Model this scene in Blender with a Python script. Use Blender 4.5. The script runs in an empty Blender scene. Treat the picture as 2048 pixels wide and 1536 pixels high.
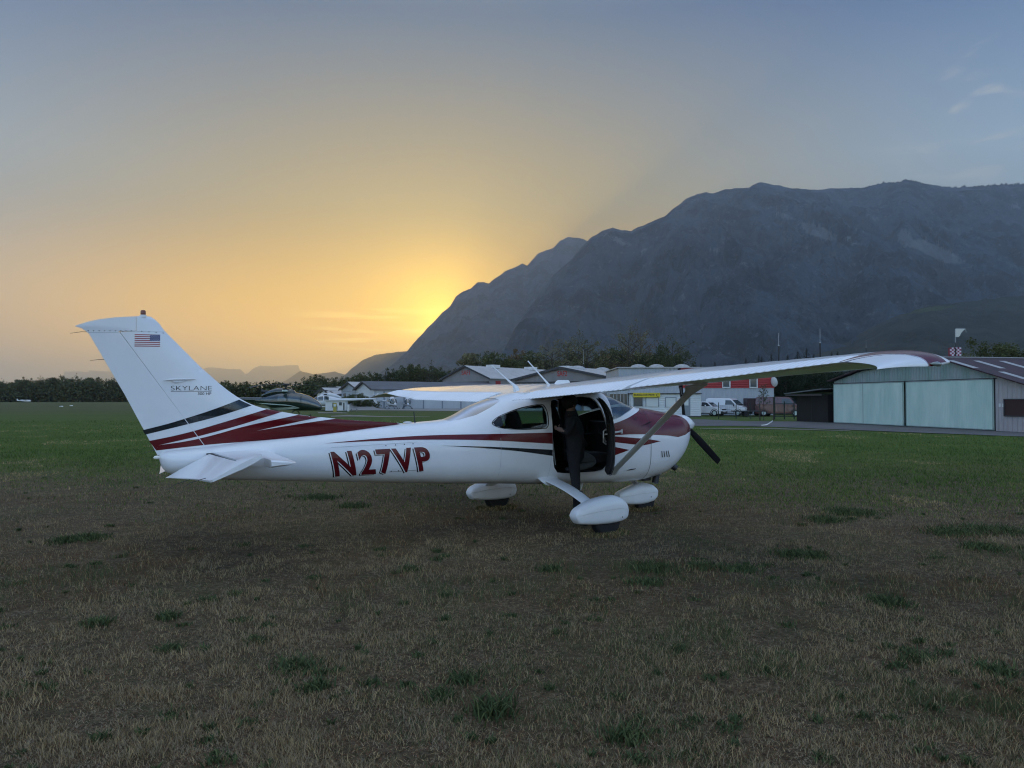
import bpy, bmesh, math, random
import numpy as np
from mathutils import Vector, Matrix, noise as mnoise
R = math.radians
sc = bpy.context.scene
COL = sc.collection
rng = np.random.default_rng(7)
random.seed(7)

# ------------------------------------------------------------------ camera
F_PX, HORIZON, CAM_H = 1538.0, 799.5, 1.68          # in pixels of a 2048 x 1536 frame
cam_d = bpy.data.cameras.new('camera')
cam = bpy.data.objects.new('camera', cam_d)
COL.objects.link(cam)
cam_d.sensor_width = 36.0
cam_d.lens = 36.0 * F_PX / 2048.0
cam_d.clip_start, cam_d.clip_end = 0.1, 120000.0
cam.location = (0, 0, CAM_H)
cam.rotation_euler = (R(90) + math.atan((HORIZON - 768.0) / F_PX), 0, 0)
sc.camera = cam

# ------------------------------------------------------------------ sky, sun, exposure
SUN_EL, SUN_AZ = R(5.0), math.atan((888 - 1024) / F_PX)       # azimuth measured from +Y towards +X
SKY_WARM = [(0.0, (255, 160, 0)), (.05, (245, 165, 0)), (.12, (232, 180, 70)), (.25, (182, 174, 142)), (.45, (88, 130, 166)), (1.0, (138, 144, 148))]
SKY_COOL = [(0.0, (190, 176, 140)), (.10, (180, 196, 200)), (.28, (166, 200, 230)), (.45, (72, 117, 178)), (1.0, (138, 144, 150))]
SKY_A0, SKY_A1 = 12., 44.
SKY_G1, SKY_G2 = (.25, .19, .02), (7.0, 4.2, .4)
SKY_MIX, SKY_K = .08, .72
SKY_FILL_UP, SKY_FILL_EAST = 3.4, 3.3  # added fill: sky overhead and behind the camera brightened to light the scene
SKY_HOR = (1.5, .72, .0)
world = bpy.data.worlds.new('World')
sc.world = world
world.use_nodes = True
wn, wl = world.node_tree.nodes, world.node_tree.links
wn.clear()
def wnode(t, **k):
    n = wn.new(t)
    for a, v in k.items():
        setattr(n, a, v)
    return n
w_out = wnode('ShaderNodeOutputWorld')
w_bg = wnode('ShaderNodeBackground')
sky = wnode('ShaderNodeTexSky', sky_type='NISHITA', sun_disc=False, sun_elevation=SUN_EL, sun_rotation=SUN_AZ,
            altitude=300, air_density=1.0, dust_density=1.6, ozone_density=2.0)
def srgb(c):
    return tuple(((v / 255) / 12.92 if v / 255 <= .04045 else ((v / 255 + .055) / 1.055) ** 2.4) for v in c)
def wramp(fac, els):
    r = wnode('ShaderNodeValToRGB'); e = r.color_ramp.elements
    r.color_ramp.interpolation = 'EASE' if len(els) < 3 else 'LINEAR'
    while len(e) < len(els): e.new(.5)
    for i, (p, c) in enumerate(els):
        e[i].position = p; e[i].color = (*srgb(c), 1)
    wl.new(fac, r.inputs[0]); return r.outputs[0]
def wmath(op, a, b=None, c=None, clamp=False):
    n = wnode('ShaderNodeMath', operation=op, use_clamp=clamp)
    for i, q in enumerate((a, b, c)):
        if q is None: continue
        if isinstance(q, (int, float)): n.inputs[i].default_value = q
        else: wl.new(q, n.inputs[i])
    return n.outputs[0]
def wmix(f, a, b, blend='MIX'):
    n = wnode('ShaderNodeMix', data_type='RGBA', blend_type=blend)
    for i, q in ((0, f), (6, a), (7, b)):
        if isinstance(q, (int, float)): n.inputs[i].default_value = q
        elif isinstance(q, tuple): n.inputs[i].default_value = (*q, 1)
        else: wl.new(q, n.inputs[i])
    return n.outputs[2]
def wband(x, a, b, lo=0., hi=1.):
    n = wnode('ShaderNodeMapRange', interpolation_type='SMOOTHSTEP'); n.inputs[1].default_value = a; n.inputs[2].default_value = b; n.inputs[3].default_value = lo; n.inputs[4].default_value = hi
    wl.new(x, n.inputs[0]); return n.outputs[0]
sdir = Vector((math.sin(SUN_AZ) * math.cos(SUN_EL), math.cos(SUN_AZ) * math.cos(SUN_EL), math.sin(SUN_EL)))
w_tc = wnode('ShaderNodeTexCoord')
w_nrm = wnode('ShaderNodeVectorMath', operation='NORMALIZE'); wl.new(w_tc.outputs['Generated'], w_nrm.inputs[0])
w_sep = wnode('ShaderNodeSeparateXYZ'); wl.new(w_nrm.outputs[0], w_sep.inputs[0])
zz = w_sep.outputs['Z']
w_dot = wnode('ShaderNodeVectorMath', operation='DOT_PRODUCT'); wl.new(w_nrm.outputs[0], w_dot.inputs[0]); w_dot.inputs[1].default_value = sdir
ang = wmath('DIVIDE', wmath('ARCCOSINE', w_dot.outputs['Value']), math.pi)          # 0 at the sun, 1 opposite
warm = wramp(zz, SKY_WARM)
cool = wramp(zz, SKY_COOL)
n_w = wnode('ShaderNodeMapRange', interpolation_type='SMOOTHSTEP')
n_w.inputs[1].default_value = SKY_A0 / 180; n_w.inputs[2].default_value = SKY_A1 / 180; n_w.inputs[3].default_value = 1; n_w.inputs[4].default_value = 0
wl.new(ang, n_w.inputs[0])
base = wmix(n_w.outputs[0], cool, warm)
g1 = wmath('EXPONENT', wmath('MULTIPLY', ang, -180 / 10.0))
g2 = wmath('EXPONENT', wmath('MULTIPLY', ang, -180 / 2.2))
base = wmix(1.0, base, wmix(g1, (0, 0, 0), SKY_G1), 'ADD')
base = wmix(1.0, base, wmix(g2, (0, 0, 0), SKY_G2), 'ADD')
base = wmix(1.0, base, wmix(wmath('MULTIPLY', wband(zz, .0, .24, 1, 0), wband(ang, 18 / 180, 52 / 180, 1, 0)), (0, 0, 0), SKY_HOR), 'ADD')
# thin streaks of cloud: low ones lit by the sun, one faint wisp high on the right
w_map = wnode('ShaderNodeMapping'); w_map.inputs['Scale'].default_value = (9, 9, 120); w_map.inputs['Rotation'].default_value = (0, R(-4), 0)
wl.new(w_nrm.outputs[0], w_map.inputs[0])
w_nz = wnode('ShaderNodeTexNoise'); w_nz.inputs['Scale'].default_value = 1.0; w_nz.inputs['Detail'].default_value = 5
wl.new(w_map.outputs[0], w_nz.inputs['Vector'])
streak = wmath('MULTIPLY', wband(w_nz.outputs['Fac'], .49, .66), wmath('MULTIPLY', wband(ang, 3 / 180, 13 / 180, 1, 0), wmath('MULTIPLY', wband(zz, .055, .07), wband(zz, .105, .125, 1, 0))))
base = wmix(streak, base, wmix(1.0, base, (1.0, .72, .25), 'ADD'))
w_cd = wnode('ShaderNodeVectorMath', operation='DISTANCE'); wl.new(w_nrm.outputs[0], w_cd.inputs[0]); w_cd.inputs[1].default_value = Vector((930 / F_PX, 1, 565 / F_PX)).normalized()
w_m2 = wnode('ShaderNodeMapping'); w_m2.inputs['Scale'].default_value = (10, 10, 34); w_m2.inputs['Rotation'].default_value = (R(0), R(32), 0)
wl.new(w_nrm.outputs[0], w_m2.inputs[0])
w_n2 = wnode('ShaderNodeTexNoise'); w_n2.inputs['Scale'].default_value = 1.6; w_n2.inputs['Detail'].default_value = 6; w_n2.inputs['Distortion'].default_value = .6
wl.new(w_m2.outputs[0], w_n2.inputs['Vector'])
wisp = wmath('MULTIPLY', wmath('MULTIPLY', wband(w_n2.outputs['Fac'], .52, .72), wband(w_cd.outputs['Value'], .03, .12, 1, 0)), .5)
base = wmix(wisp, base, srgb((215, 220, 225)))
# the physical sky carries part of the light, compressed near the sun
nish = wmix(1.0, sky.outputs[0], (.13, .13, .13), 'MULTIPLY')
nc = wmix(1.0, nish, wmix(1.0, nish, (1, 1, 1), 'ADD'), 'DIVIDE')
gain = wmath('ADD', wmath('ADD', 1.0, wband(zz, .44, .8, 0, SKY_FILL_UP)), wmath('MULTIPLY', wband(ang, 50 / 180, 95 / 180, 0, SKY_FILL_EAST), wband(zz, .75, .3)))
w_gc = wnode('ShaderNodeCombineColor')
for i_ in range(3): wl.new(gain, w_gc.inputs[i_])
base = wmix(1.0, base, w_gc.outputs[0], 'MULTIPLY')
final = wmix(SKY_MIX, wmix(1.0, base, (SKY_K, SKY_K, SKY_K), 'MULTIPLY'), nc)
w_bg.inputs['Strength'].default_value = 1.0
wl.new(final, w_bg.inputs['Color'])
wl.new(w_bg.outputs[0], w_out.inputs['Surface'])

sun_d = bpy.data.lights.new('sun', 'SUN')
sun_d.energy = 1.25
sun_d.angle = R(0.5)
sun_d.color = (1.0, 0.55, 0.03)
sun = bpy.data.objects.new('sun', sun_d)
COL.objects.link(sun)
sun.rotation_euler = sdir.to_track_quat('Z', 'Y').to_euler()
sun.location = (0, 50, 60)

sc.view_settings.view_transform = 'Standard'
sc.view_settings.look = 'None'
sc.view_settings.exposure = 0.0
sc.view_settings.gamma = 1.0
sc.view_settings.use_curve_mapping = False
sc.cycles.use_denoising = True
sc.cycles.denoising_prefilter = 'ACCURATE'
sc.cycles.filter_width = 1.15
sc.cycles.max_bounces = 6
sc.cycles.diffuse_bounces = 2
sc.cycles.glossy_bounces = 3
sc.cycles.transmission_bounces = 6
sc.cycles.transparent_max_bounces = 12
sc.cycles.volume_bounces = 1
sc.cycles.caustics_reflective = False
sc.cycles.caustics_refractive = False

# ------------------------------------------------------------------ helpers
def mat(name, col=(.5, .5, .5), rough=.6, metal=0., spec=.5, noise=0., nscale=4., bump=0., bscale=30., stretch=(1, 1, 1), coat=0., alpha=1., trans=0., col2=None, ior=1.45, coord='Object'):
    m = bpy.data.materials.new(name)
    m.use_nodes = True
    nt = m.node_tree
    b = nt.nodes['Principled BSDF']
    b.inputs['Base Color'].default_value = (*col, 1)
    b.inputs['Roughness'].default_value = rough
    b.inputs['Metallic'].default_value = metal
    b.inputs['Specular IOR Level'].default_value = spec
    b.inputs['Coat Weight'].default_value = coat
    b.inputs['Coat Roughness'].default_value = .05
    b.inputs['Transmission Weight'].default_value = trans
    b.inputs['IOR'].default_value = ior
    b.inputs['Alpha'].default_value = alpha
    if noise or bump:
        tc = nt.nodes.new('ShaderNodeTexCoord')
        mp = nt.nodes.new('ShaderNodeMapping')
        mp.inputs['Scale'].default_value = stretch
        nt.links.new(tc.outputs[coord], mp.inputs[0])
    if noise:
        n = nt.nodes.new('ShaderNodeTexNoise')
        n.inputs['Scale'].default_value = nscale
        n.inputs['Detail'].default_value = 6
        n.inputs['Roughness'].default_value = .65
        nt.links.new(mp.outputs[0], n.inputs['Vector'])
        cr = nt.nodes.new('ShaderNodeValToRGB')
        c2 = col2 or tuple(c * (1 - noise) for c in col)
        cr.color_ramp.elements[0].position = .35
        cr.color_ramp.elements[1].position = .65
        cr.color_ramp.elements[0].color = (*c2, 1)
        cr.color_ramp.elements[1].color = (*col, 1)
        nt.links.new(n.outputs['Fac'], cr.inputs[0])
        nt.links.new(cr.outputs[0], b.inputs['Base Color'])
    if bump:
        n2 = nt.nodes.new('ShaderNodeTexNoise')
        n2.inputs['Scale'].default_value = bscale
        n2.inputs['Detail'].default_value = 4
        nt.links.new(mp.outputs[0], n2.inputs['Vector'])
        bp = nt.nodes.new('ShaderNodeBump')
        bp.inputs['Strength'].default_value = bump
        bp.inputs['Distance'].default_value = .02
        nt.links.new(n2.outputs['Fac'], bp.inputs['Height'])
        nt.links.new(bp.outputs[0], b.inputs['Normal'])
    return m

def tag(o, label=None, cat=None, group=None, kind=None):
    if label: o['label'] = label
    if cat: o['category'] = cat
    if group: o['group'] = group
    if kind: o['kind'] = kind
    return o

def empty(name, loc=(0, 0, 0), rz=0., label=None, cat=None, group=None, rot=None):
    o = bpy.data.objects.new(name, None)
    COL.objects.link(o)
    o.location = loc
    o.rotation_euler = rot if rot else (0, 0, rz)
    o.empty_display_size = .2
    return tag(o, label, cat, group)

def link(name, me, mats, parent=None, smooth=None):
    if not isinstance(mats, (list, tuple)): mats = [mats]
    if not me.materials:
        for m in mats: me.materials.append(m)
    if smooth:
        me.polygons.foreach_set('use_smooth', [True] * len(me.polygons))
        me.set_sharp_from_angle(angle=R(smooth))
    o = bpy.data.objects.new(name, me)
    COL.objects.link(o)
    if parent: o.parent = parent
    return o

def copy_tree(o, parent=None):
    c = o.copy()
    COL.objects.link(c)
    c.parent = parent
    for ch in list(o.children):
        copy_tree(ch, c)
    return c

class MB:
    """collects shapes into one mesh"""
    def __init__(s): s.v, s.f, s.m = [], [], []
    def add(s, vs, fs, mi=0):
        k = len(s.v)
        s.v += [tuple(v) for v in vs]
        s.f += [tuple(i + k for i in f) for f in fs]
        s.m += [mi] * len(fs)
        return s
    def box(s, x0, x1, y0, y1, z0, z1, mi=0, M=None):
        vs = [(x, y, z) for z in (z0, z1) for y in (y0, y1) for x in (x0, x1)]
        if M is not None: vs = [M @ Vector(v) for v in vs]
        return s.add(vs, [(0, 2, 3, 1), (4, 5, 7, 6), (0, 1, 5, 4), (2, 6, 7, 3), (0, 4, 6, 2), (1, 3, 7, 5)], mi)
    def tube(s, pts, rad, n=10, mi=0, cap=True, flat=None):
        pts = [Vector(p) for p in pts]
        if not isinstance(rad, (list, tuple)): rad = [rad] * len(pts)
        rings = []
        up = None
        for i, p in enumerate(pts):
            d = (pts[min(i + 1, len(pts) - 1)] - pts[max(i - 1, 0)]).normalized()
            if up is None:
                up = Vector((0, 0, 1)) if abs(d.z) < .9 else Vector((1, 0, 0))
            a = d.cross(up).normalized(); b = a.cross(d).normalized(); up = b
            fa, fb = flat or (1, 1)
            rings.append([p + rad[i] * (math.cos(t) * a * fa + math.sin(t) * b * fb) for t in [2 * math.pi * k / n for k in range(n)]])
        vs = [v for r in rings for v in r]
        fs = [(i * n + k, i * n + (k + 1) % n, (i + 1) * n + (k + 1) % n, (i + 1) * n + k) for i in range(len(pts) - 1) for k in range(n)]
        if cap:
            fs.append(tuple(range(n))[::-1]); fs.append(tuple((len(pts) - 1) * n + k for k in range(n)))
        return s.add(vs, fs, mi)
    def lathe(s, prof, o=(0, 0, 0), axis='z', n=24, mi=0, cap=True):
        vs = []
        for r, h in prof:
            for k in range(n):
                t = 2 * math.pi * k / n
                a, b = r * math.cos(t), r * math.sin(t)
                v = {'z': (a, b, h), 'x': (h, a, b), 'y': (b, h, a)}[axis]
                vs.append((v[0] + o[0], v[1] + o[1], v[2] + o[2]))
        m = len(prof)
        fs = [(i * n + k, i * n + (k + 1) % n, (i + 1) * n + (k + 1) % n, (i + 1) * n + k) for i in range(m - 1) for k in range(n)]
        if cap:
            fs.append(tuple(range(n))[::-1]); fs.append(tuple((m - 1) * n + k for k in range(n)))
        return s.add(vs, fs, mi)
    def prism(s, poly, y0, y1, mi=0, plane='xz'):
        n = len(poly)
        def P(a, b, y): return (a, y, b) if plane == 'xz' else ((y, a, b) if plane == 'yz' else (a, b, y))
        vs = [P(a, b, y0) for a, b in poly] + [P(a, b, y1) for a, b in poly]
        fs = [tuple(range(n)), tuple(range(2 * n - 1, n - 1, -1))] + [(i, n + i, n + (i + 1) % n, (i + 1) % n) for i in range(n)]
        return s.add(vs, fs, mi)
    def grid(s, P, closed_u=False, closed_v=False, mi=0, cap=False):
        """P[i][j] points"""
        P = np.asarray(P, float)
        a, b = P.shape[:2]
        k = len(s.v)
        s.v += [tuple(p) for p in P.reshape(-1, 3)]
        for i in range(a if closed_u else a - 1):
            for j in range(b if closed_v else b - 1):
                i2, j2 = (i + 1) % a, (j + 1) % b
                s.f.append((k + i * b + j, k + i2 * b + j, k + i2 * b + j2, k + i * b + j2)); s.m.append(mi)
        if cap:
            s.f.append(tuple(k + j for j in range(b))); s.m.append(mi)
            s.f.append(tuple(k + (a - 1) * b + j for j in range(b))[::-1]); s.m.append(mi)
        return s
    def blob(s, c, r, n=8, m=6, mi=0):
        P = [[(c[0] + r[0] * math.sin(math.pi * i / m) * math.cos(2 * math.pi * j / n), c[1] + r[1] * math.sin(math.pi * i / m) * math.sin(2 * math.pi * j / n), c[2] + r[2] * math.cos(math.pi * i / m)) for j in range(n)] for i in range(m + 1)]
        return s.grid(P, closed_v=True, mi=mi)
    def mesh(s, name='m', fix=True):
        me = bpy.data.meshes.new(name)
        me.from_pydata(s.v, [], s.f)
        me.polygons.foreach_set('material_index', s.m)
        if fix:
            bm = bmesh.new(); bm.from_mesh(me)
            bmesh.ops.remove_doubles(bm, verts=bm.verts, dist=1e-5)
            bmesh.ops.recalc_face_normals(bm, faces=bm.faces)
            bm.to_mesh(me); bm.free()
        me.update()
        return me
    def build(s, name, mats, parent=None, smooth=None, fix=True):
        return link(name, s.mesh(name, fix), mats, parent, smooth)

def bevel(o, w=.01, seg=2, ang=30):
    m = o.modifiers.new('bevel', 'BEVEL')
    m.width = w; m.segments = seg; m.limit_method = 'ANGLE'; m.angle_limit = R(ang)
    return o

def ground_at(px, py):
    """the ground point a pixel of the photograph looks at"""
    D = CAM_H * F_PX / (py - HORIZON)
    return Vector(((px - 1024) / F_PX * D, D, 0))

def at(px, py, D):
    return Vector(((px - 1024) / F_PX * D, D, CAM_H + (HORIZON - py) / F_PX * D))

def fbm(x, y, oct=5, seed=0, gain=.5, lac=2.03):
    """vectorised value noise, -1..1"""
    r = np.random.default_rng(seed).random((256, 256))
    tot = np.zeros_like(x, dtype=float); a = 1.; n = 0
    for o in range(oct):
        xi, yi = np.floor(x).astype(int), np.floor(y).astype(int)
        fx, fy = x - xi, y - yi
        fx, fy = fx * fx * (3 - 2 * fx), fy * fy * (3 - 2 * fy)
        g = lambda i, j: r[i % 256, j % 256]
        v = (g(xi, yi) * (1 - fx) + g(xi + 1, yi) * fx) * (1 - fy) + (g(xi, yi + 1) * (1 - fx) + g(xi + 1, yi + 1) * fx) * fy
        tot += a * (2 * v - 1); n += a; a *= gain
        x = x * lac + 17.3; y = y * lac + 31.7
    return tot / n

def np_mesh(name, V, Fq, mi=None):
    """fast mesh from numpy arrays (V n x 3, faces m x k)"""
    me = bpy.data.meshes.new(name)
    me.vertices.add(len(V)); me.vertices.foreach_set('co', np.asarray(V, np.float32).ravel())
    k = Fq.shape[1]
    me.loops.add(Fq.size); me.loops.foreach_set('vertex_index', Fq.astype(np.int32).ravel())
    me.polygons.add(len(Fq)); me.polygons.foreach_set('loop_start', np.arange(0, Fq.size, k, dtype=np.int32))
    me.polygons.foreach_set('loop_total', np.full(len(Fq), k, np.int32))
    if mi is not None: me.polygons.foreach_set('material_index', mi.astype(np.int32))
    me.update(calc_edges=True)
    return me

def grid_faces(a, b):
    i, j = np.meshgrid(np.arange(a - 1), np.arange(b - 1), indexing='ij')
    i, j = i.ravel(), j.ravel()
    return np.stack([i * b + j, (i + 1) * b + j, (i + 1) * b + j + 1, i * b + j + 1], 1)
# ------------------------------------------------------------------ mountains (real distances, kilometres away)
def forest_rock_material(name, forest, forest2, rock):
    m = bpy.data.materials.new(name); m.use_nodes = True
    nt = m.node_tree; N, L = nt.nodes, nt.links
    b = N['Principled BSDF']; b.inputs['Roughness'].default_value = .95; b.inputs['Specular IOR Level'].default_value = .1
    tc = N.new('ShaderNodeTexCoord')
    n1 = N.new('ShaderNodeTexNoise'); n1.inputs['Scale'].default_value = .004; n1.inputs['Detail'].default_value = 10; n1.inputs['Roughness'].default_value = .7
    L.new(tc.outputs['Object'], n1.inputs['Vector'])
    mx = N.new('ShaderNodeMix'); mx.data_type = 'RGBA'
    r1 = N.new('ShaderNodeMapRange'); r1.inputs[1].default_value = .43; r1.inputs[2].default_value = .55
    L.new(n1.outputs['Fac'], r1.inputs[0]); L.new(r1.outputs[0], mx.inputs[0])
    mx.inputs[6].default_value = (*forest, 1); mx.inputs[7].default_value = (*forest2, 1)
    at_ = N.new('ShaderNodeAttribute'); at_.attribute_name = 'rock'
    n2 = N.new('ShaderNodeTexNoise'); n2.inputs['Scale'].default_value = .02; n2.inputs['Detail'].default_value = 8; n2.inputs['Roughness'].default_value = .75
    L.new(tc.outputs['Object'], n2.inputs['Vector'])
    ad = N.new('ShaderNodeMath'); ad.operation = 'ADD'
    L.new(at_.outputs['Fac'], ad.inputs[0]); L.new(n2.outputs['Fac'], ad.inputs[1])
    r2 = N.new('ShaderNodeMapRange'); r2.inputs[1].default_value = .86; r2.inputs[2].default_value = 1.02
    L.new(ad.outputs[0], r2.inputs[0])
    m2 = N.new('ShaderNodeMix'); m2.data_type = 'RGBA'
    L.new(r2.outputs[0], m2.inputs[0]); L.new(mx.outputs[2], m2.inputs[6]); m2.inputs[7].default_value = (*rock, 1)
    L.new(m2.outputs[2], b.inputs['Base Color'])
    n3 = N.new('ShaderNodeTexNoise'); n3.inputs['Scale'].default_value = .0065; n3.inputs['Detail'].default_value = 9; n3.inputs['Roughness'].default_value = .72
    L.new(tc.outputs['Object'], n3.inputs['Vector'])
    bp = N.new('ShaderNodeBump'); bp.inputs['Strength'].default_value = 1.; bp.inputs['Distance'].default_value = 220.
    L.new(n3.outputs['Fac'], bp.inputs['Height']); L.new(bp.outputs[0], b.inputs['Normal'])
    return m

def mountain(name, ridge, Dr, Db, material, rows=130, step=2.0, rough=.05, gully=.5, seed=1, prof=1.15, jag=2., rocks=(), rock_base=.0, trees=0., back=.25):
    ridge = np.array(ridge, float)
    px = np.arange(ridge[0, 0], ridge[-1, 0] + .1, step)
    py = np.interp(px, ridge[:, 0], ridge[:, 1])
    py = py - jag * fbm(px / 17., px * 0 + seed, 5, seed)
    py_s = py.copy()
    if trees:
        py = py - trees * np.abs(fbm(px / 3., px * 0 + 3, 2, seed + 5)) * np.clip((px - 1700) / 100, 0, 1)
    ang = np.arctan((px - 1024) / F_PX)
    n = len(px)
    D = Dr * (1 + .06 * fbm(px / 90., px * 0, 3, seed + 2))
    zr = np.maximum((HORIZON - py) / F_PX * D + CAM_H, 3.)
    zs = np.maximum((HORIZON - py_s) / F_PX * D + CAM_H, 3.)
    v = np.linspace(0, 1, rows)
    Dv = Db + (D[:, None] - Db) * v[None, :]
    X = (px[:, None] - 1024) / F_PX * Dv
    base = zs[:, None] * v[None, :] ** prof
    base[:, -1] = zr
    g1 = fbm(X / (Dr * .09), Dv / (Dr * .16), 6, seed + 3, gain=.52)
    g2 = 1 - np.abs(fbm(X / (Dr * .035) + 2 * g1, Dv / (Dr * .09), 5, seed + 4)) * 2
    amp = (v * (1 - v) * 4)[None, :] ** .8
    z = base + zr.max() * amp * (rough * 2.2 * g1 + rough * gully * (g2 - .6))
    lim = (zs / D)[:, None] * Dv * (.985 - .0 * v[None, :]) - 0
    z = np.where(v[None, :] < .97, np.minimum(z, np.maximum(lim, 0)), base)
    z = np.maximum(z, -2 + 0 * z)
    z[:, 0] = -2
    # back slope
    nb = 6
    vb = np.linspace(0, 1, nb + 1)[1:]
    Db2 = D[:, None] * (1 + back * vb[None, :])
    Xb = (px[:, None] - 1024) / F_PX * Db2
    zb = zr[:, None] * (1 - vb[None, :]) ** 1.1 - 2
    XX = np.concatenate([X, Xb], 1); YY = np.concatenate([Dv, Db2], 1); ZZ = np.concatenate([z, zb], 1)
    V = np.stack([XX, YY, ZZ], 2).reshape(-1, 3)
    me = np_mesh(name, V, grid_faces(n, rows + nb)[:, ::-1])
    # bare rock: listed cliff bands plus a little everywhere
    rk = np.full(XX.shape, rock_base)
    PX = 1024 + XX / YY * F_PX; PY = HORIZON - (ZZ - CAM_H) / YY * F_PX
    for (cx, cy, rx, ry, a, s) in rocks:
        ca, sa = math.cos(R(a)), math.sin(R(a))
        u = ((PX - cx) * ca + (PY - cy) * sa) / rx; w = (-(PX - cx) * sa + (PY - cy) * ca) / ry
        rk = np.maximum(rk, s * np.clip(1.25 - np.sqrt(u * u + w * w), 0, 1))
    at_ = me.attributes.new('rock', 'FLOAT', 'POINT'); at_.data.foreach_set('value', rk.ravel().astype(np.float32))
    o = link(name, me, material, smooth=180)
    return tag(o, kind='structure')

M_near = forest_rock_material('haze_blue_forest', (.016, .036, .062), (.060, .100, .150), (.20, .235, .28))  # blue of the air haze is painted into these base colours
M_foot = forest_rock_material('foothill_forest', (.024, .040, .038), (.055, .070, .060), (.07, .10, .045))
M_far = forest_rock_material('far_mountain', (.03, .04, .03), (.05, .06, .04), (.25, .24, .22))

RIDGE_R = [(930, 800), (965, 770), (1000, 715), (1030, 655), (1075, 592), (1105, 552), (1140, 520), (1182, 474), (1205, 461), (1226, 454), (1245, 458), (1264, 461), (1300, 443), (1335, 428), (1350, 415), (1372, 398), (1395, 386), (1414, 381), (1428, 385), (1450, 377), (1478, 373), (1502, 372), (1512, 366), (1524, 362), (1545, 365), (1587, 375), (1620, 377), (1670, 375), (1730, 374), (1770, 365), (1800, 362), (1821, 358), (1850, 366), (1880, 371), (1920, 374), (1960, 371), (2000, 369), (2048, 367), (2200, 372), (2400, 395), (2800, 440), (3400, 520)]
RIDGE_L = [(640, 800), (700, 778), (760, 746), (790, 723), (815, 700), (845, 667), (868, 640), (900, 612), (912, 591), (925, 583), (940, 579), (955, 565), (967, 562), (978, 565), (990, 556), (1010, 541), (1045, 526), (1054, 530), (1075, 508), (1105, 495), (1120, 480), (1137, 470), (1160, 474), (1180, 482), (1300, 520), (1400, 600), (1500, 700)]
HILL = [(560, 800), (650, 772), (688, 751), (705, 735), (725, 720), (750, 710), (775, 706), (812, 702), (850, 716), (900, 750), (960, 790)]
LOW = [(520, 790), (560, 768), (588, 750), (600, 742), (625, 748), (645, 747), (670, 743), (690, 749), (740, 757), (800, 780)]
MESA = [(330, 752), (380, 745), (415, 735), (440, 736), (458, 738), (480, 738), (486, 743), (490, 748), (497, 745), (505, 738), (520, 731), (545, 733), (570, 731), (596, 730), (599, 739), (608, 746), (640, 765), (700, 790)]
MESA2 = [(100, 795), (123, 775), (127, 743), (160, 743), (176, 744), (178, 741), (195, 742), (230, 743), (300, 746), (360, 748), (420, 760), (500, 790)]
FOOT = [(1380, 790), (1440, 770), (1500, 752), (1580, 728), (1640, 706), (1700, 680), (1740, 656), (1800, 631), (1860, 612), (1930, 603), (2048, 590), (2200, 575), (2400, 570), (2800, 600), (3200, 640)]
ROCKS = [(1640, 462, 60, 16, 22, .75), (1575, 432, 45, 9, 20, .6), (1700, 480, 60, 12, 15, .5), (1870, 500, 85, 17, 22, .85), (1812, 475, 26, 22, 70, .7), (1430, 500, 32, 10, 10, .55),
         (1490, 527, 16, 7, 10, .5), (1240, 480, 60, 12, 25, .5), (1290, 500, 18, 22, 60, .45), (1368, 590, 14, 18, 60, .5), (1350, 618, 12, 8, 40, .55), (1150, 612, 30, 6, 8, .45),
         (2035, 412, 25, 8, -10, .6), (1660, 550, 18, 6, 25, .45), (1750, 435, 30, 10, 20, .5)]
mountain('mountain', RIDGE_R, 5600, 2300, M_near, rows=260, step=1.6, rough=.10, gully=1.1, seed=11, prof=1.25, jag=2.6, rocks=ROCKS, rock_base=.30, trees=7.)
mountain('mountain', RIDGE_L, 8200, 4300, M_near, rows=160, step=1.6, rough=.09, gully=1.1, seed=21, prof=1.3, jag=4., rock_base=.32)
mountain('hill', HILL, 10500, 8200, M_far, rows=40, step=3, rough=.03, seed=31, jag=1.2)
mountain('hill', LOW, 13500, 11800, M_far, rows=25, step=3, rough=.03, seed=41, jag=1.5)
mountain('mountain', MESA, 26000, 21000, M_far, rows=30, step=2, rough=.02, seed=51, prof=.8, jag=.8, back=.1)
mountain('mountain', MESA2, 29000, 25000, M_far, rows=30, step=2, rough=.02, seed=61, prof=.8, jag=.8, back=.1)
mountain('hill', FOOT, 2900, 1300, M_foot, rows=110, step=2.5, rough=.05, seed=71, prof=1.2, jag=3., rocks=[(1560, 672, 90, 8, -6, .8), (1850, 620, 110, 8, -8, .6)], rock_base=.1)

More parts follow.
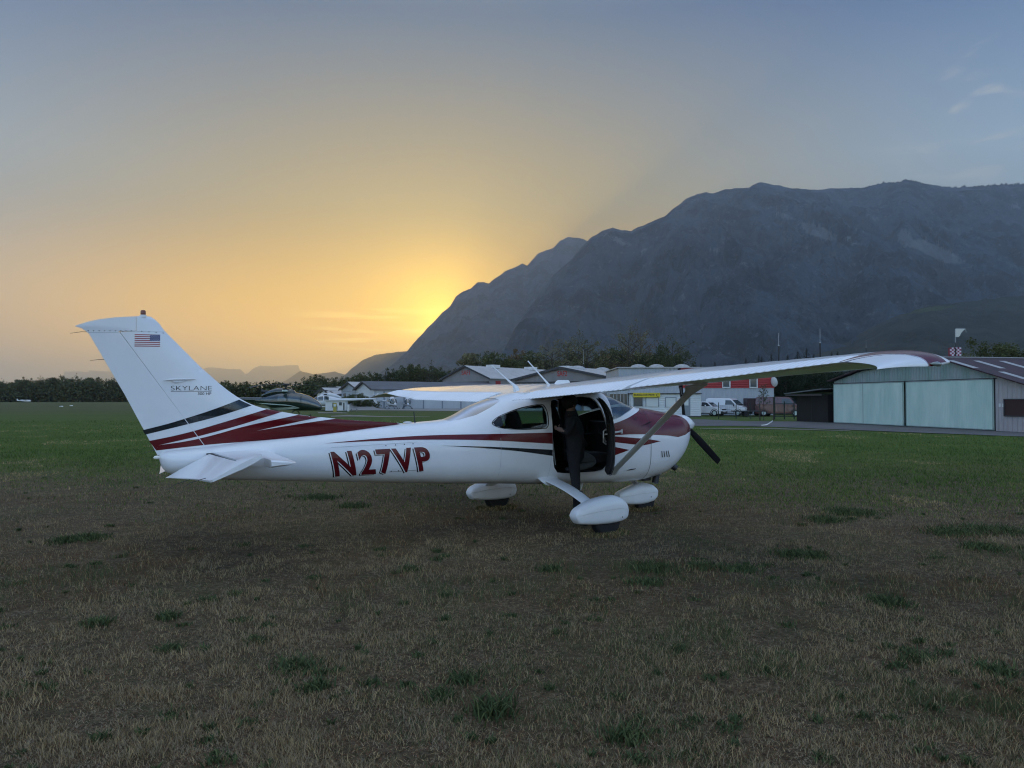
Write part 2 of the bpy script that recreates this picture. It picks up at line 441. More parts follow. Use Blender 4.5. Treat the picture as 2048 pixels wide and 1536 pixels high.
# ------------------------------------------------------------------ ground
def ground_material():
    m = bpy.data.materials.new('meadow'); m.use_nodes = True
    nt = m.node_tree; N, L = nt.nodes, nt.links
    b = N['Principled BSDF']; b.inputs['Roughness'].default_value = .95; b.inputs['Specular IOR Level'].default_value = .15
    tc = N.new('ShaderNodeTexCoord')
    def nz(scale, det=6, rgh=.6, st=(1, 1, 1)):
        mp = N.new('ShaderNodeMapping'); mp.inputs['Scale'].default_value = st
        L.new(tc.outputs['Object'], mp.inputs[0])
        n = N.new('ShaderNodeTexNoise'); n.inputs['Scale'].default_value = scale; n.inputs['Detail'].default_value = det; n.inputs['Roughness'].default_value = rgh
        L.new(mp.outputs[0], n.inputs['Vector']); return n.outputs['Fac']
    def ramp(fac, els):
        r = N.new('ShaderNodeValToRGB'); e = r.color_ramp.elements
        while len(e) < len(els): e.new(.5)
        for i, (p, c) in enumerate(els): e[i].position = p; e[i].color = (*c, 1)
        L.new(fac, r.inputs[0]); return r.outputs[0]
    def mixc(f, a, c):
        x = N.new('ShaderNodeMix'); x.data_type = 'RGBA'; L.new(f, x.inputs[0]); L.new(a, x.inputs[6]); L.new(c, x.inputs[7]); return x.outputs[2]
    def mth(op, a, c, d=None):
        x = N.new('ShaderNodeMath'); x.operation = op
        for i, q in enumerate((a, c, d)):
            if q is None: continue
            if isinstance(q, (int, float)): x.inputs[i].default_value = q
            else: L.new(q, x.inputs[i])
        return x.outputs[0]
    def mr(f, a, c):
        x = N.new('ShaderNodeMapRange'); x.interpolation_type = 'SMOOTHSTEP'; x.inputs[1].default_value = a; x.inputs[2].default_value = c; L.new(f, x.inputs[0]); return x.outputs[0]
    sp = N.new('ShaderNodeSeparateXYZ'); L.new(tc.outputs['Object'], sp.inputs[0])
    # the brown, mown strip the aircraft stands on, its far edge running left to right at some 14 to 17 m
    edge = nz(.35, 4, .6)
    yy = mth('ADD', sp.outputs['Y'], mth('MULTIPLY', mth('SUBTRACT', edge, .5), 9.0))
    green_f = mth('MULTIPLY', mr(yy, 11.0, 27.0), mr(mth('ADD', nz(.9, 6, .7), mth('MULTIPLY', mr(yy, 12., 27.), .6)), .42, .74))
    brown = ramp(nz(3.2, 10, .75), [(.30, (.045, .031, .017)), (.46, (.150, .105, .058)), (.60, (.225, .170, .105)), (.72, (.30, .25, .18))])
    dead = ramp(nz(14., 8, .7), [(.35, (.045, .033, .020)), (.55, (.18, .138, .085)), (.75, (.32, .26, .175))])
    brown = mixc(mr(nz(1.3, 5, .6), .4, .6), brown, dead)
    brown = mixc(mr(nz(30., 6, .75), .38, .62), ramp(nz(55., 3, .6), [(.3, (.03, .022, .012)), (.7, (.09, .065, .036))]), brown)
    olive = ramp(nz(2.1, 8, .7), [(.35, (.035, .045, .016)), (.55, (.085, .095, .036)), (.70, (.13, .13, .06))])
    gpatch = mr(nz(.62, 6, .72), .56, .66)
    brown = mixc(mth('MULTIPLY', mr(nz(.55, 8, .8), .42, .66), mth('MULTIPLY', mr(nz(11., 6, .7), .40, .60), .6)), brown, olive)
    green = ramp(nz(.9, 9, .72, (1, 2.2, 1)), [(.30, (.040, .058, .012)), (.48, (.060, .100, .018)), (.62, (.088, .130, .026)), (.76, (.160, .135, .055))])
    far = ramp(nz(.06, 6, .6, (1, 2.5, 1)), [(.35, (.060, .074, .028)), (.6, (.088, .096, .040)), (.75, (.14, .125, .062))])
    green = mixc(mr(sp.outputs['Y'], 40., 140.), green, far)
    col = mixc(green_f, brown, green)
    L.new(col, b.inputs['Base Color'])
    bp = N.new('ShaderNodeBump'); bp.inputs['Strength'].default_value = 1.; bp.inputs['Distance'].default_value = .06
    L.new(mth('ADD', nz(9., 8, .7), mth('MULTIPLY', nz(40., 4, .7), .5)), bp.inputs['Height'])
    L.new(bp.outputs[0], b.inputs['Normal'])
    return m
M_ground = ground_material()
xs = np.unique(np.concatenate([np.linspace(-13, 13, 290), np.linspace(-30, 30, 200), np.sign(np.linspace(-1, 1, 81)) * 30 * (1500. ** np.abs(np.linspace(-1, 1, 81)))]))
ys = np.unique(np.concatenate([np.linspace(2.4, 18, 175), np.linspace(-12, 40, 200), 40 * (1000. ** np.linspace(0, 1, 60)), [-60, -500, -8000]]))
GX, GY = np.meshgrid(xs, ys, indexing='ij')
near = np.clip(1 - (np.hypot(GX, GY) - 25) / 30, 0, 1)
def ground_z(x, y):
    return .022 * fbm(x / 1.1, y / 1.1, 3, 5) + .016 * fbm(x / .24, y / .24, 2, 6) * np.clip(1.3 - y / 22, 0, 1)
GZ = ground_z(GX, GY) * near - .015
gme = np_mesh('ground', np.stack([GX, GY, GZ], 2).reshape(-1, 3), grid_faces(len(xs), len(ys)))
tag(link('ground', gme, M_ground, smooth=180), kind='structure')
# ------------------------------------------------------------------ the aircraft: body shape (x forward, y left, z up, metres)
#        x      top    bottom  half-w  z-wide  n-top n-bot
STATIONS = np.array([
    (-5.055, 1.075, 1.035, .020, 1.055, 2.0, 2.0),
    (-5.035, 1.105, .965, .070, 1.045, 2.1, 2.0),
    (-4.96, 1.128, .885, .115, 1.03, 2.2, 2.0),
    (-4.60, 1.160, .805, .170, 1.00, 2.3, 2.2),
    (-4.00, 1.225, .755, .235, .98, 2.4, 2.3),
    (-3.30, 1.285, .705, .305, .98, 2.4, 2.4),
    (-2.60, 1.345, .655, .375, .99, 2.4, 2.6),
    (-2.00, 1.395, .615, .435, 1.00, 2.4, 2.8),
    (-1.70, 1.418, .595, .465, 1.01, 2.3, 3.0),
    (-1.50, 1.480, .585, .485, 1.02, 2.2, 3.0),
    (-1.20, 1.622, .570, .510, 1.05, 2.25, 3.1),
    (-0.90, 1.715, .555, .532, 1.08, 2.45, 3.2),
    (-0.60, 1.780, .535, .548, 1.10, 2.6, 3.3),
    (-0.20, 1.800, .510, .558, 1.10, 2.8, 3.4),
    (0.30, 1.805, .490, .560, 1.10, 2.9, 3.4),
    (0.70, 1.800, .475, .558, 1.08, 2.9, 3.4),
    (0.90, 1.765, .468, .555, 1.05, 2.7, 3.3),
    (1.10, 1.705, .462, .548, 1.02, 2.45, 3.2),
    (1.30, 1.635, .462, .538, 1.00, 2.35, 3.0),
    (1.50, 1.570, .472, .525, .99, 2.35, 2.9),
    (1.70, 1.545, .495, .510, .99, 2.4, 2.8),
    (2.00, 1.500, .555, .465, 1.02, 2.4, 2.6),
    (2.25, 1.462, .690, .402, 1.08, 2.4, 2.4),
    (2.40, 1.432, .830, .325, 1.13, 2.3, 2.3),
    (2.49, 1.405, .945, .255, 1.18, 2.2, 2.2),
    (2.55, 1.365, 1.055, .185, 1.22, 2.0, 2.0),
    (2.57, 1.335, 1.110, .140, 1.23, 2.0, 2.0)])

def _pchip(x, xs, ys):
    h = np.diff(xs); d = np.diff(ys) / h
    m = np.zeros(len(xs)); m[0], m[-1] = d[0], d[-1]
    for i in range(1, len(xs) - 1):
        if d[i - 1] * d[i] > 0:
            w1, w2 = 2 * h[i] + h[i - 1], h[i] + 2 * h[i - 1]
            m[i] = (w1 + w2) / (w1 / d[i - 1] + w2 / d[i])
    x = np.clip(x, xs[0], xs[-1])
    i = np.clip(np.searchsorted(xs, x) - 1, 0, len(xs) - 2)
    t = (x - xs[i]) / h[i]
    return (2 * t**3 - 3 * t**2 + 1) * ys[i] + (t**3 - 2 * t**2 + t) * h[i] * m[i] + (-2 * t**3 + 3 * t**2) * ys[i + 1] + (t**3 - t**2) * h[i] * m[i + 1]

def sect(x):
    x = np.asarray(x, float)
    return [_pchip(x, STATIONS[:, 0], STATIONS[:, k]) for k in range(1, 7)]

def body_point(x, phi, off=0.):
    """phi -90 (keel) .. 0 (widest) .. 90 (top); near side is y < 0. off = outward offset"""
    zt, zb, w, zc, nt, nb = sect(x)
    c, s = np.cos(phi), np.sin(phi)
    n = np.where(s >= 0, nt, nb)
    hh = np.where(s >= 0, zt - zc, zc - zb) + off
    y = -(w + off) * np.abs(c) ** (2 / n) * np.sign(c)
    z = zc + hh * np.abs(s) ** (2 / n) * np.sign(s)
    return y, z

def body_y(x, z):
    """half width of the body at x, z"""
    zt, zb, w, zc, nt, nb = sect(x)
    up = z >= zc
    r = np.clip(np.where(up, (z - zc) / (zt - zc), (zc - z) / (zc - zb)), 0, 1)
    n = np.where(up, nt, nb)
    return w * (1 - r ** n) ** (1 / n)

def fin_le(z):      # leading edge of fin and dorsal fin, x at height z
    return np.interp(z, [1.36, 1.385, 1.432, 1.50, 1.545, 1.591, 1.64, 1.694, 1.77, 1.857, 2.049, 2.436, 2.50, 2.54, 2.568], [-2.10, -2.265, -2.923, -3.536, -3.77, -3.998, -4.12, -4.22, -4.33, -4.436, -4.647, -5.018, -5.06, -5.10, -5.17])
def fin_te(z):      # trailing edge of the rudder
    return np.interp(z, [1.02, 1.083, 1.73, 2.361, 2.40, 2.42, 2.44], [-5.04, -5.072, -5.392, -5.73, -5.755, -5.80, -5.86])
def fin_hinge(z):
    return np.interp(z, [1.08, 1.137, 1.704, 2.387], [-4.535, -4.565, -4.957, -5.441])
def fin_y(x, z):
    le, te = fin_le(z), fin_te(z)
    u = np.clip((le - x) / np.maximum(le - te, .05), 0, 1)
    t = np.interp(z, [1.3, 1.6, 2.5], [.055, .050, .032])
    prof = np.where(u < .3, np.sqrt(np.clip(1 - (1 - u / .3) ** 2, 0, 1)), 1 - ((u - .3) / .7) ** 1.6 * .93)
    # the long dorsal fin is thin in front and swells to the full section
    return t * prof * np.clip((-2.1 - x) / 1.8, .25, 1)
from mathutils.geometry import tessellate_polygon
# paints
def paint(name, col, rough=.28, bump=.0, dirt=.12):
    m = mat(name, col, rough=rough, spec=.5, coat=.35, noise=dirt, nscale=1.3, bump=bump, bscale=2.2)
    return m
P_WHITE = paint('white_paint', (.78, .79, .80), bump=.35, dirt=.07)
P_WSKIN = paint('wing_skin_paint', (.78, .79, .80), rough=.2, bump=.5, dirt=.08)
P_RED = mat('burgundy_paint', (.115, .006, .011), rough=.22, spec=.35, coat=.08, noise=.15, nscale=1.3)
P_BLACK = paint('black_paint', (.012, .018, .022), rough=.16)
P_BLUE = paint('blue_paint', (.03, .035, .12), rough=.2)
P_DARKRUB = mat('dark_seal', (.015, .015, .017), rough=.6)
P_INT = mat('cabin_trim', (.018, .018, .020), rough=.85)
P_SEAT = mat('seat_fabric', (.012, .012, .014), rough=.8)
P_TYRE = mat('tyre_rubber', (.012, .012, .013), rough=.8)
P_METAL = mat('bare_metal', (.45, .45, .46), rough=.35, metal=.9)
P_DMETAL = mat('dark_metal', (.05, .05, .055), rough=.5, metal=.6)
P_GREY = mat('grey_strut_paint', (.62, .66, .66), rough=.35, coat=.3)
P_FLAGR = mat('flag_red', (.30, .02, .03), rough=.3)
P_FLAGB = mat('flag_blue', (.02, .03, .15), rough=.3)
def glass_mat(name, tint=(.55, .68, .66), rough=.02, refl=1.0, opacity=.25):
    m = bpy.data.materials.new(name); m.use_nodes = True
    nt = m.node_tree; N, L = nt.nodes, nt.links; N.clear()
    o = N.new('ShaderNodeOutputMaterial'); t = N.new('ShaderNodeBsdfTransparent'); g = N.new('ShaderNodeBsdfGlossy'); x = N.new('ShaderNodeMixShader'); fr = N.new('ShaderNodeFresnel')
    t.inputs[0].default_value = (*tint, 1); g.inputs['Roughness'].default_value = rough; fr.inputs['IOR'].default_value = 1.5
    mm = N.new('ShaderNodeMath'); mm.operation = 'MULTIPLY_ADD'; mm.inputs[1].default_value = refl; mm.inputs[2].default_value = 0.; mm.use_clamp = True
    L.new(fr.outputs[0], mm.inputs[0]); L.new(mm.outputs[0], x.inputs[0]); L.new(t.outputs[0], x.inputs[1]); L.new(g.outputs[0], x.inputs[2]); L.new(x.outputs[0], o.inputs['Surface'])
    return m
G_CLEAR = glass_mat('tinted_glass')
G_REAR = glass_mat('rear_glass', (.45, .5, .5), .28, 7.)
G_FRONT = glass_mat('windscreen_glass', (.62, .75, .73), .02, 2.2)

PX0, PY0, PTH = .517, 10.93, R(31.17)
plane = empty('light_aircraft', (PX0, PY0, 0), PTH, 'white high wing propeller aeroplane with burgundy and black stripes parked on brown grass', 'aeroplane')

def body_pt(x, z, side=-1, off=0.):
    """point on the body skin at x and height z, pushed outward by off"""
    zt, zb, w, zc, nt, nb = sect(x)
    up = z >= zc
    n = np.where(up, nt, nb)
    r = np.clip(np.where(up, (z - zc) / (zt - zc), (zc - z) / (zc - zb)), 0, 1)
    phi = np.arcsin(r ** (n / 2)) * np.where(up, 1, -1)
    y, zz = body_point(x, phi, off)
    return np.stack([x, y * (1 if side < 0 else -1), zz], -1)

def skin_pt(x, z, side=-1, off=.003):
    b = body_pt(x, z, side, off)
    f = np.where(x < -2.1, fin_y(x, z), 0) + off
    use = (f > np.abs(b[..., 1])) | (z > sect(x)[0])
    return np.where(use[..., None], np.stack([x, side * f, z], -1), b)

def bm_poly(poly, holes=(), step=.05, zstep=None):
    """a flat x-z polygon (with holes) cut into small pieces"""
    loops = [[Vector((a, b, 0)) for a, b in poly]] + [[Vector((a, b, 0)) for a, b in h] for h in holes]
    pts = [v for l in loops for v in l]
    bm = bmesh.new()
    vs = [bm.verts.new((p.x, 0, p.y)) for p in pts]
    for t in tessellate_polygon(loops):
        try: bm.faces.new([vs[i] for i in t])
        except ValueError: pass
    cut_bm(bm, step, zstep)
    return bm

def cut_bm(bm, step, zstep=None):
    for ax, st in ((0, step), (2, zstep or step)):
        co = [v.co[ax] for v in bm.verts]
        if not co: return
        k = math.ceil(min(co) / st + 1e-6)
        while k * st < max(co) - 1e-6:
            no = [0, 0, 0]; no[ax] = 1
            pt = [0, 0, 0]; pt[ax] = k * st
            bmesh.ops.bisect_plane(bm, geom=bm.verts[:] + bm.edges[:] + bm.faces[:], plane_co=pt, plane_no=no, dist=1e-6)
            k += 1

def map_bm(bm, fn):
    co = np.array([v.co[:] for v in bm.verts])
    P = fn(co[:, 0], co[:, 2])
    for v, p in zip(bm.verts, P): v.co = Vector(p)

def bm_arrays(bm):
    bm.verts.index_update()
    return [tuple(v.co) for v in bm.verts], [tuple(v.index for v in f.verts) for f in bm.faces]

def decal(mb, poly, mi, off=.003, side=(-1, 1), step=.05, fn=None, holes=()):
    for sd in side:
        bm = bm_poly(poly, holes, step)
        map_bm(bm, lambda x, z: (fn or skin_pt)(x, z, sd, off))
        V, Fc = bm_arrays(bm)
        bm.free()
        mb.add(V, Fc, mi)

def plate(mb, poly, f0, f1, mi=0, holes=(), step=.06, mi_edge=None, bm=None):
    """solid between two surfaces f0(x,z) and f1(x,z) over a polygon"""
    bm = bm or bm_poly(poly, holes, step)
    bm.verts.index_update()
    co = np.array([v.co[:] for v in bm.verts])
    A, B = f0(co[:, 0], co[:, 2]), f1(co[:, 0], co[:, 2])
    n = len(co)
    Fc = [tuple(v.index for v in f.verts) for f in bm.faces]
    ed = [(e.verts[0].index, e.verts[1].index) for e in bm.edges if len(e.link_faces) == 1]
    bm.free()
    k = len(mb.v)
    mb.v += [tuple(p) for p in A] + [tuple(p) for p in B]
    for f in Fc: mb.f.append(tuple(i + k for i in f)); mb.m.append(mi)
    for f in Fc: mb.f.append(tuple(i + k + n for i in f[::-1])); mb.m.append(mi)
    for a, b in ed: mb.f.append((a + k, b + k, b + k + n, a + k + n)); mb.m.append(mi if mi_edge is None else mi_edge)

def smooth_poly(pts, n=6):
    """Catmull-Rom through a closed outline"""
    out = []
    m = len(pts)
    for i in range(m):
        p0, p1, p2, p3 = [np.array(pts[(i + k) % m]) for k in (-1, 0, 1, 2)]
        for t in np.linspace(0, 1, n, endpoint=False):
            out.append(tuple(.5 * ((2 * p1) + (-p0 + p2) * t + (2 * p0 - 5 * p1 + 4 * p2 - p3) * t * t + (-p0 + 3 * p1 - 3 * p2 + p3) * t ** 3)))
    return out
def round_poly(pts, r=.05, n=4):
    out = []
    m = len(pts)
    for i in range(m):
        a, b, c = Vector(pts[i - 1]), Vector(pts[i]), Vector(pts[(i + 1) % m])
        u, w = (a - b), (c - b)
        rr = min(r, u.length * .45, w.length * .45)
        p, q = b + u.normalized() * rr, b + w.normalized() * rr
        for t in np.linspace(0, 1, n + 1): out.append(tuple((1 - t) ** 2 * p + 2 * t * (1 - t) * b + t * t * q))
    return out
def crv(pts, n=8):
    """smooth open curve through points"""
    p = [np.array(pts[0]) * 2 - np.array(pts[1])] + [np.array(q) for q in pts] + [np.array(pts[-1]) * 2 - np.array(pts[-2])]
    out = []
    for i in range(1, len(p) - 2):
        for t in np.linspace(0, 1, n, endpoint=False):
            out.append(tuple(.5 * ((2 * p[i]) + (-p[i-1] + p[i+1]) * t + (2 * p[i-1] - 5 * p[i] + 4 * p[i+1] - p[i+2]) * t * t + (-p[i-1] + 3 * p[i] - 3 * p[i+1] + p[i+2]) * t ** 3)))
    return out + [tuple(pts[-1])]

# ---- body shell with real openings
XS = np.concatenate([np.linspace(-5.055, -4.9, 8), np.linspace(-4.8, -1.9, 40), np.linspace(-1.85, 1.75, 80), np.linspace(1.8, 2.4, 20), np.linspace(2.43, 2.57, 12)])
PH = np.radians(np.linspace(-90, 270, 80, endpoint=False))
def loft(mb, xs, fn, mi=0):
    rows = []
    for x in xs:
        y, z = fn(x)
        rows.append(np.stack([np.full_like(y, x), y, z], -1))
    return mb.grid(rows, closed_v=True, mi=mi, cap=True)
def full_ring(x, off=0.):
    return body_point(x, PH, off)
outer = loft(MB(), XS, lambda x: full_ring(x)).mesh('outer')
def cav(x):
    zt, zb, w, zc, nt, nb = sect(x)
    fl = np.interp(x, [-1.75, .95, 1.0, 1.5], [zb + .13 if x < 0 else .62, .62, 1.22, 1.36])
    y, z = body_point(x, PH, -.028)
    return y, np.maximum(z, fl)
inner = loft(MB(), np.linspace(-1.72, 1.5, 60), cav, mi=0).mesh('inner')
DOOR = [(-.300, 1.46), (-.304, 1.05), (-.290, .86), (-.265, .77), (-.20, .70), (-.05, .680), (.45, .680), (.58, .70), (.635, .76), (.650, .86), (.625, 1.30), (.56, 1.56), (.50, 1.68), (.44, 1.715), (.30, 1.722), (-.16, 1.690), (-.235, 1.665), (-.275, 1.60)]
QWIN = [(-1.165, 1.385), (-1.075, 1.452), (-.90, 1.515), (-.714, 1.565), (-.50, 1.607), (-.42, 1.612), (-.385, 1.59), (-.365, 1.50), (-.372, 1.36), (-.40, 1.312), (-.46, 1.299), (-.86, 1.299), (-1.05, 1.315), (-1.14, 1.345)]
RWIN = [(-1.70, 1.44), (-1.66, 1.405), (-1.52, 1.425), (-1.322, 1.482), (-1.12, 1.572), (-.96, 1.650), (-.93, 1.68), (-.95, 1.75), (-1.6, 1.75)]
WSH = [(.735, 1.395), (.876, 1.432), (1.012, 1.480), (1.22, 1.540), (1.40, 1.580), (1.50, 1.60), (1.56, 1.70), (1.2, 2.0), (.80, 2.0), (.78, 1.77), (.755, 1.72), (.74, 1.56)]
FWIN = [(-.22, 1.36), (-.235, 1.60), (-.19, 1.645), (.40, 1.69), (.46, 1.66), (.56, 1.40), (.53, 1.345), (-.19, 1.325)]      # window of the closed door on the far side
def cutter(poly, y0, y1, mi=0): return MB().prism(poly, y0, y1, mi).mesh('cut')
def boolean(me, cuts, op='DIFFERENCE'):
    o = bpy.data.objects.new('tmp', me); COL.objects.link(o)
    tmp = []
    for c, op_ in cuts:
        co = bpy.data.objects.new('tmpc', c); COL.objects.link(co); tmp.append(co)
        m = o.modifiers.new('b', 'BOOLEAN'); m.object = co; m.operation = op_; m.solver = 'EXACT'
    dg = bpy.context.evaluated_depsgraph_get()
    r = bpy.data.meshes.new_from_object(o.evaluated_get(dg))
    for q in tmp + [o]: bpy.data.objects.remove(q)
    return r
for me_, mi_ in ((outer, 0), (inner, 1)):
    me_.materials.append(P_WHITE); me_.materials.append(P_INT)
    me_.polygons.foreach_set('material_index', [mi_] * len(me_.polygons))
cutlist = [(inner, 'DIFFERENCE')]
for c in (cutter(DOOR, -1, -.2), cutter(QWIN, -1, -.2), cutter(QWIN, .2, 1), cutter(FWIN, .2, 1), cutter(RWIN, -.8, .8), cutter(WSH, -.9, .9)):
    c.materials.append(P_DARKRUB); c.materials.append(P_INT)
    cutlist.append((c, 'DIFFERENCE'))
shell = boolean(outer, cutlist)

# ---- paint scheme, laid on the skin
DK_U = crv([(-5.218, 1.355), (-4.976, 1.419), (-4.785, 1.479), (-4.525, 1.568), (-4.235, 1.681)]); DK_L = crv([(-5.193, 1.307), (-4.759, 1.416), (-4.458, 1.497), (-4.095, 1.616)])
R1_U = crv([(-5.156, 1.238), (-4.912, 1.287), (-4.68, 1.345), (-4.389, 1.432), (-4.185, 1.494), (-3.93, 1.572)])
W1_U = crv([(-5.063, 1.19), (-4.784, 1.251), (-4.614, 1.290), (-4.252, 1.387), (-3.775, 1.535)]); W1_L = crv([(-5.063, 1.19), (-4.784, 1.226), (-4.522, 1.283), (-4.113, 1.392), (-3.55, 1.505)])
W2_U = crv([(-4.043, 1.325), (-3.683, 1.399), (-3.33, 1.470)]); W2_L = crv([(-4.043, 1.325), (-3.682, 1.377), (-3.40, 1.416), (-3.10, 1.452)])
RB = crv([(-5.085, 1.134), (-4.561, 1.182), (-3.983, 1.215), (-3.45, 1.255), (-3.272, 1.271), (-2.959, 1.302), (-2.625, 1.337), (-2.27, 1.372)])
LE_R = [(-2.27, 1.384), (-2.6, 1.408), (-2.923, 1.430)]
def leline(z0, z1, n=8): return [(float(fin_le(z)) - .004, z) for z in np.linspace(z0, z1, n)]
pol_dark = DK_U + DK_L[::-1]
pol_red1 = R1_U + W1_U[::-1] + [(-5.098, 1.134)]
pol_red2 = W1_L + leline(1.50, 1.472, 3) + W2_U[::-1] + W2_L[1:] + leline(1.449, 1.388, 6) + RB[::-1]
pol_red1 = R1_U + leline(1.565, 1.54, 3) + W1_U[::-1] + [(-5.085, 1.135)]
def clip_half(bm, keep_front):
    """split along the rudder hinge line"""
    a, b = Vector((-4.535, 0, 1.08)), Vector((-5.441, 0, 2.387))
    d = (b - a).normalized(); no = Vector((d.z, 0, -d.x))      # points forward
    if no.x < 0: no = -no
    bmesh.ops.bisect_plane(bm, geom=bm.verts[:] + bm.edges[:] + bm.faces[:], plane_co=a + (no * .004 if keep_front else -no * .004), plane_no=no, clear_inner=keep_front, clear_outer=not keep_front)
def stripe(mb, poly, mi, keep=None, off=.004, step=.05):
    for sd in (-1, 1):
        bm = bm_poly(poly, (), step)
        if keep is not None: clip_half(bm, keep)
        map_bm(bm, lambda x, z: skin_pt(x, z, sd, off))
        V, Fc = bm_arrays(bm); bm.free(); mb.add(V, Fc, mi)

deco = MB()
ST1 = crv([(-3.326, 1.169), (-2.702, 1.210), (-2.061, 1.236), (-1.223, 1.240), (-.306, 1.241)]) + crv([(-.306, 1.092), (-1.231, 1.159), (-2.074, 1.186), (-2.709, 1.184), (-3.326, 1.169)])[:-1]
ST2 = crv([(-1.919, 1.111), (-1.234, 1.078), (-.306, 1.012)]) + crv([(-.306, .931), (-.775, 1.002), (-1.234, 1.055), (-1.919, 1.111)])[:-1]
decal(deco, ST1, 1); decal(deco, ST2, 2)
decal(deco, crv([(.655, 1.172), (1.217, 1.124), (1.426, 1.102), (1.652, 1.07)]) + crv([(1.652, 1.07), (1.304, 1.023), (1.125, 1.038), (.652, 1.095)])[1:], 1)
decal(deco, [(.655, 1.035), (1.019, .965), (.652, .875)], 1)
# burgundy over the cowling
c_low = lambda x: np.interp(x, [.655, 1.03, 1.288, 1.554, 1.827, 2.047, 2.246, 2.35, 2.59], [1.18, 1.186, 1.181, 1.164, 1.146, 1.118, 1.147, 1.178, 1.21])
c_top = lambda x: np.interp(x, [.655, .729, .864, 1.04, 1.232, 1.42, 1.60], [1.325, 1.340, 1.372, 1.418, 1.475, 1.525, 1.562])
def phi_of(x, z):
    zt, zb, w, zc, nt, nb = sect(x)
    up = z >= zc; n = nt if up else nb
    r = min(max((z - zc) / (zt - zc) if up else (zc - z) / (zc - zb), 0), 1)
    return math.asin(r ** (n / 2)) * (1 if up else -1)
for sd in (-1, 1):
    rows = []
    for x in np.concatenate([np.linspace(.655, 2.4, 90), np.linspace(2.41, 2.568, 20)]):
        p0 = phi_of(x, float(c_low(x))); p1 = phi_of(x, float(c_top(x))) if x < 1.585 else math.pi / 2
        ph = np.linspace(p0, p1, 24)
        y, z = body_point(x, ph, .003)
        rows.append(np.stack([np.full_like(y, x), y * (1 if sd < 0 else -1), z], -1))
    deco.grid(rows, mi=1)
# cowling seam, nose bowl joint, louvres, panel lines and fasteners
def seam(pts, w=.006, mi=3, sides=(-1, 1), off=.0045):
    pts = crv(pts, 6)
    up = [(a + w / 2, b + w / 2) for a, b in pts]; dn = [(a - w / 2, b - w / 2) for a, b in pts]
    for sd in sides:
        A = skin_pt(np.array([p[0] for p in up]), np.array([p[1] for p in up]), sd, off)
        B = skin_pt(np.array([p[0] for p in dn]), np.array([p[1] for p in dn]), sd, off)
        deco.grid([A, B], mi=mi)
for sd in (-1, 1):
    rows = []
    ph = np.radians(np.linspace(-80, 90, 50))
    for dx in (0, .007):
        xx = 1.60 - .16 * np.clip((90 - np.degrees(ph)) / 70, 0, 1) ** .7 + dx
        y, z = body_point(xx, ph, .0045)
        rows.append(np.stack([xx, y * (1 if sd < 0 else -1), z], -1))
    deco.grid(rows, mi=3)
for i, x in enumerate((1.655, 1.70, 1.75, 1.795)):
    decal(deco, [(x, .925), (x + .012, .928), (x + .034 + .006 * i, .835), (x + .016 + .006 * i, .832)], 3, off=.006, side=(-1,), step=.03)
decal(deco, [(.99, .672), (1.06, .690), (1.17, .696), (1.16, .684), (1.05, .672)], 3, off=.006, side=(-1,))
decal(deco, [(1.17, 1.40), (1.24, 1.43), (1.235, 1.415), (1.18, 1.385)], 3, off=.006, side=(-1,))
seam([(1.17, 1.40), (1.24, 1.43)], .004)
seam([(-1.085, 1.27), (-1.085, .60)], .003, mi=4); seam([(-3.25, 1.12), (-2.2, 1.16)], .003, mi=4); seam([(-2.55, .81), (-2.13, .822)], .004, mi=3, sides=(-1,))
seam([(-.33, .9), (-.34, .56)], .003, mi=4)
def dots(pts, r=.007, mi=3, sides=(-1,)):
    for (x, z) in pts:
        decal(deco, [(x + r * math.cos(t), z + r * math.sin(t)) for t in np.linspace(0, 2 * math.pi, 7)[:-1]], mi, off=.008, side=sides, step=1)
dots([(-2.60, 1.125), (-2.48, 1.13), (-2.37, 1.135), (-2.26, 1.14), (-2.53, .82), (-2.44, .822), (-2.2, .825)])
dots([(x, z) for x, z in zip(np.linspace(1.3, 2.25, 9), np.linspace(.60, .70, 9))], .004)

def text_bm(s, size, mode='wide', offset=0., shear=0., space=1.):
    cu = bpy.data.curves.new('t', 'FONT'); cu.body = s; cu.size = size; cu.offset = offset; cu.resolution_u = 6; cu.shear = shear; cu.space_character = space
    o = bpy.data.objects.new('t', cu); COL.objects.link(o)
    me = bpy.data.meshes.new_from_object(o.evaluated_get(bpy.context.evaluated_depsgraph_get()))
    bpy.data.objects.remove(o)
    bm = bmesh.new(); bm.from_mesh(me)
    return bm
def fit_text(s, p_bl, p_br, height, shear=0., bold=.0, dx=0., dz=0., step=.05, spacing=1.0):
    """text bottom-left/bottom-right and height in x-z; returns a cut bmesh"""
    bm = text_bm(s, 1.0, offset=bold, space=spacing)
    xs_ = [v.co.x for v in bm.verts]; ys_ = [v.co.y for v in bm.verts]
    x0, x1, y0, y1 = min(xs_), max(xs_), min(ys_), max(ys_)
    for v in bm.verts:
        u, w = (v.co.x - x0) / (x1 - x0), (v.co.y - y0) / (y1 - y0)
        v.co = Vector((p_bl[0] + (p_br[0] - p_bl[0]) * u + shear * w * height + dx, 0, p_bl[1] + (p_br[1] - p_bl[1]) * u + w * height + dz))
    cut_bm(bm, step)
    return bm
def add_text(mb, bm, mi, off, fn=skin_pt, side=-1):
    map_bm(bm, lambda x, z: fn(x, z, side, off))
    V, Fc = bm_arrays(bm); bm.free(); mb.add(V, Fc, mi)
REG = dict(p_bl=(-3.190, .775), p_br=(-2.000, .803), height=.300, shear=-.26, bold=.030, spacing=1.22)
add_text(deco, fit_text('N27VP', dx=-.021, dz=-.013, **REG), 2, .0035)
add_text(deco, fit_text('N27VP', dx=-.009, dz=-.0055, **REG), 0, .0055)
add_text(deco, fit_text('N27VP', **REG), 1, .0075)
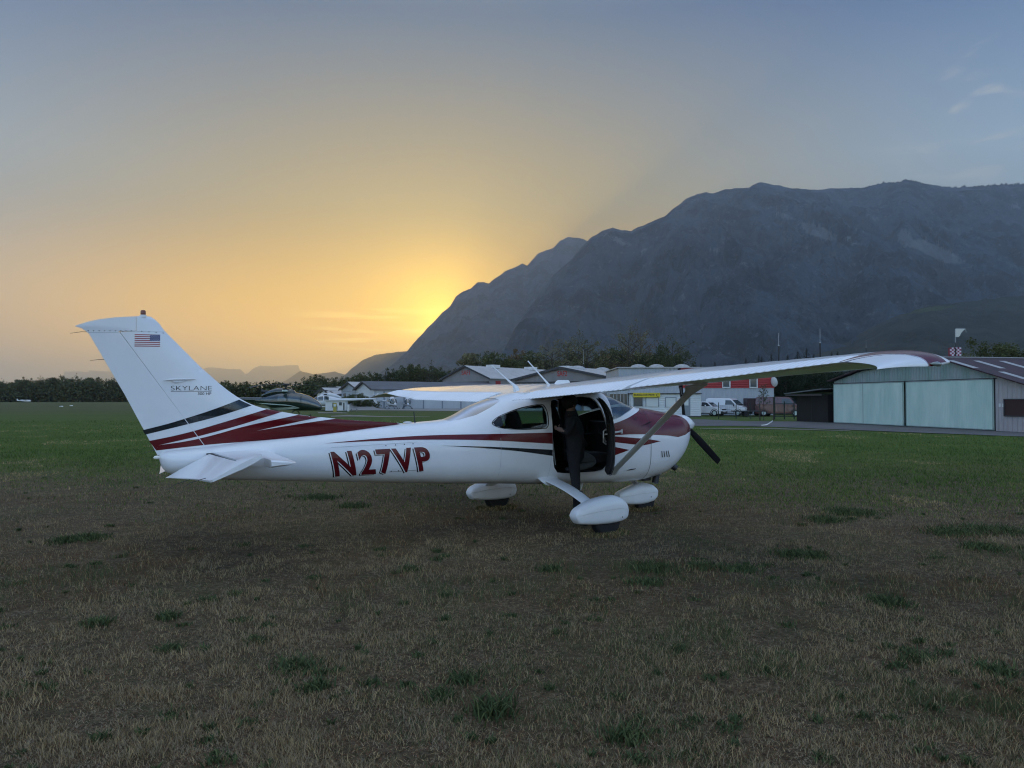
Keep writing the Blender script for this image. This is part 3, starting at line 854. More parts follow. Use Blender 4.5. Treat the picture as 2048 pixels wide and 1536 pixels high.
# white surround of the windscreen and a dark seal round the side windows
for P_, w_ in ((QWIN, .014),):
    ring = smooth_poly(P_, 3)
    c_ = np.mean(np.array(ring), 0)
    outr = [tuple(np.array(q) + (np.array(q) - c_) / np.linalg.norm(np.array(q) - c_) * w_) for q in ring]
    for sd in (-1, 1):
        A = skin_pt(np.array([q[0] for q in ring]), np.array([q[1] for q in ring]), sd, .004)
        B = skin_pt(np.array([q[0] for q in outr]), np.array([q[1] for q in outr]), sd, .004)
        deco.grid([A, B], closed_v=True, mi=3)

def join(base, mb, mats):
    """base mesh plus the shapes of mb, one mesh; materials by slot"""
    bm = bmesh.new(); bm.from_mesh(base)
    me2 = mb.mesh('d', fix=False)
    k = len(bm.faces)
    bm.from_mesh(me2)
    me = bpy.data.meshes.new('j')
    idx = [f.material_index for f in bm.faces]
    bm.to_mesh(me); bm.free()
    while len(me.materials) < len(mats): me.materials.append(None)
    for i_, m in enumerate(mats): me.materials[i_] = m
    me.polygons.foreach_set('material_index', idx)
    return me
P_SEAM = mat('panel_line', (.42, .44, .46), rough=.6)
# shell slots: 0 white, 1 interior -> move interior to slot 5, seal of the cutters to 3
mi = np.zeros(len(shell.polygons), np.int32); shell.polygons.foreach_get('material_index', mi)
names = [m.name if m else '' for m in shell.materials]
remap = {i: (0 if n == P_WHITE.name else 5 if n == P_INT.name else 3) for i, n in enumerate(names)}
mi = np.array([remap.get(int(i), 0) for i in mi], np.int32)
shell.polygons.foreach_set('material_index', mi)
bme = join(shell, deco, [P_WHITE, P_RED, P_BLACK, P_DARKRUB, P_SEAM, P_INT])
fus = link('fuselage', bme, [], plane, smooth=28)

# ---- glass
def pane(name, poly, y0, y1, material, off=-.006, label=None):
    o_ = loft(MB(), XS[(XS > -2.1) & (XS < 2.0)], lambda x: full_ring(x, off)).mesh('a')
    i_ = loft(MB(), XS[(XS > -2.15) & (XS < 2.05)], lambda x: full_ring(x, off - .006)).mesh('b')
    me = boolean(o_, [(cutter(poly, y0, y1), 'INTERSECT'), (i_, 'DIFFERENCE')])
    me.materials.clear()
    p = link(name, me, material, plane, smooth=25)
    if label: p['label'] = label
    return p
def one_pane(name, poly, sd, material, label=None):
    bm = bm_poly(poly, (), .05)
    map_bm(bm, lambda x, z: body_pt(x, z, sd, -.010))
    V, Fc = bm_arrays(bm); bm.free()
    p = MB().add(V, Fc).build(name, material, plane, smooth=60)
    if label: p['label'] = label
    return p
def wrap_pane(name, poly_low, x0, x1, material, off=-.008):
    """a pane that wraps over the top: for each x from height poly_low(x) up over the roof and down the other side"""
    rows = []
    for x in np.linspace(x0, x1, 50):
        p0 = phi_of(x, float(poly_low(x)))
        ph = np.linspace(p0, math.pi - p0, 60)
        y, z = body_point(x, ph, off)
        rows.append(np.stack([np.full_like(y, x), y, z], -1))
    return MB().grid(rows).build(name, material, plane, smooth=60)
one_pane('window', QWIN, -1, G_CLEAR); one_pane('window', QWIN, 1, G_CLEAR); one_pane('window', FWIN, 1, G_CLEAR)
wrap_pane('windscreen', lambda x: np.interp(x, [.73, .876, 1.012, 1.22, 1.40, 1.50, 1.53], [1.385, 1.42, 1.47, 1.53, 1.565, 1.562, 1.56]) - .01, .72, 1.52, G_FRONT)
wrap_pane('rear_window', lambda x: np.interp(x, [-1.70, -1.66, -1.52, -1.322, -1.12, -.96, -.93], [1.40, 1.395, 1.415, 1.475, 1.565, 1.64, 1.66]) - .006, -1.72, -.935, G_REAR)

# ---- fin and rudder
FIN = [(-4.545, 1.10)] + [(-2.20, 1.30), (-2.20, 1.375)] + leline(1.387, 2.50, 46) + [(-5.105, 2.542), (-5.151, 2.575), (-5.225, 2.574), (-5.292, 2.568), (-5.292, 2.408), (-5.446, 2.396), (-5.430, 2.372), (-4.965, 1.700)]
RUD = [(-4.572, 1.138), (-4.969, 1.703), (-5.435, 2.372), (-5.462, 2.401), (-5.297, 2.412), (-5.297, 2.567), (-5.50, 2.545), (-5.64, 2.518), (-5.745, 2.488), (-5.852, 2.444), (-5.857, 2.436), (-5.80, 2.418), (-5.765, 2.395), (-5.73, 2.361), (-5.392, 1.73), (-5.072, 1.083)]
fy = lambda sd, o=0.: (lambda x, z: np.stack([x, sd * (fin_y(x, z) + .0015 + o), z], -1))
mb = MB(); plate(mb, FIN, fy(-1), fy(1), 0, step=.07)
stripe(mb, pol_dark, 2, True); stripe(mb, pol_red1, 1, True); stripe(mb, pol_red2, 1, True)
# lettering and flag on the near side
add_text(mb, fit_text('SKYLANE', (-4.949, 1.782), (-4.530, 1.784), .049, bold=-.014), 2, .0035)
decal(mb, [(-4.949, 1.775), (-4.535, 1.777), (-4.535, 1.772), (-4.949, 1.770)], 2, side=(-1,), step=.1)
add_text(mb, fit_text('300 HP', (-4.677, 1.733), (-4.536, 1.733), .030), 2, .0035)
fx0, fx1, fz0, fz1 = -5.308, -5.060, 2.246, 2.376
for i in range(13):
    z0 = fz0 + (fz1 - fz0) * i / 13; z1 = fz0 + (fz1 - fz0) * (i + 1) / 13
    decal(mb, [(fx0, z0), (fx1, z0 + .006), (fx1, z1 + .006), (fx0, z1)], 5 if i % 2 == 0 else 0, side=(-1,), step=.1, off=.003)
cx = fx1 - (fx1 - fx0) * .4
decal(mb, [(cx, fz1 - .068), (fx1, fz1 - .062), (fx1, fz1 + .006), (cx, fz1)], 6, side=(-1,), step=.1, off=.004)
for i in range(5):
    for j in range(6 if i % 2 == 0 else 5):
        x_ = cx + .008 + .0163 * (j + (.0 if i % 2 == 0 else .5)); z_ = fz1 - .008 - .0125 * i
        decal(mb, [(x_ + .0036 * math.cos(t), z_ + .0036 * math.sin(t)) for t in np.linspace(0, 2 * math.pi, 6)[:-1]], 0, side=(-1,), step=1, off=.005)
for p_ in [(-5.42 + .0, 2.40)] + [(x_, 2.412 + (x_ + 5.29) * -.04) for x_ in np.linspace(-5.24, -5.03, 4)]:
    decal(mb, [(p_[0] + .006 * math.cos(t), p_[1] + .006 * math.sin(t)) for t in np.linspace(0, 2 * math.pi, 7)[:-1]], 3, side=(-1,), step=1, off=.003)
for i in range(2):   # cap joint
    decal(mb, [(-5.29, 2.402), (-5.02, 2.412), (-5.02, 2.416), (-5.29, 2.406)], 4, side=(-1,), step=.1)
mats_tail = [P_WHITE, P_RED, P_BLACK, P_DARKRUB, P_SEAM, P_FLAGR, P_FLAGB]
fin = mb.build('fin', mats_tail, plane, smooth=40)
mb = MB(); plate(mb, RUD, fy(-1), fy(1), 0, step=.07)
stripe(mb, pol_dark, 2, False); stripe(mb, pol_red1, 1, False); stripe(mb, pol_red2, 1, False)
for x_ in np.linspace(-5.74, -5.34, 9):
    z_ = 2.395 + (x_ + 5.73) * .04
    decal(mb, [(x_ + .006 * math.cos(t), z_ + .006 * math.sin(t)) for t in np.linspace(0, 2 * math.pi, 7)[:-1]], 3, side=(-1,), step=1, off=.003)
decal(mb, [(-5.74, 2.375), (-5.46, 2.384), (-5.46, 2.388), (-5.74, 2.379)], 4, side=(-1,), step=.1)
mb.build('rudder', mats_tail, plane, smooth=40)
# winglike fairing of the fin antenna
b_ = MB(); b_.tube([(-5.03, -.05, 1.888), (-4.97, -.062, 1.897), (-4.87, -.066, 1.903), (-4.77, -.062, 1.906), (-4.70, -.05, 1.908)], [.004, .012, .014, .012, .004], 8, 0, flat=(1, .7))
b_.tube([(-4.95, -.045, 1.885), (-4.90, -.05, 1.878), (-4.78, -.045, 1.888)], [.006, .02, .006], 8, 0)
b_.build('blade_aerial', P_WHITE, plane, smooth=60)
# beacon on top of the fin
bc = MB(); bc.lathe([(.034, 2.56), (.034, 2.588), (.028, 2.59)], (-5.225, 0, 0), 'z', 16); bcn = bc.build('beacon', P_WHITE, plane, smooth=40)
bc = MB(); bc.lathe([(.024, 2.590), (.026, 2.60), (.026, 2.625), (.020, 2.638), (.004, 2.642)], (-5.225, 0, 0), 'z', 16)
bc.build('beacon_lens', mat('beacon_glass', (.20, .07, .05), rough=.15), bcn, smooth=50)
tl = MB(); tl.lathe([(.004, -5.112), (.016, -5.10), (.021, -5.075), (.020, -5.045)], (0, 0, 1.058), 'x', 14)
tl.build('tail_light', mat('tail_lens', (.8, .8, .75), rough=.1), plane, smooth=60)
# static wicks
wk = [((-5.70, 0, 2.385), (-5.80, 0, 2.382), (-5.90, 0, 2.362)), ((-5.47, 0, 2.105), (-5.64, 0, 2.10), (-5.72, 0, 2.085)), ((-5.05, 0, 1.14), (-5.13, 0, 1.13), (-5.22, 0, 1.105)),
      ((-4.85, -1.62, .965), (-4.98, -1.62, .93), (-5.05, -1.62, .885)), ((-4.92, -1.2, .92), (-5.05, -1.2, .88), (-5.12, -1.2, .835))]
for w_ in wk: MB().tube(w_, [.0035, .0028, .0018], 5).build('static_wick', P_DMETAL, plane)

# ---- tailplane and elevators
def stab_z(x, y):   # gentle camber-free chord plane
    return 1.088 + .01 * (np.abs(y) - .2) * 0
for sd in (-1, 1):
    roots = [(-3.86, .12), (-3.93, .42), (-3.975, .95), (-4.04, 1.62), (-4.055, 1.74), (-4.085, 1.785), (-4.20, 1.79), (-4.302, 1.785), (-4.302, 1.50), (-4.53, 1.48), (-4.545, .16), (-4.2, .10)]
    def th(x, y):
        le = np.interp(y, [.1, .42, .95, 1.62, 1.79], [-3.86, -3.93, -3.975, -4.04, -4.09])
        u = np.clip((le - x) / .95, 0, 1)
        e = np.clip((1.795 - y) / .05, 0, 1)
        return (.036 * np.sqrt(np.clip(u / .25, 0, 1)) * (1 - .75 * np.clip((u - .25) / .75, 0, 1)) + .002) * np.sqrt(e * (2 - e) + .01)
    m_ = MB()
    top = lambda x, z: np.stack([x, sd * z, 1.080 + th(x, z)], -1)
    bot = lambda x, z: np.stack([x, sd * z, 1.080 - th(x, z)], -1)
    plate(m_, roots, top, bot, 0, step=.06)
    m_.build('tailplane', [P_WHITE], plane, smooth=40)
    # elevator, hanging down some 27 degrees; horn balance at the tip reaches forward of the hinge
    el = [(-.02, .20), (.0, 1.485), (.17, 1.50), (.205, 1.52), (.21, 1.70), (.19, 1.765), (.10, 1.785), (-.29, 1.785), (-.31, 1.76), (-.37, 1.2), (-.50, .34), (-.515, .27), (-.34, .20)]
    ca, sa = math.cos(R(25)), math.sin(R(25))
    hx, hz_ = -4.555, 1.076
    def te_(x, y):
        u = np.clip((.0 - x) / .45, 0, 1); f_ = np.clip((x) / .21, 0, 1)
        return (.024 * (1 - u) + .002) * np.where(x > 0, np.sqrt(np.clip(1 - f_ ** 2, .02, 1)), 1)
    def elp(s2):
        def g(x, y):
            t_ = te_(x, y) * s2
            return np.stack([hx + x * ca + t_ * (-sa), sd * y, hz_ + x * sa + t_ * ca], -1)
        return g
    m_ = MB(); plate(m_, el, elp(1), elp(-1), 0, step=.07)
    m_.build('elevator', [P_WHITE], plane, smooth=40)
    g_ = MB(); g_.box(-4.60, -4.50, sd * .18 - .03, sd * .18 + .03, 1.02, 1.095)
    g_.tube([(-4.552, sd * .19, 1.082), (-4.552, sd * 1.47, 1.082)], .012, 8)
    g_.build('elevator_hinge', P_DARKRUB, plane)

# ---- wings
TILT = .019
def w_le(a): return np.interp(a, [0, 5.0], [.735, .72])
def w_te(a): return np.interp(a, [0, 2.6, 5.0], [-.90, -.90, -.43])
def w_qc(a): return 1.787 + .0302 * (a - .6)
def w_inc(a): return np.radians(np.interp(a, [0, 2.6, 4.0, 5.0], [5.2, 4.9, 3.5, 1.3]))
def foil(u):
    yt = 5 * .132 * (.2969 * np.sqrt(u) - .126 * u - .3516 * u ** 2 + .2843 * u ** 3 - .1015 * u ** 4)
    cam = np.where(u < .4, .022 / .16 * (.8 * u - u * u), .022 / .36 * (.2 + .8 * u - u * u))
    return cam + yt * 1.06, cam - yt * .62
def wing_pt(a, u, upper, off=0.):
    le, te = w_le(a), w_te(a); c = le - te
    up, lo = foil(u)
    h = np.where(upper, up, lo)
    return le - u * c, w_qc(a) + (.25 - u) * c * np.tan(w_inc(a)) + h * c + np.where(upper, 1, -1) * off
for sd in (-1, 1):
    W = empty('wing'); W.parent = plane
    if sd > 0: W['label'] = 'wing on the far side, reaching away over the field'
    else: W['label'] = 'wing on the near side, reaching towards the camera'
    ys = np.unique(np.concatenate([np.linspace(0, 5.0, 110)]))
    rows = []
    for a in ys:
        ue = .78
        uo = ue * (1 - np.cos(np.linspace(math.pi / 2, 0, 26)))
        xu, zu = wing_pt(a, uo, True)
        xl, zl = wing_pt(a, uo[::-1][1:], False)
        x = np.concatenate([xu, xl]); z = np.concatenate([zu, zl])
        rib = .0014 * np.cos(2 * math.pi * a / .34) * np.concatenate([np.sin(math.pi * np.clip(uo / ue, 0, 1)), 0 * uo[1:]])
        rows.append(np.stack([x, np.full_like(x, sd * a), z + rib - TILT * sd * a], -1))
    m_ = MB().grid(rows, closed_v=True, cap=True)
    # skin laps and rivet rows
    def line_on(mb_, a0, a1, u0, u1, w, n, mi_, off=.0012):
        A = []
        for s_ in (-1, 1):
            r_ = []
            for t in np.linspace(0, 1, n):
                a = a0 + (a1 - a0) * t; u = u0 + (u1 - u0) * t
                if a0 == a1: a_, u_ = a + s_ * w / 2, u
                else: a_, u_ = a, u + s_ * w / 2 / 1.4
                x, z = wing_pt(a_, np.array([u_]), True, off)
                r_.append((x[0], sd * a_, z[0] - TILT * sd * a_))
            A.append(r_)
        mb_.grid(A, mi=mi_)
    for a in (1.35, 2.15, 2.95, 3.7, 4.4): line_on(m_, a, a, .02, .76, .004, 30, 1)
    line_on(m_, .65, 4.98, .32, .32, .004, 60, 1); line_on(m_, .65, 4.98, .735, .735, .006, 60, 1)
    m_.build('wing_panel', [P_WSKIN, P_SEAM], W, smooth=40)
    # flap and aileron with pressed beads
    for nm, a0, a1, droop in (('flap', .50, 2.74, 2.2), ('aileron', 2.78, 4.985, 1.2)):
        ys2 = np.arange(a0, a1, .0095)
        rows = []
        for a in ys2:
            uo = np.array([.745, .78, .82, .86, .90, .94, .97, .99, 1.0])
            bead = np.abs(((a / .076) % 1) * 2 - 1) ** .8          # V beads
            fade = np.interp(uo, [.745, .79, .97, 1.0], [0, 1, 1, .3])
            x, zu = wing_pt(a, uo, True); _, zl = wing_pt(a, uo[::-1], False); xl, _ = wing_pt(a, uo[::-1], True)
            zu = zu + .026 * (bead - .5) * fade + .003; zl = zl + .004 * (bead - .5) * fade[::-1] + .002
            X = np.concatenate([x, xl]); Z = np.concatenate([zu, zl])
            hxp, hzp = wing_pt(a, np.array([.745]), True); hxp, hzp = hxp[0], hzp[0] - .03
            ca_, sa_ = math.cos(R(droop)), math.sin(R(droop))
            dx_, dz_ = X - hxp, Z - hzp
            X, Z = hxp + dx_ * ca_ - dz_ * sa_, hzp + dx_ * sa_ + dz_ * ca_
            rows.append(np.stack([X - .008, np.full_like(X, sd * a), Z - TILT * sd * a], -1))
        MB().grid(rows, closed_v=True, cap=True).build(nm, P_WSKIN, W, smooth=22)
    # drooped tip fairing
    Sn, Un = 90, 150
    tip = MB()
    def tip_pt(s, u, upper):
        a = 5.0 + .47 * math.sin(s * math.pi / 2)
        le = .72 - .50 * (1 - math.cos(s * math.pi / 2)) ** 1.15
        te = -.43 - .20 * s
        c = le - te
        x = le - u * c
        _, zu = wing_pt(5.0, np.array([u]), True); _, zl = wing_pt(5.0, np.array([u]), False)
        zu, zl = float(zu[0]), float(zl[0])
        edge = zl - .045 * s ** 1.5 - .045 * s * u ** 2
        z = edge + (zu - zl) * math.cos(s * math.pi / 2) ** .9 if upper else edge
        return (x, sd * a, z - TILT * sd * a)
    uu2 = np.linspace(0, 1, Un) ** 1.5
    PU = [[tip_pt(s, u, True) for u in uu2] for s in np.linspace(0, 1, Sn)]
    PL = [[tip_pt(s, u, False) for u in uu2] for s in np.linspace(0, 1, Sn)]
    k0 = len(tip.f)
    tip.grid(PU); nU = len(tip.f)
    for q in range(nU):
        i, j = divmod(q, Un - 1)
        s = (i + .5) / (Sn - 1); x = .25 * (PU[i][j][0] + PU[i+1][j][0] + PU[i][j+1][0] + PU[i+1][j+1][0])
        r_ = min(max((x + .47) / .54, 0), 1)
        sb = 1 - math.sqrt(1 - r_ * r_)
        dlt = s - sb
        e_ = (x + .47) / .54
        if x > .40 - .10 * (s - .5): mi_ = 0
        elif e_ < 1 and dlt > .13: mi_ = 0
        elif e_ < 1 and dlt > .075: mi_ = 2
        elif e_ < 1 and dlt > .02: mi_ = 0
        else: mi_ = 1
        tip.m[q] = mi_
    tip.grid(PL, mi=0)
    tp = tip.build('wing_tip', [P_WHITE, P_RED, P_BLUE], W, smooth=60)
    nl = MB()
    c0 = Vector(tip_pt(.93, .13, True))
    nl.tube([c0 + Vector((-.07, 0, .0)), c0 + Vector((-.04, sd * .012, 0)), c0 + Vector((.0, sd * .02, .0)), c0 + Vector((.05, sd * .012, -.003)), c0 + Vector((.075, -sd * .005, 0))], [.004, .016, .021, .016, .004], 12)
    nl.build('navigation_light', mat('nav_lens', (.16, .20, .18), rough=.08, coat=1.), tp, smooth=60)
    # strut with its fairing cuffs
    s0, s1 = Vector((.74, sd * .53, .665)), Vector((.26, sd * 2.62, 1.772 - TILT * sd * 2.62))
    st = MB()
    d_ = (s1 - s0).normalized(); ch = Vector((1, 0, 0)); ch = (ch - ch.dot(d_) * d_).normalized(); nn = d_.cross(ch)
    rows = []
    for t, wd, tk in ((-.02, .10, .03), (.0, .085, .026), (.04, .062, .022), (.5, .062, .022), (.93, .062, .022), (.965, .085, .028), (1.0, .13, .03), (1.02, .16, .02)):
        c_ = s0 + (s1 - s0) * t
        rows.append([tuple(c_ + ch * wd * math.cos(q) + nn * tk * math.sin(q) * (1.15 if math.cos(q) > 0 else .8)) for q in np.linspace(0, 2 * math.pi, 20, endpoint=False)])
    st.grid(rows, closed_v=True, cap=True)
    st.build('wing_strut', P_GREY, plane, smooth=50)
    tr = MB(); zt_ = 1.80 - TILT * sd * 2.45
    tr.tube([(.32, sd * 2.42, zt_ - .02), (.31, sd * 2.42, zt_ - .10), (.28, sd * 2.43, zt_ - .12), (.23, sd * 2.44, zt_ - .10), (.22, sd * 2.44, zt_ - .02)], .006, 6)
    tr.build('tie_down_ring', P_METAL, W)

# ---- aerials
for x0, y0, tx, tz in ((-.56, -.05, -.96, 2.147), (.17, .15, -.25, 2.232)):
    a_ = MB()
    a_.tube([(x0, y0, 1.80), (x0 - .015, y0, 1.845), (x0 - .05, y0, 1.885), (x0 - .16, y0, 1.885 + (tz - 1.885) * .3), (tx, y0, tz)], [.05, .042, .020, .011, .008], 12, flat=(.6, 1))
    a_.build('roof_aerial', P_WHITE, plane, smooth=60)
a_ = MB(); a_.prism([(.26, 1.87), (.60, 1.87), (.56, 1.965), (.54, 1.972), (.36, 1.97), (.335, 1.955)], .27, .30); bevel(a_.build('fin_aerial', P_WHITE, plane), .008)
a_ = MB(); a_.tube([(-2.065, -.02, 1.375), (-2.067, -.02, 1.395), (-2.07, -.02, 1.41)], [.02, .014, .008], 8); a_.tube([(-2.07, -.02, 1.40), (-2.083, -.02, 1.53)], [.0075, .005], 8)
a_.build('whip_aerial', P_DMETAL, plane, smooth=60)
a_ = MB(); a_.blob((-2.16, 0, 1.392), (.065, .035, .012)); a_.build('dome_aerial', P_WHITE, plane, smooth=60)
a_ = MB(); a_.prism([(.50, .50), (.53, .37), (.56, .36), (.62, .49)], -.012, .012); a_.build('belly_aerial', P_GREY, plane)
# ---- open cabin door (hinged at its front edge, swung out some 60 degrees)
DSH = [(-.294, 1.46), (-.298, 1.05), (-.284, .86), (-.26, .775), (-.20, .708), (-.05, .686), (.45, .686), (.57, .706), (.60, .76), (.605, .86), (.59, 1.30), (.55, 1.55), (.50, 1.66), (.44, 1.705), (.30, 1.714), (-.16, 1.684), (-.23, 1.66), (-.27, 1.60)]
DWIN = [(-.22, 1.37), (-.235, 1.58), (-.19, 1.64), (.38, 1.675), (.44, 1.64), (.51, 1.44), (.50, 1.36), (-.19, 1.335)]
HX, HY = .655, -.550
door = empty('cabin_door'); door.parent = plane; door.location = (HX, HY, 0); door.rotation_euler = (0, 0, R(56))
door['label'] = 'open cabin door swung forward, dark inside'
def dfn(off):
    return lambda x, z: np.stack([x - HX, -(body_y(np.clip(x, -.3, .6), z)) - HY + off, z], -1)
m_ = MB(); plate(m_, DSH, dfn(.0), dfn(.010), 0, holes=[DWIN], step=.09, mi_edge=1)
m_.build('door_skin', [P_WHITE, P_DARKRUB], door, smooth=40)
m_ = MB(); plate(m_, [((x - .15) * .97 + .15, (z - 1.2) * .975 + 1.2) for x, z in DSH], dfn(.0105), dfn(.045), 0, holes=[DWIN], step=.09)
m_.build('door_lining', [P_INT], door, smooth=40)
m_ = MB(); plate(m_, DWIN, dfn(.004), dfn(.007), 0, step=.09); m_.build('door_glass', [G_CLEAR], door, smooth=40)
m_ = MB(); m_.tube([(-.62, .085, 1.12), (-.60, .10, 1.15), (-.50, .105, 1.16), (-.44, .08, 1.16)], .012, 8); m_.tube([(-.50, .06, 1.22), (-.50, .085, 1.22), (-.44, .09, 1.21)], .012, 8)
m_.build('door_handle', P_METAL, door, smooth=60); m_ = MB()
m_.tube([(-.30, .06, 1.28), (-.30, .10, 1.25), (-.30, .10, 1.10), (-.30, .06, 1.07)], .013, 8)
m_.build('pull_handle', P_METAL, door, smooth=60)
MB().tube([(-.02, -.02, 1.20), (.14, -.09, 1.205), (.142, -.09, 1.235), (.142, -.09, 1.175)], .009, 6).build('door_stay', P_GREY, door)
# entry handle on the cowl side
m_ = MB(); m_.tube([(.70, -.555, 1.215), (.84, -.60, 1.235)], [.013, .013], 8); m_.tube([(.84, -.60, 1.205), (.84, -.60, 1.262)], .013, 8); m_.build('grab_handle', P_GREY, plane, smooth=60)

# ---- cabin furniture
def seat(x, y, head=True):
    s = empty('seat'); s.parent = plane; s.location = (x, y, 0)
    c = MB(); c.box(-.02, .46, -.21, .21, .78, .93); bevel(c.build('cushion', P_SEAT, s), .04, 3)
    c = MB(); rows = []
    for z, w, xb in ((.90, .205, -.02), (1.10, .215, -.04), (1.30, .215, -.085), (1.45, .20, -.125), (1.55, .17, -.15), (1.60, .12, -.165), (1.615, .05, -.17)):
        rows.append([(xb + .055 * math.cos(t) * (1 if z < 1.58 else .6), w * math.sin(t), z) for t in np.linspace(0, 2 * math.pi, 20, endpoint=False)])
    c.grid(rows, closed_v=True, cap=True); c.build('backrest', P_SEAT, s, smooth=50)
    return s
seat(.34, .26); seat(.34, -.22)
for y in (.25, -.25):
    s = seat(-.62, y)
    h = MB(); h.blob((-.16, 0, 1.54), (.045, .125, .065), 16, 10); h.build('headrest', P_SEAT, s, smooth=60)
    s.scale = (1, 1, .97)
m_ = MB(); m_.box(1.02, 1.10, -.46, .46, .95, 1.36); bevel(m_.build('instrument_panel', P_INT, plane), .02)
for y in (.25, -.25):
    m_ = MB()
    m_.tube([(.78, y - .12, 1.28), (.78, y - .11, 1.20), (.78, y, 1.17), (.78, y + .11, 1.20), (.78, y + .12, 1.28)], .012, 6); m_.tube([(.78, y, 1.17), (1.03, y, 1.17)], .012, 6)
    m_.build('control_yoke', P_INT, plane, smooth=60)
MB().tube([(-.30, -.40, 1.60), (-.25, -.44, 1.30), (-.20, -.46, .80)], .016, 6, flat=(1, .2)).build('seat_belt', P_GREY, plane)

# ---- landing gear
def pod(mb, prof, y0, wmax, n=3.2, cx=None):
    xs_ = np.linspace(prof[0][0], prof[-1][0], 48)
    P = np.array(prof)
    t = np.linspace(0, 2 * math.pi, 36, endpoint=False)
    rows = []
    L = prof[-1][0] - prof[0][0]
    for i, x in enumerate(xs_):
        zt = np.interp(x, P[:, 0], P[:, 1]); zb = np.interp(x, P[:, 0], P[:, 2])
        u = (x - prof[0][0]) / L
        w = wmax * np.interp(u, [0, .05, .3, .6, .85, .96, 1], [.55, .72, .95, 1.0, .90, .70, .48])
        zc, h = (zt + zb) / 2, (zt - zb) / 2
        c, s = np.cos(t), np.sin(t)
        nn = np.where(s > 0, 3.0, 4.2)
        rows.append(np.stack([np.full_like(t, x), y0 + w * np.abs(c) ** (2 / nn) * np.sign(c), zc + h * np.abs(s) ** (2 / nn) * np.sign(s)], -1))
    mb.grid(rows, closed_v=True, cap=True)
    # moulded joint line round the middle
    for sd in (-1, 1):
        A, B = [], []
        for x in xs_[1:-1]:
            zt = np.interp(x, P[:, 0], P[:, 1]); zb = np.interp(x, P[:, 0], P[:, 2]); u = (x - prof[0][0]) / L
            w = wmax * np.interp(u, [0, .05, .3, .6, .85, .96, 1], [.55, .72, .95, 1.0, .90, .70, .48])
            zc = (zt + zb) / 2 + .012
            A.append((x, y0 + sd * (w + .0035), zc + .004)); B.append((x, y0 + sd * (w + .0005), zc - .004))
        mb.grid([A, B], mi=0)
MAIN = [(-.560, .268, .236), (-.550, .308, .200), (-.505, .348, .152), (-.38, .404, .137), (-.245, .444, .128), (-.06, .470, .126), (.06, .470, .132), (.14, .444, .142), (.215, .400, .160), (.255, .352, .190), (.272, .300, .232)]
NOSE = [(1.24, .270, .205), (1.25, .290, .155), (1.30, .312, .120), (1.50, .375, .094), (1.65, .410, .090), (1.78, .403, .100), (1.90, .370, .125), (1.965, .325, .170), (2.00, .285, .235)]
def wheel(par, x, y, r, w):
    W = empty('wheel'); W.parent = par; W.location = (x, y, r - .04)
    t = MB(); t.lathe([(r * .55, -w * .42), (r * .80, -w * .5), (r * .93, -w * .42), (r, -w * .22), (r, w * .22), (r * .93, w * .42), (r * .80, w * .5), (r * .55, w * .42)], axis='y', n=40)
    t.build('tyre', P_TYRE, W, smooth=50)
    t = MB(); t.lathe([(r * .56, -w * .38), (r * .45, -w * .3), (r * .2, -w * .34), (r * .02, -w * .34)], axis='y', n=24); t.lathe([(r * .56, w * .38), (r * .45, w * .3), (r * .2, w * .34), (r * .02, w * .34)], axis='y', n=24)
    t.build('rim', P_GREY, W, smooth=40)
    return W
for sd in (-1, 1):
    G = empty('main_gear'); G.parent = plane
    leg = MB(); rows = []
    for t in np.linspace(0, 1, 14):
        y = .44 + (1.31 - .44) * t; z = .615 - .27 * t - .035 * math.sin(math.pi * t) * -1
        xf = -.165 + .03 * t; xb = -.435 + .12 * t
        c_, w_ = (xf + xb) / 2, (xf - xb) / 2
        rows.append([(c_ + w_ * math.cos(q), sd * (y + .02 * math.sin(q) * .4), z + .018 * math.sin(q)) for q in np.linspace(0, 2 * math.pi, 16, endpoint=False)])
    leg.grid(rows, closed_v=True, cap=True); leg.build('gear_leg', P_WHITE, G, smooth=60)
    cf = MB(); rows = []
    for t, k, dz in ((0, 1.5, .03), (.35, 1.38, .025), (.75, 1.2, .01), (1, 1.08, 0)):
        y = .40 + .15 * t; z = .618 - .05 * t + dz
        rows.append([(-.31 + (.118 * k) * math.cos(q), sd * y, z + .03 * k * math.sin(q)) for q in np.linspace(0, 2 * math.pi, 18, endpoint=False)])
    cf.grid(rows, closed_v=True, cap=True); cf.build('leg_fairing', P_WHITE, G, smooth=60)
    stp = MB(); stp.box(-.275, -.13, sd * .95 - .045, sd * .95 + .045, .476, .492); bevel(stp.build('step', P_DARKRUB, G), .004)
    p_ = MB(); pod(p_, MAIN, sd * 1.37, .132); p_.lathe([(.008, -.1345), (.008, -.1325)], (.02 + .09, sd * 1.37, .205), 'y', 10, mi=1)
    p_.build('wheel_fairing', [P_WHITE, P_DARKRUB], G, smooth=30)
    wheel(G, -.055, sd * 1.37, .21, .135)
G = empty('nose_gear'); G.parent = plane
p_ = MB(); pod(p_, NOSE, 0, .125); p_.lathe([(.008, -.1275), (.008, -.1255)], (1.80, 0, .20), 'y', 10, mi=1); p_.build('wheel_fairing', [P_WHITE, P_DARKRUB], G, smooth=30)
wheel(G, 1.765, 0, .175, .13)
p_ = MB(); p_.tube([(1.60, 0, .36), (1.60, 0, .50)], .026, 12); p_.tube([(1.60, 0, .46), (1.605, 0, .64)], .036, 12); p_.build('oleo_strut', P_METAL, G, smooth=50)
p_ = MB(); p_.tube([(1.60, -.02, .52), (1.50, -.02, .47), (1.58, -.02, .40)], .011, 6); p_.tube([(1.60, .02, .52), (1.50, .02, .47), (1.58, .02, .40)], .011, 6)
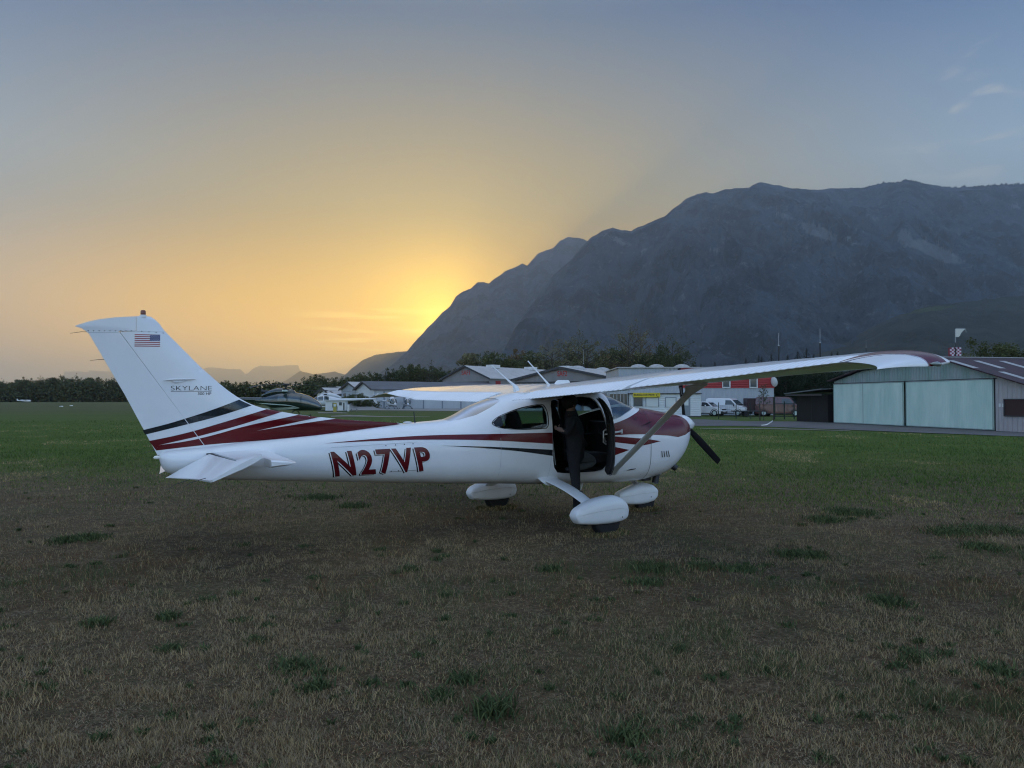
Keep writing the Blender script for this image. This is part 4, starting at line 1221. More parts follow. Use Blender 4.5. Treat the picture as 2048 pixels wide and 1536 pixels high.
p_.tube([(1.40, -.10, .52), (1.60, -.04, .47)], .008, 6); p_.tube([(1.40, .10, .52), (1.60, .04, .47)], .008, 6); p_.box(1.575, 1.635, -.05, .05, .385, .43)
p_.build('torque_link', P_METAL, G)
# exhaust pipes and lower cowl fittings
p_ = MB(); p_.tube([(1.80, -.19, .64), (1.84, -.20, .54), (1.80, -.21, .42)], .052, 14); p_.build('exhaust_pipe', P_DMETAL, plane, smooth=50)
p_ = MB(); p_.tube([(2.00, -.27, .72), (2.12, -.33, .635)], [.048, .048], 14); p_.build('breather_pipe', P_DMETAL, plane, smooth=50)
p_ = MB(); p_.prism([(1.74, .54), (1.78, .485), (1.95, .53), (2.10, .60), (2.12, .63)], -.16, .16); bevel(p_.build('cowl_scoop', P_WHITE, plane), .012)
p_ = MB(); p_.box(1.60, 1.76, -.17, .17, .455, .54); bevel(p_.build('cowl_flap', P_DMETAL, plane), .01)

# ---- propeller
pr_ = empty('propeller'); pr_.parent = plane; pr_.location = (2.62, 0, 1.285)
sp = MB(); sp.lathe([(.140, -.15), (.158, -.14), (.160, -.07), (.150, -.02), (.128, .04), (.100, .09), (.068, .14), (.036, .185), (.014, .205), (.003, .21)], axis='x', n=40)
sp.build('spinner', paint('spinner_paint', (.76, .77, .78), rough=.12), pr_, smooth=50)
for k, an in enumerate((8, -127, 120)):
    bl = MB(); rows = []
    for t, c_, tw, th_ in ((.08, .030, 40, .030), (.16, .038, 30, .026), (.25, .048, 24, .018), (.40, .055, 18, .013), (.60, .055, 14, .010), (.78, .052, 11, .008), (.885, .048, 10, .006), (.91, .043, 10, .005)):
        a_ = R(tw)
        rows.append([(c_ * math.cos(q) * math.sin(a_) + th_ * math.sin(q) * math.cos(a_), c_ * math.cos(q) * math.cos(a_) - th_ * math.sin(q) * math.sin(a_), t) for q in np.linspace(0, 2 * math.pi, 16, endpoint=False)])
    bl.grid(rows, closed_v=True, cap=True)
    b_ = bl.build('blade', mat('blade_black', (.010, .010, .011), rough=.75, spec=.2) if k == 0 else bpy.data.materials['blade_black'], pr_, smooth=50)
    b_.rotation_euler = (R(-an) , 0, 0)

# ---- the person climbing in
SKIN = mat('skin', (.20, .12, .09), rough=.55)
CLOTH = mat('black_jacket', (.014, .014, .016), rough=.95, bump=.6, bscale=25)
JEAN = mat('dark_jeans', (.12, .14, .15), rough=.95, bump=.5, bscale=30)
HAIR = mat('dark_hair', (.008, .007, .006), rough=.8)
def skin_chain(name, nodes, edges, m, parent, sub=2, root=0):
    me = bpy.data.meshes.new(name)
    me.from_pydata([n[0] for n in nodes], edges, [])
    o = bpy.data.objects.new(name, me); COL.objects.link(o)
    sk = o.modifiers.new('skin', 'SKIN'); sk.use_smooth_shade = True
    for i, n in enumerate(nodes):
        r = n[1]; me.skin_vertices[0].data[i].radius = r if isinstance(r, tuple) else (r, r)
        me.skin_vertices[0].data[i].use_root = (i == root)
    ss = o.modifiers.new('sub', 'SUBSURF'); ss.levels = sub; ss.render_levels = sub
    r_ = bpy.data.meshes.new_from_object(o.evaluated_get(bpy.context.evaluated_depsgraph_get()))
    bpy.data.objects.remove(o)
    return link(name, r_, m, parent, smooth=180)
# local to the aircraft, x forward, y away from the camera; the person leans in through the door opening
c31, s31 = math.cos(PTH), math.sin(PTH)
def p2w(x, y): return (PX0 + c31 * x - s31 * y, PY0 + s31 * x + c31 * y)
pw = p2w(-.05, -.72)
person = empty('person', (pw[0], pw[1], 0), PTH, 'person in dark jacket and jeans leaning in at the open cabin door', 'person')
J = lambda x, y, z: (x + .05, y + .72, z)
body_nodes = [
    (J(.02, -.62, .93), (.135, .11)),       # 0 pelvis
    (J(.03, -.61, 1.06), (.125, .10)),      # 1 waist
    (J(.02, -.60, 1.22), (.150, .115)),     # 2 chest
    (J(-.01, -.59, 1.37), (.145, .10)),     # 3 upper chest
    (J(-.03, -.585, 1.45), (.060, .058)),   # 4 neck base
    (J(-.03, -.58, 1.52), (.052, .052)),    # 5 neck
    (J(-.02, -.575, 1.575), (.078, .072)),  # 6 jaw
    (J(-.025, -.575, 1.645), (.090, .080)), # 7 skull
    (J(-.03, -.575, 1.70), (.065, .06)),    # 8 crown
    # near arm, reaching back to the door post
    (J(-.12, -.72, 1.39), .055), (J(-.24, -.80, 1.24), .044), (J(-.29, -.72, 1.285), .035), (J(-.30, -.655, 1.305), (.034, .022)),   # 9-12
    # far arm, on the seat
    (J(.13, -.47, 1.38), .055), (J(.25, -.40, 1.20), .044), (J(.36, -.36, 1.08), .034), (J(.42, -.34, 1.04), (.03, .02)),   # 13-16
    # standing leg, heel lifted
    (J(-.06, -.70, .86), .090), (J(-.09, -.79, .52), .062), (J(-.115, -.84, .40), .058), (J(-.14, -.86, .16), .042), (J(-.13, -.86, .095), (.046, .04)), (J(-.02, -.88, .055), (.048, .032)), (J(.05, -.89, .045), (.042, .025)),  # 17-23
    # kneeling leg on the sill
    (J(.12, -.54, .90), .088), (J(.40, -.48, .86), .068), (J(.44, -.47, .80), .062), (J(.20, -.50, .755), .050), (J(.02, -.53, .735), .040), (J(-.08, -.55, .74), (.045, .032)),   # 24-29
]
ed = [(0, 1), (1, 2), (2, 3), (3, 4), (4, 5), (5, 6), (6, 7), (7, 8), (3, 9), (9, 10), (10, 11), (11, 12), (3, 13), (13, 14), (14, 15), (15, 16), (0, 17), (17, 18), (18, 19), (19, 20), (20, 21), (21, 22), (22, 23), (0, 24), (24, 25), (25, 26), (26, 27), (27, 28), (28, 29)]
pb = skin_chain('body', body_nodes, ed, [SKIN, CLOTH, JEAN, HAIR, P_DARKRUB], person)
# fingers of the hand on the door post, thumb on the other side
for i, (dz, L_) in enumerate(((.022, .070), (.008, .078), (-.006, .074), (-.020, .060))):
    q0 = Vector(J(-.297, -.648, 1.305 + dz))
    skin_chain('finger', [(tuple(q0), .009), (tuple(q0 + Vector((-.012, L_ * .42, .002))), .0085), (tuple(q0 + Vector((.004, L_ * .78, .001))), .0075), (tuple(q0 + Vector((.024, L_ * .95, 0))), .0065)], [(0, 1), (1, 2), (2, 3)], SKIN, pb, 1)
q0 = Vector(J(-.285, -.66, 1.33))
skin_chain('thumb', [(tuple(q0), .011), (tuple(q0 + Vector((.028, .012, .012))), .0095), (tuple(q0 + Vector((.045, .034, .016))), .008)], [(0, 1), (1, 2)], SKIN, pb, 1)
fm = np.zeros(len(pb.data.polygons), np.int32)
for p in pb.data.polygons:
    x, y, z = p.center; x -= .05; y -= .72
    if z > 1.475: k = 0
    elif x < -.285 and z > 1.26: k = 0
    elif z > .96: k = 1
    elif y < -.63: k = 1 if z > .115 else 4
    elif z < .115 or (x < -.03 and .69 < z < .79 and y > -.62): k = 4
    else: k = 2
    fm[p.index] = k
pb.data.polygons.foreach_set('material_index', fm)
hh = MB()
HC = Vector(J(-.035, -.575, 1.655))
P_ = []
for i in range(11):
    P_.append([tuple(HC + Vector((.114 * math.sin(th_) * math.cos(q) - .010, .102 * math.sin(th_) * math.sin(q), .105 * math.cos(th_)))) for q in np.linspace(0, 2 * math.pi, 24, endpoint=False) for th_ in [math.pi * (.97 - .52 * max(math.cos(q), 0) ** .7) * i / 10]])
hh.grid(P_, closed_v=True); hh.build('hair', HAIR, person, smooth=60)
fc = MB()
fc.blob(tuple(HC + Vector((.093, .0, -.045))), (.018, .013, .02), 8, 6); fc.build('nose', SKIN, pb, smooth=60); fc = MB(); fc.blob(tuple(HC + Vector((-.0, -.082, -.035))), (.022, .010, .03), 8, 6); fc.build('ear', SKIN, pb, smooth=60); fc = MB(); fc.blob(tuple(HC + Vector((-.0, .082, -.035))), (.022, .010, .03), 8, 6)
fc.build('ear', SKIN, pb, smooth=60)
# a dark collar
cl = MB(); cl.lathe([(.085, 1.41), (.078, 1.48), (.076, 1.53), (.066, 1.52)], (J(-.03, -.583, 0)[0], J(-.03, -.583, 0)[1], 0), 'z', 20); cl.build('collar', CLOTH, person, smooth=60)
# ------------------------------------------------------------------ pavements, tracks
M_asph = mat('asphalt', (.115, .115, .115), rough=.9, noise=.35, nscale=.35, bump=.4, bscale=8)
M_conc = mat('concrete', (.26, .25, .235), rough=.9, noise=.3, nscale=.5)
M_dirt = mat('pale_gravel', (.24, .22, .18), rough=.95, noise=.4, nscale=.8)
def sheet(name, pts, m, z, kind='structure'):
    o = MB().add([(p[0], p[1], z) for p in pts], [tuple(range(len(pts)))]).build(name, m)
    return tag(o, kind=kind)
g = ground_at
def strip_px(name, up, dn, m, z):
    return sheet(name, [g(*p) for p in up] + [g(*p) for p in dn[::-1]], m, z)
strip_px('taxiway', [(1376, 843), (1480, 842.5), (1592, 843), (1668, 845), (1993, 861), (2048, 863.5), (2700, 885)], [(1376, 852), (1480, 852), (1560, 854.5), (1700, 860), (1850, 866), (2048, 873.5), (2700, 905)], M_asph, .012)
strip_px('taxiway', [(1376, 838.5), (1408, 839), (1450, 841), (1480, 842.4)], [(1376, 842.9), (1408, 842.9), (1450, 842.9), (1480, 842.6)], M_asph, .014)
strip_px('apron', [(690, 818.2), (760, 817.6), (900, 816.6), (1120, 816)], [(690, 820.8), (760, 820.6), (900, 822.0), (1120, 822.5)], M_conc, .012)
strip_px('path', [(636, 824.6), (690, 825.2), (696, 826)], [(636, 826.6), (690, 826.8), (696, 826.9)], M_dirt, .014)
strip_px('path', [(662, 831.8), (700, 830), (760, 832.4), (860, 833.6)], [(662, 833.6), (700, 833.2), (760, 834), (860, 834.2)], M_dirt, .014)
strip_px('path', [(1400, 857.6), (1440, 857.4), (1500, 857), (1560, 857.4), (1700, 861.4)], [(1400, 858.6), (1440, 858.6), (1500, 858.2), (1560, 858.8), (1700, 862.2)], M_dirt, .014)

# ------------------------------------------------------------------ materials with sheet metal ribs
def ribbed(name, col, period, depth=.35, rough=.5, axis='X', dirt=.25, dcol=None, dscale=.5, metal=0., stretch=(1, 1, .25)):
    m = mat(name, col, rough=rough, noise=dirt, nscale=dscale, col2=dcol, stretch=stretch, metal=metal)
    nt = m.node_tree; N, L = nt.nodes, nt.links
    b = N['Principled BSDF']
    tc = N.new('ShaderNodeTexCoord'); sp = N.new('ShaderNodeSeparateXYZ'); L.new(tc.outputs['Object'], sp.inputs[0])
    mu = N.new('ShaderNodeMath'); mu.operation = 'MULTIPLY'; mu.inputs[1].default_value = 2 * math.pi / period; L.new(sp.outputs[axis], mu.inputs[0])
    si = N.new('ShaderNodeMath'); si.operation = 'SINE'; L.new(mu.outputs[0], si.inputs[0])
    sm = N.new('ShaderNodeMapRange'); sm.inputs[1].default_value = -.5; sm.inputs[2].default_value = .5; L.new(si.outputs[0], sm.inputs[0])
    bp = N.new('ShaderNodeBump'); bp.inputs['Strength'].default_value = depth; bp.inputs['Distance'].default_value = .04; L.new(sm.outputs[0], bp.inputs['Height'])
    L.new(bp.outputs[0], b.inputs['Normal'])
    return m
M_mint = ribbed('mint_door_paint', (.56, .70, .62), .13, .3, .55, dirt=.3, dcol=(.42, .58, .52), dscale=1.2)
M_mint2 = ribbed('mint_cladding', (.33, .37, .37), .25, .8, .6, dcol=(.19, .30, .26), dscale=1.0)
M_gclad = ribbed('grey_cladding', (.42, .38, .37), .30, .8, .6, dcol=(.33, .31, .32), dscale=.8)
M_roofd = ribbed('dark_roof', (.065, .032, .040), .18, .8, .7, dcol=(.03, .02, .026), dscale=1.5, stretch=(1, 1, 1))
M_trans = ribbed('translucent_sheet', (.44, .44, .43), .18, .5, .4, dcol=(.30, .30, .29), dscale=3.)
M_blackwood = ribbed('black_boards', (.012, .011, .011), .15, .5, .8)
M_redclad = ribbed('red_boards', (.36, .030, .032), .24, .6, .5, axis='Z', dirt=.15)
M_lgrey = ribbed('light_grey_cladding', (.40, .43, .46), .33, .6, .5, dirt=.12)
M_white_bd = ribbed('white_boards', (.66, .68, .68), .18, .35, .55, axis='Z', dirt=.1)
M_white = mat('white_render', (.68, .68, .66), rough=.7, noise=.12, nscale=.6)
M_dark = mat('dark_opening', (.012, .012, .014), rough=.6)
M_bluedoor = ribbed('blue_doors', (.17, .25, .36), .5, .5, .5, dirt=.3)
M_offwhite = ribbed('pale_cladding', (.52, .54, .55), .4, .4, .5, dirt=.15)
M_roofl = ribbed('light_roof', (.46, .44, .42), .4, .4, .5, dirt=.2)
M_roofg = mat('grey_roof', (.13, .13, .14), rough=.7, noise=.3, nscale=.3)
M_trim = mat('dark_trim', (.04, .04, .045), rough=.5)
M_signred = mat('red_letters', (.45, .03, .03), rough=.5)
M_yellow = mat('yellow_sign', (.62, .48, .03), rough=.5)
M_letter = mat('black_letters', (.02, .02, .02), rough=.5)
M_winglass = mat('window_glass', (.05, .07, .08), rough=.08, spec=.8)
M_curtain = mat('window_blind', (.62, .64, .62), rough=.7)
M_door2 = mat('door_grey', (.22, .25, .28), rough=.5)
M_redw = mat('dark_red_shutter', (.045, .018, .016), rough=.7)

def wall_text(par, s, x, z, h, m, y=-.03, w=None, th=.02):
    bm = text_bm(s, 1.0, offset=.01)
    xs_ = [v.co.x for v in bm.verts]; ys_ = [v.co.y for v in bm.verts]
    k = h / (max(ys_) - min(ys_)); kx = w / (max(xs_) - min(xs_)) if w else k
    for v in bm.verts: v.co = Vector((x + (v.co.x - min(xs_)) * kx, y, z + (v.co.y - min(ys_)) * k))
    r = bmesh.ops.extrude_face_region(bm, geom=bm.faces[:])
    for v in [q for q in r['geom'] if isinstance(q, bmesh.types.BMVert)]: v.co.y -= th
    V, Fc = bm_arrays(bm); bm.free()
    return MB().add(V, Fc).build('sign_lettering', m, par)

def frame_along(A, B):
    """an Empty at A whose local x runs along the wall to B, local y into the building"""
    d = (Vector(B) - Vector(A)); d.z = 0
    return math.atan2(d.y, d.x), d.length

# --- the mint green hangar on the right
rz, L0 = frame_along((23.3, 55.6, 0), (26.0, 41.3, 0))
H = empty('hangar', (23.3, 55.6, 0), rz, 'weathered mint green hangar with big sliding doors and dark corrugated roof', 'hangar')
# local: x along the front wall (0..17.6), y>0 = behind the wall
LN, DP = 17.8, 26.0
roofline = [(0, 3.00), (3.3, 3.66), (7.0, 3.88), (10.63, 4.05), (LN, 2.08)]
zr = lambda x: float(np.interp(x, [p[0] for p in roofline], [p[1] for p in roofline]))
m_ = MB(); m_.prism([(0, 2.83), (14.5, 2.83), (14.5, zr(14.5))] + [p for p in roofline[::-1] if p[0] < 14.5], 0, .12)
m_.build('gable_wall', M_mint2, H)
m_ = MB(); m_.prism([(14.5, 0), (LN, 0), (LN, zr(LN)), (14.5, zr(14.5))], .0, .14); m_.build('wall', M_gclad, H)
m_ = MB(); m_.box(0, .14, .14, DP, 0, 3.0); m_.build('wall', M_gclad, H)
m_ = MB(); m_.box(LN - .14, LN, .14, DP, 0, 2.1); m_.build('wall', M_gclad, H)
m_ = MB(); m_.prism([(.14, 0), (LN - .14, 0), (LN - .14, zr(LN) - .05)] + [(p[0], p[1] - .05) for p in roofline[-2::-1] if p[0] > .14] + [(.14, 3.0)], DP - .12, DP); m_.build('wall', M_gclad, H)
def hdoor(x0, x1, y, name='sliding_door'):
    m_ = MB(); m_.box(x0, x1, y - .06, y, .05, 2.80)
    d = m_.build(name, M_mint, H)
    m_ = MB()
    for xx in (x0, x1 - .05): m_.box(xx, xx + .05, y - .075, y - .062, .05, 2.80)
    m_.box(x0, x1, y - .075, y - .062, 2.76, 2.81); m_.box(x0, x1, y - .075, y - .062, .04, .09)
    m_.build('door_frame', M_mint2, d)
hdoor(.05, 3.65, -.03); hdoor(3.5, 7.5, -.12); hdoor(7.62, 14.44, -.03)
m_ = MB(); m_.box(-.05, 14.6, -.10, -.005, 2.815, 2.86); m_.build('door_rail', M_trim, H)
MB().box(7.5, 7.62, -.02, .02, 0, 2.8).build('door_gap', M_dark, H); MB().box(14.44, 14.5, -.02, .02, 0, 2.8).build('door_gap', M_dark, H)
def rplane(x0, x1, z0, z1, y0, y1, off=.06, th=.05):
    return [(x0, y0, z0 + off), (x1, y0, z1 + off), (x1, y1, z1 + off), (x0, y1, z0 + off)]
m_ = MB()
for (x0, z0), (x1, z1) in zip([(-.35, 2.95)] + roofline[1:], roofline[1:-1] + [roofline[-1]] + [(LN + .5, 2.0)]):
    if x1 <= x0: continue
    a = [(x0, -.35, z0 + .04), (x1, -.35, z1 + .04), (x1, DP + .3, z1 + .04), (x0, DP + .3, z0 + .04)]
    b = [(p[0], p[1], p[2] + .07) for p in a]
    m_.add(a + b, [(0, 3, 2, 1), (4, 5, 6, 7), (0, 1, 5, 4), (1, 2, 6, 5), (2, 3, 7, 6), (3, 0, 4, 7)])
rf = m_.build('roof', M_roofd, H, fix=False)
for k in range(12):
    for xa, xb, yo in ((11.4, 13.3, -.28), (14.1, 15.9, .55)):
        yy = yo + 1.7 * k
        z0, z1 = zr(xa) + .118, zr(xb) + .118
        MB().add([(xa, yy, z0), (xb, yy, z1), (xb, yy + .40, z1), (xa, yy + .40, z0)], [(0, 1, 2, 3)]).build('roof_light', M_trans, rf)
m_ = MB(); m_.tube([(10.63, -.35, 4.17), (10.63, DP + .3, 4.17)], .09, 8, flat=(1, .6)); m_.build('ridge_cap', mat('ridge_grey', (.22, .21, .21), rough=.6), rf)
m_ = MB(); m_.box(15.15, LN - .15, -.03, .02, .86, 1.68); w_ = m_.build('window', M_redw, H)
m_ = MB(); m_.box(15.08, LN - .1, -.06, -.032, .80, .86); m_.box(15.08, 15.15, -.06, -.032, .86, 1.68); m_.box(15.08, LN - .1, -.06, -.032, 1.68, 1.73); m_.build('window_frame', M_trim, w_)
for x in (14.72, 14.93):
    m_ = MB(); m_.box(x, x + .13, -.012, -.002, 1.30, 1.48); m_.build('notice', M_curtain, H)

# --- black shed beside it
A, B = (22.5, 60.8), (23.15, 56.4)
rz, L1 = frame_along((*A, 0), (*B, 0))
S = empty('shed', (*A, 0), rz, 'low black wooden shed between the mint green hangar and the parked vans', 'shed')
m_ = MB(); m_.box(0, L1, 0, 6, 0, 2.05); m_.build('wall', M_blackwood, S)
m_ = MB(); m_.box(L1 * .5 - .03, L1 * .5 + .03, -.02, -.002, .05, 1.95); m_.build('door_gap', M_dark, S)
m_ = MB(); a = [(-.9, -.6, 2.12), (L1 + .2, -.6, 2.42), (L1 + .2, 6.3, 2.62), (-.9, 6.3, 2.34)]
b = [(p[0], p[1], p[2] + .08) for p in a]
m_.add(a + b, [(0, 3, 2, 1), (4, 5, 6, 7), (0, 1, 5, 4), (1, 2, 6, 5), (2, 3, 7, 6), (3, 0, 4, 7)]); m_.build('roof', ribbed('shed_roof', (.13, .15, .16), .35, 1., .6, axis='Y'), S, fix=False)
m_ = MB(); m_.box(-.75, L1 + .1, -.55, -.50, 1.98, 2.11); m_.build('gutter', M_trim, S)

# --- grey and red building behind the vehicles
A, B = (11.8, 84.4), (28.6, 84.0)
rz, L2 = frame_along((*A, 0), (*B, 0))
Bd = empty('workshop_building', (*A, 0), rz, 'long workshop with light grey ribbed walls and a red boarded upper storey', 'building')
MB().box(0, L2, 0, 14, 0, 2.96).build('wall', M_lgrey, Bd)
MB().box(6.5, L2 + .06, -.06, 14, 2.965, 5.15).build('upper_wall', M_redclad, Bd)
MB().box(-.1, 6.45, -.02, 14, 2.965, 5.15).build('upper_wall', M_lgrey, Bd)
MB().box(-.3, L2 + .3, -.2, 14.2, 5.16, 5.27).build('roof', M_roofl, Bd)
for pxx in (1390, 1446, 1500):
    x = (pxx - 1024) / F_PX * 84.1 - A[0]
    m_ = MB(); m_.box(x, x + .68, -.10, -.065, 3.08, 4.1); w_ = m_.build('window', M_winglass, Bd)
    m_ = MB(); m_.box(x - .09, x + .80, -.13, -.07, 2.97, 3.08); m_.box(x + .68, x + .80, -.13, -.07, 3.08, 4.15); m_.box(x - .09, x, -.13, -.07, 3.08, 4.15); m_.build('window_frame', M_white, w_)
for x in (2.6, 4.7, 7.6):
    m_ = MB(); P_ = [[(x + .95 * math.cos(q) * math.cos(e), 4 + 1.1 * math.sin(q) * math.cos(e), 5.27 + .5 * math.sin(e)) for q in np.linspace(0, 2 * math.pi, 20, endpoint=False)] for e in np.linspace(0, math.pi / 2, 6)]
    m_.grid(P_, closed_v=True); m_.build('roof_dome', M_trans, Bd, smooth=60)
m_ = MB(); m_.lathe([(.02, 0), (.27, .03), (.45, .10), (.54, .17), (.52, .17), (.42, .12), (.02, .04)], axis='y', n=24)
ds = m_.build('satellite_dish', M_white, None, smooth=50); ds.parent = Bd; ds.location = (L2 - .25, -.5, 3.60); ds.rotation_euler = (R(10), 0, R(-66))
MB().tube([(L2 - .1, -.06, 3.2), (L2 - .2, -.40, 3.5)], .03, 6).build('dish_bracket', M_trim, Bd)

# --- small white office with the yellow sign
A, B = (11.6, 75.1), (18.42, 75.0)
rz, L3 = frame_along((*A, 0), (*B, 0))
O = empty('office_cabin', (*A, 0), rz, 'small white boarded office cabin under a yellow sign', 'office')
MB().box(0, L3, 0, 4, .1, 2.24).build('wall', M_white_bd, O)
MB().box(-.1, L3 + .06, -.15, 4.1, 2.245, 2.33).build('roof', M_trim, O)
MB().box(L3 - .08, L3 - .0, -.02, -.004, .1, 2.24).build('corner_trim', M_white, O)
for x0, x1, z0, mm_ in ((.3, 1.1, 1.05, M_winglass), (1.5, 2.65, 1.02, M_curtain), (3.4, 4.35, 1.0, M_curtain)):
    w_ = MB().box(x0, x1, -.05, -.003, z0, 1.86).build('window', mm_, O)
    m_ = MB(); m_.box(x0 - .07, x0, -.07, -.004, z0 - .03, 1.93); m_.box(x1, x1 + .09, -.07, -.004, z0 - .03, 1.93); m_.box(x0, x1, -.07, -.052, 1.86, 1.93); m_.build('window_frame', M_door2, w_)
d_ = MB().box(5.0, 5.78, -.04, -.003, .12, 2.0).build('door', M_door2, O)
MB().box(5.12, 5.60, -.055, -.042, 1.12, 1.78).build('door_pane', M_curtain, d_)
MB().box(.1, L3, -.02, -.004, .0, .098).build('plinth', M_trim, O)
sg = empty('sign_board', (0, 0, 0), 0, 'yellow board reading BUREAU DE PISTE C on the white office', 'sign')
M0 = Matrix.Translation((*A, 0)) @ Matrix.Rotation(rz, 4, 'Z')
sg.matrix_world = M0 @ Matrix.Translation((.20, -.25, 1.92))
MB().box(0, 2.62, 0, .05, 0, .44).build('board', M_yellow, sg)
wall_text(sg, 'BUREAU DE PISTE', .08, .14, .19, M_letter, -.004, 1.98, .01); wall_text(sg, 'C', 2.24, .07, .29, M_letter, -.004, .26, .01)
MB().box(1.2, 1.25, .05, .25, .1, .2).build('bracket', M_trim, sg)
# glazed lean-to left of the office
A2, B2 = (9.8, 77.0), (11.5, 76.6)
rz, L4 = frame_along((*A2, 0), (*B2, 0))
V = empty('glazed_porch', (*A2, 0), rz, 'glazed porch with reflecting panes left of the white office', 'porch')
MB().box(0, L4, 0, 3, 0, .9).build('wall', M_lgrey, V)
MB().box(0, L4, .02, 2.9, .905, 2.25).build('pane', M_winglass, V)
m_ = MB(); m_.box(-.1, L4 + .1, -.1, 3, 2.255, 2.4)
for x in np.linspace(0, L4, 6): m_.box(x - .03, x + .03, -.03, .015, .9, 2.26)
m_.build('frame', M_lgrey, V)

# --- gabled halls
def gable_hall(name, A, B, depth, eave, apex, label, m_front, m_side, m_roof, ax=.5, over=.5, cat='hangar', trim=True):
    rz, L_ = frame_along((*A, 0), (*B, 0))
    E_ = empty(name, (*A, 0), rz, label, cat)
    MB().prism([(0, 0), (L_, 0), (L_, eave), (L_ * ax, apex), (0, eave)], 0, .2).build('front_wall', m_front, E_)
    MB().prism([(0, 0), (L_, 0), (L_, eave), (L_ * ax, apex), (0, eave)], depth - .2, depth).build('back_wall', m_side, E_)
    MB().box(0, .2, .2, depth - .2, 0, eave).build('side_wall', m_side, E_)
    MB().box(L_ - .2, L_, .2, depth - .2, 0, eave).build('side_wall', m_side, E_)
    m_ = MB()
    for x0, z0, x1, z1 in ((-over, eave - over * (apex - eave) / (L_ * ax), L_ * ax, apex), (L_ * ax, apex, L_ + over, eave - over * (apex - eave) / (L_ * (1 - ax)))):
        a = [(x0, -over, z0 + .03), (x1, -over, z1 + .03), (x1, depth + over, z1 + .03), (x0, depth + over, z0 + .03)]
        b = [(p[0], p[1], p[2] + .18) for p in a]
        m_.add(a + b, [(0, 3, 2, 1), (4, 5, 6, 7), (0, 1, 5, 4), (1, 2, 6, 5), (2, 3, 7, 6), (3, 0, 4, 7)])
    m_.build('roof', m_roof, E_, fix=False)
    if trim:
        m_ = MB()
        for x0, z0, x1, z1 in ((-over, eave - over * (apex - eave) / (L_ * ax), L_ * ax, apex), (L_ * ax, apex, L_ + over, eave - over * (apex - eave) / (L_ * (1 - ax)))):
            a = [(x0, -over - .06, z0 - .12), (x1, -over - .06, z1 - .12), (x1, -over - .01, z1 - .12), (x0, -over - .01, z0 - .12)]
            b = [(p[0], p[1], p[2] + .36) for p in a]
            m_.add(a + b, [(0, 3, 2, 1), (4, 5, 6, 7), (0, 1, 5, 4), (1, 2, 6, 5), (2, 3, 7, 6), (3, 0, 4, 7)])
        m_.build('verge_board', M_trim, E_, fix=False)
    return E_, L_
def px(x, D): return ((x - 1024) / F_PX * D, D)
M_salmon = ribbed('grey_pink_cladding', (.27, .25, .245), .6, .4, .6, dirt=.2)
E_, L_ = gable_hall('hangar', px(885, 166), px(979, 158), 30, 6.1, 8.7, 'grey gabled hangar marked SAF1 in red behind the far wing', M_salmon, M_salmon, M_roofl)
wall_text(E_, 'SAF1', L_ * .42, 6.9, .95, M_signred, -.02, 2.3)
MB().box(.3, 1.0, -.06, -.003, 0, 4.3).build('door_post', M_dark, E_)
MB().box(1.1, 3.1, -.08, -.003, 0, 4.6).build('door_leaf', M_offwhite, E_)
for k in range(4): MB().box(3.15 + k * 2.2, 5.3 + k * 2.2, -.08 - .02 * (k % 2), -.003, 0, 5.2).build('door_leaf', M_bluedoor, E_)
MB().box(.2, L_ - .1, -.35, -.003, 5.25, 5.45).build('canopy', M_trim, E_)
for y0, m__ in ((2.0, M_redclad), (9.5, M_redclad)):
    MB().box(L_ + .003, L_ + .06, y0, y0 + 1.6, 2.2, 5.6).build('door_panel', m__, E_); MB().box(L_ + .003, L_ + .06, y0, y0 + 1.6, 0, 2.15).build('door', M_dark, E_)
for k in range(5): MB().box(L_ + .003, L_ + .07, 13 + k * 2.6, 15.45 + k * 2.6, .2, 4.8).build('door_leaf', M_offwhite, E_)
for y in (8, 22): MB().box(L_ * .5 - 1., L_ * .5 + 1., y, y + 2.5, 8.6, 9.35).build('roof_vent', M_white, E_)
E_, L_ = gable_hall('hangar', px(1030, 128), px(1224, 117), 20, 4.95, 6.75, 'grey gabled hangar marked SAF2 in red behind the roof aerials', M_salmon, M_salmon, M_roofl)
wall_text(E_, 'SAF2', L_ * .46, 5.42, .85, M_signred, -.02, 1.85)
for k in range(6): MB().box(1.0 + k * 2.0, 2.95 + k * 2.0, -.08 - .02 * (k % 2), -.003, 0, 4.35).build('door_leaf', M_bluedoor if k > 2 else M_offwhite, E_)
MB().box(.2, L_ - .1, -.35, -.003, 4.4, 4.6).build('canopy', M_trim, E_)
MB().box(13.4, 15.3, -.07, -.003, 0, 4.3).build('door_panel', M_offwhite, E_); MB().box(13.2, 13.9, -.09, -.072, 3.9, 4.15).build('red_plate', M_signred, E_)
for y in (3, 11):
    m_ = MB(); P_ = [[(L_ * .56 + 1.5 * math.cos(q) * math.cos(e), y + 1.3 * math.sin(q) * math.cos(e), 6.45 + .75 * math.sin(e)) for q in np.linspace(0, 2 * math.pi, 18, endpoint=False)] for e in np.linspace(0, math.pi / 2, 6)]
    m_.grid(P_, closed_v=True); m_.build('roof_dome', M_trans, E_, smooth=60)
MB().box(L_ * .42, L_ * .42 + 1.6, 1.5, 3.5, 6.4, 7.15).build('roof_vent', M_white, E_)
E_, L_ = gable_hall('hangar', px(1226, 108), px(1300, 100), 16, 4.5, 5.6, 'plain grey ribbed hangar between the SAF2 hangar and the workshop', M_gclad, M_gclad, M_roofl, ax=.8)
E_, L_ = gable_hall('hall', px(712, 150), px(746, 141), 26, 3.6, 5.0, 'white gabled hall with long dark grey roof left of the far wing tip', M_white, M_offwhite, M_roofg, cat='hall')
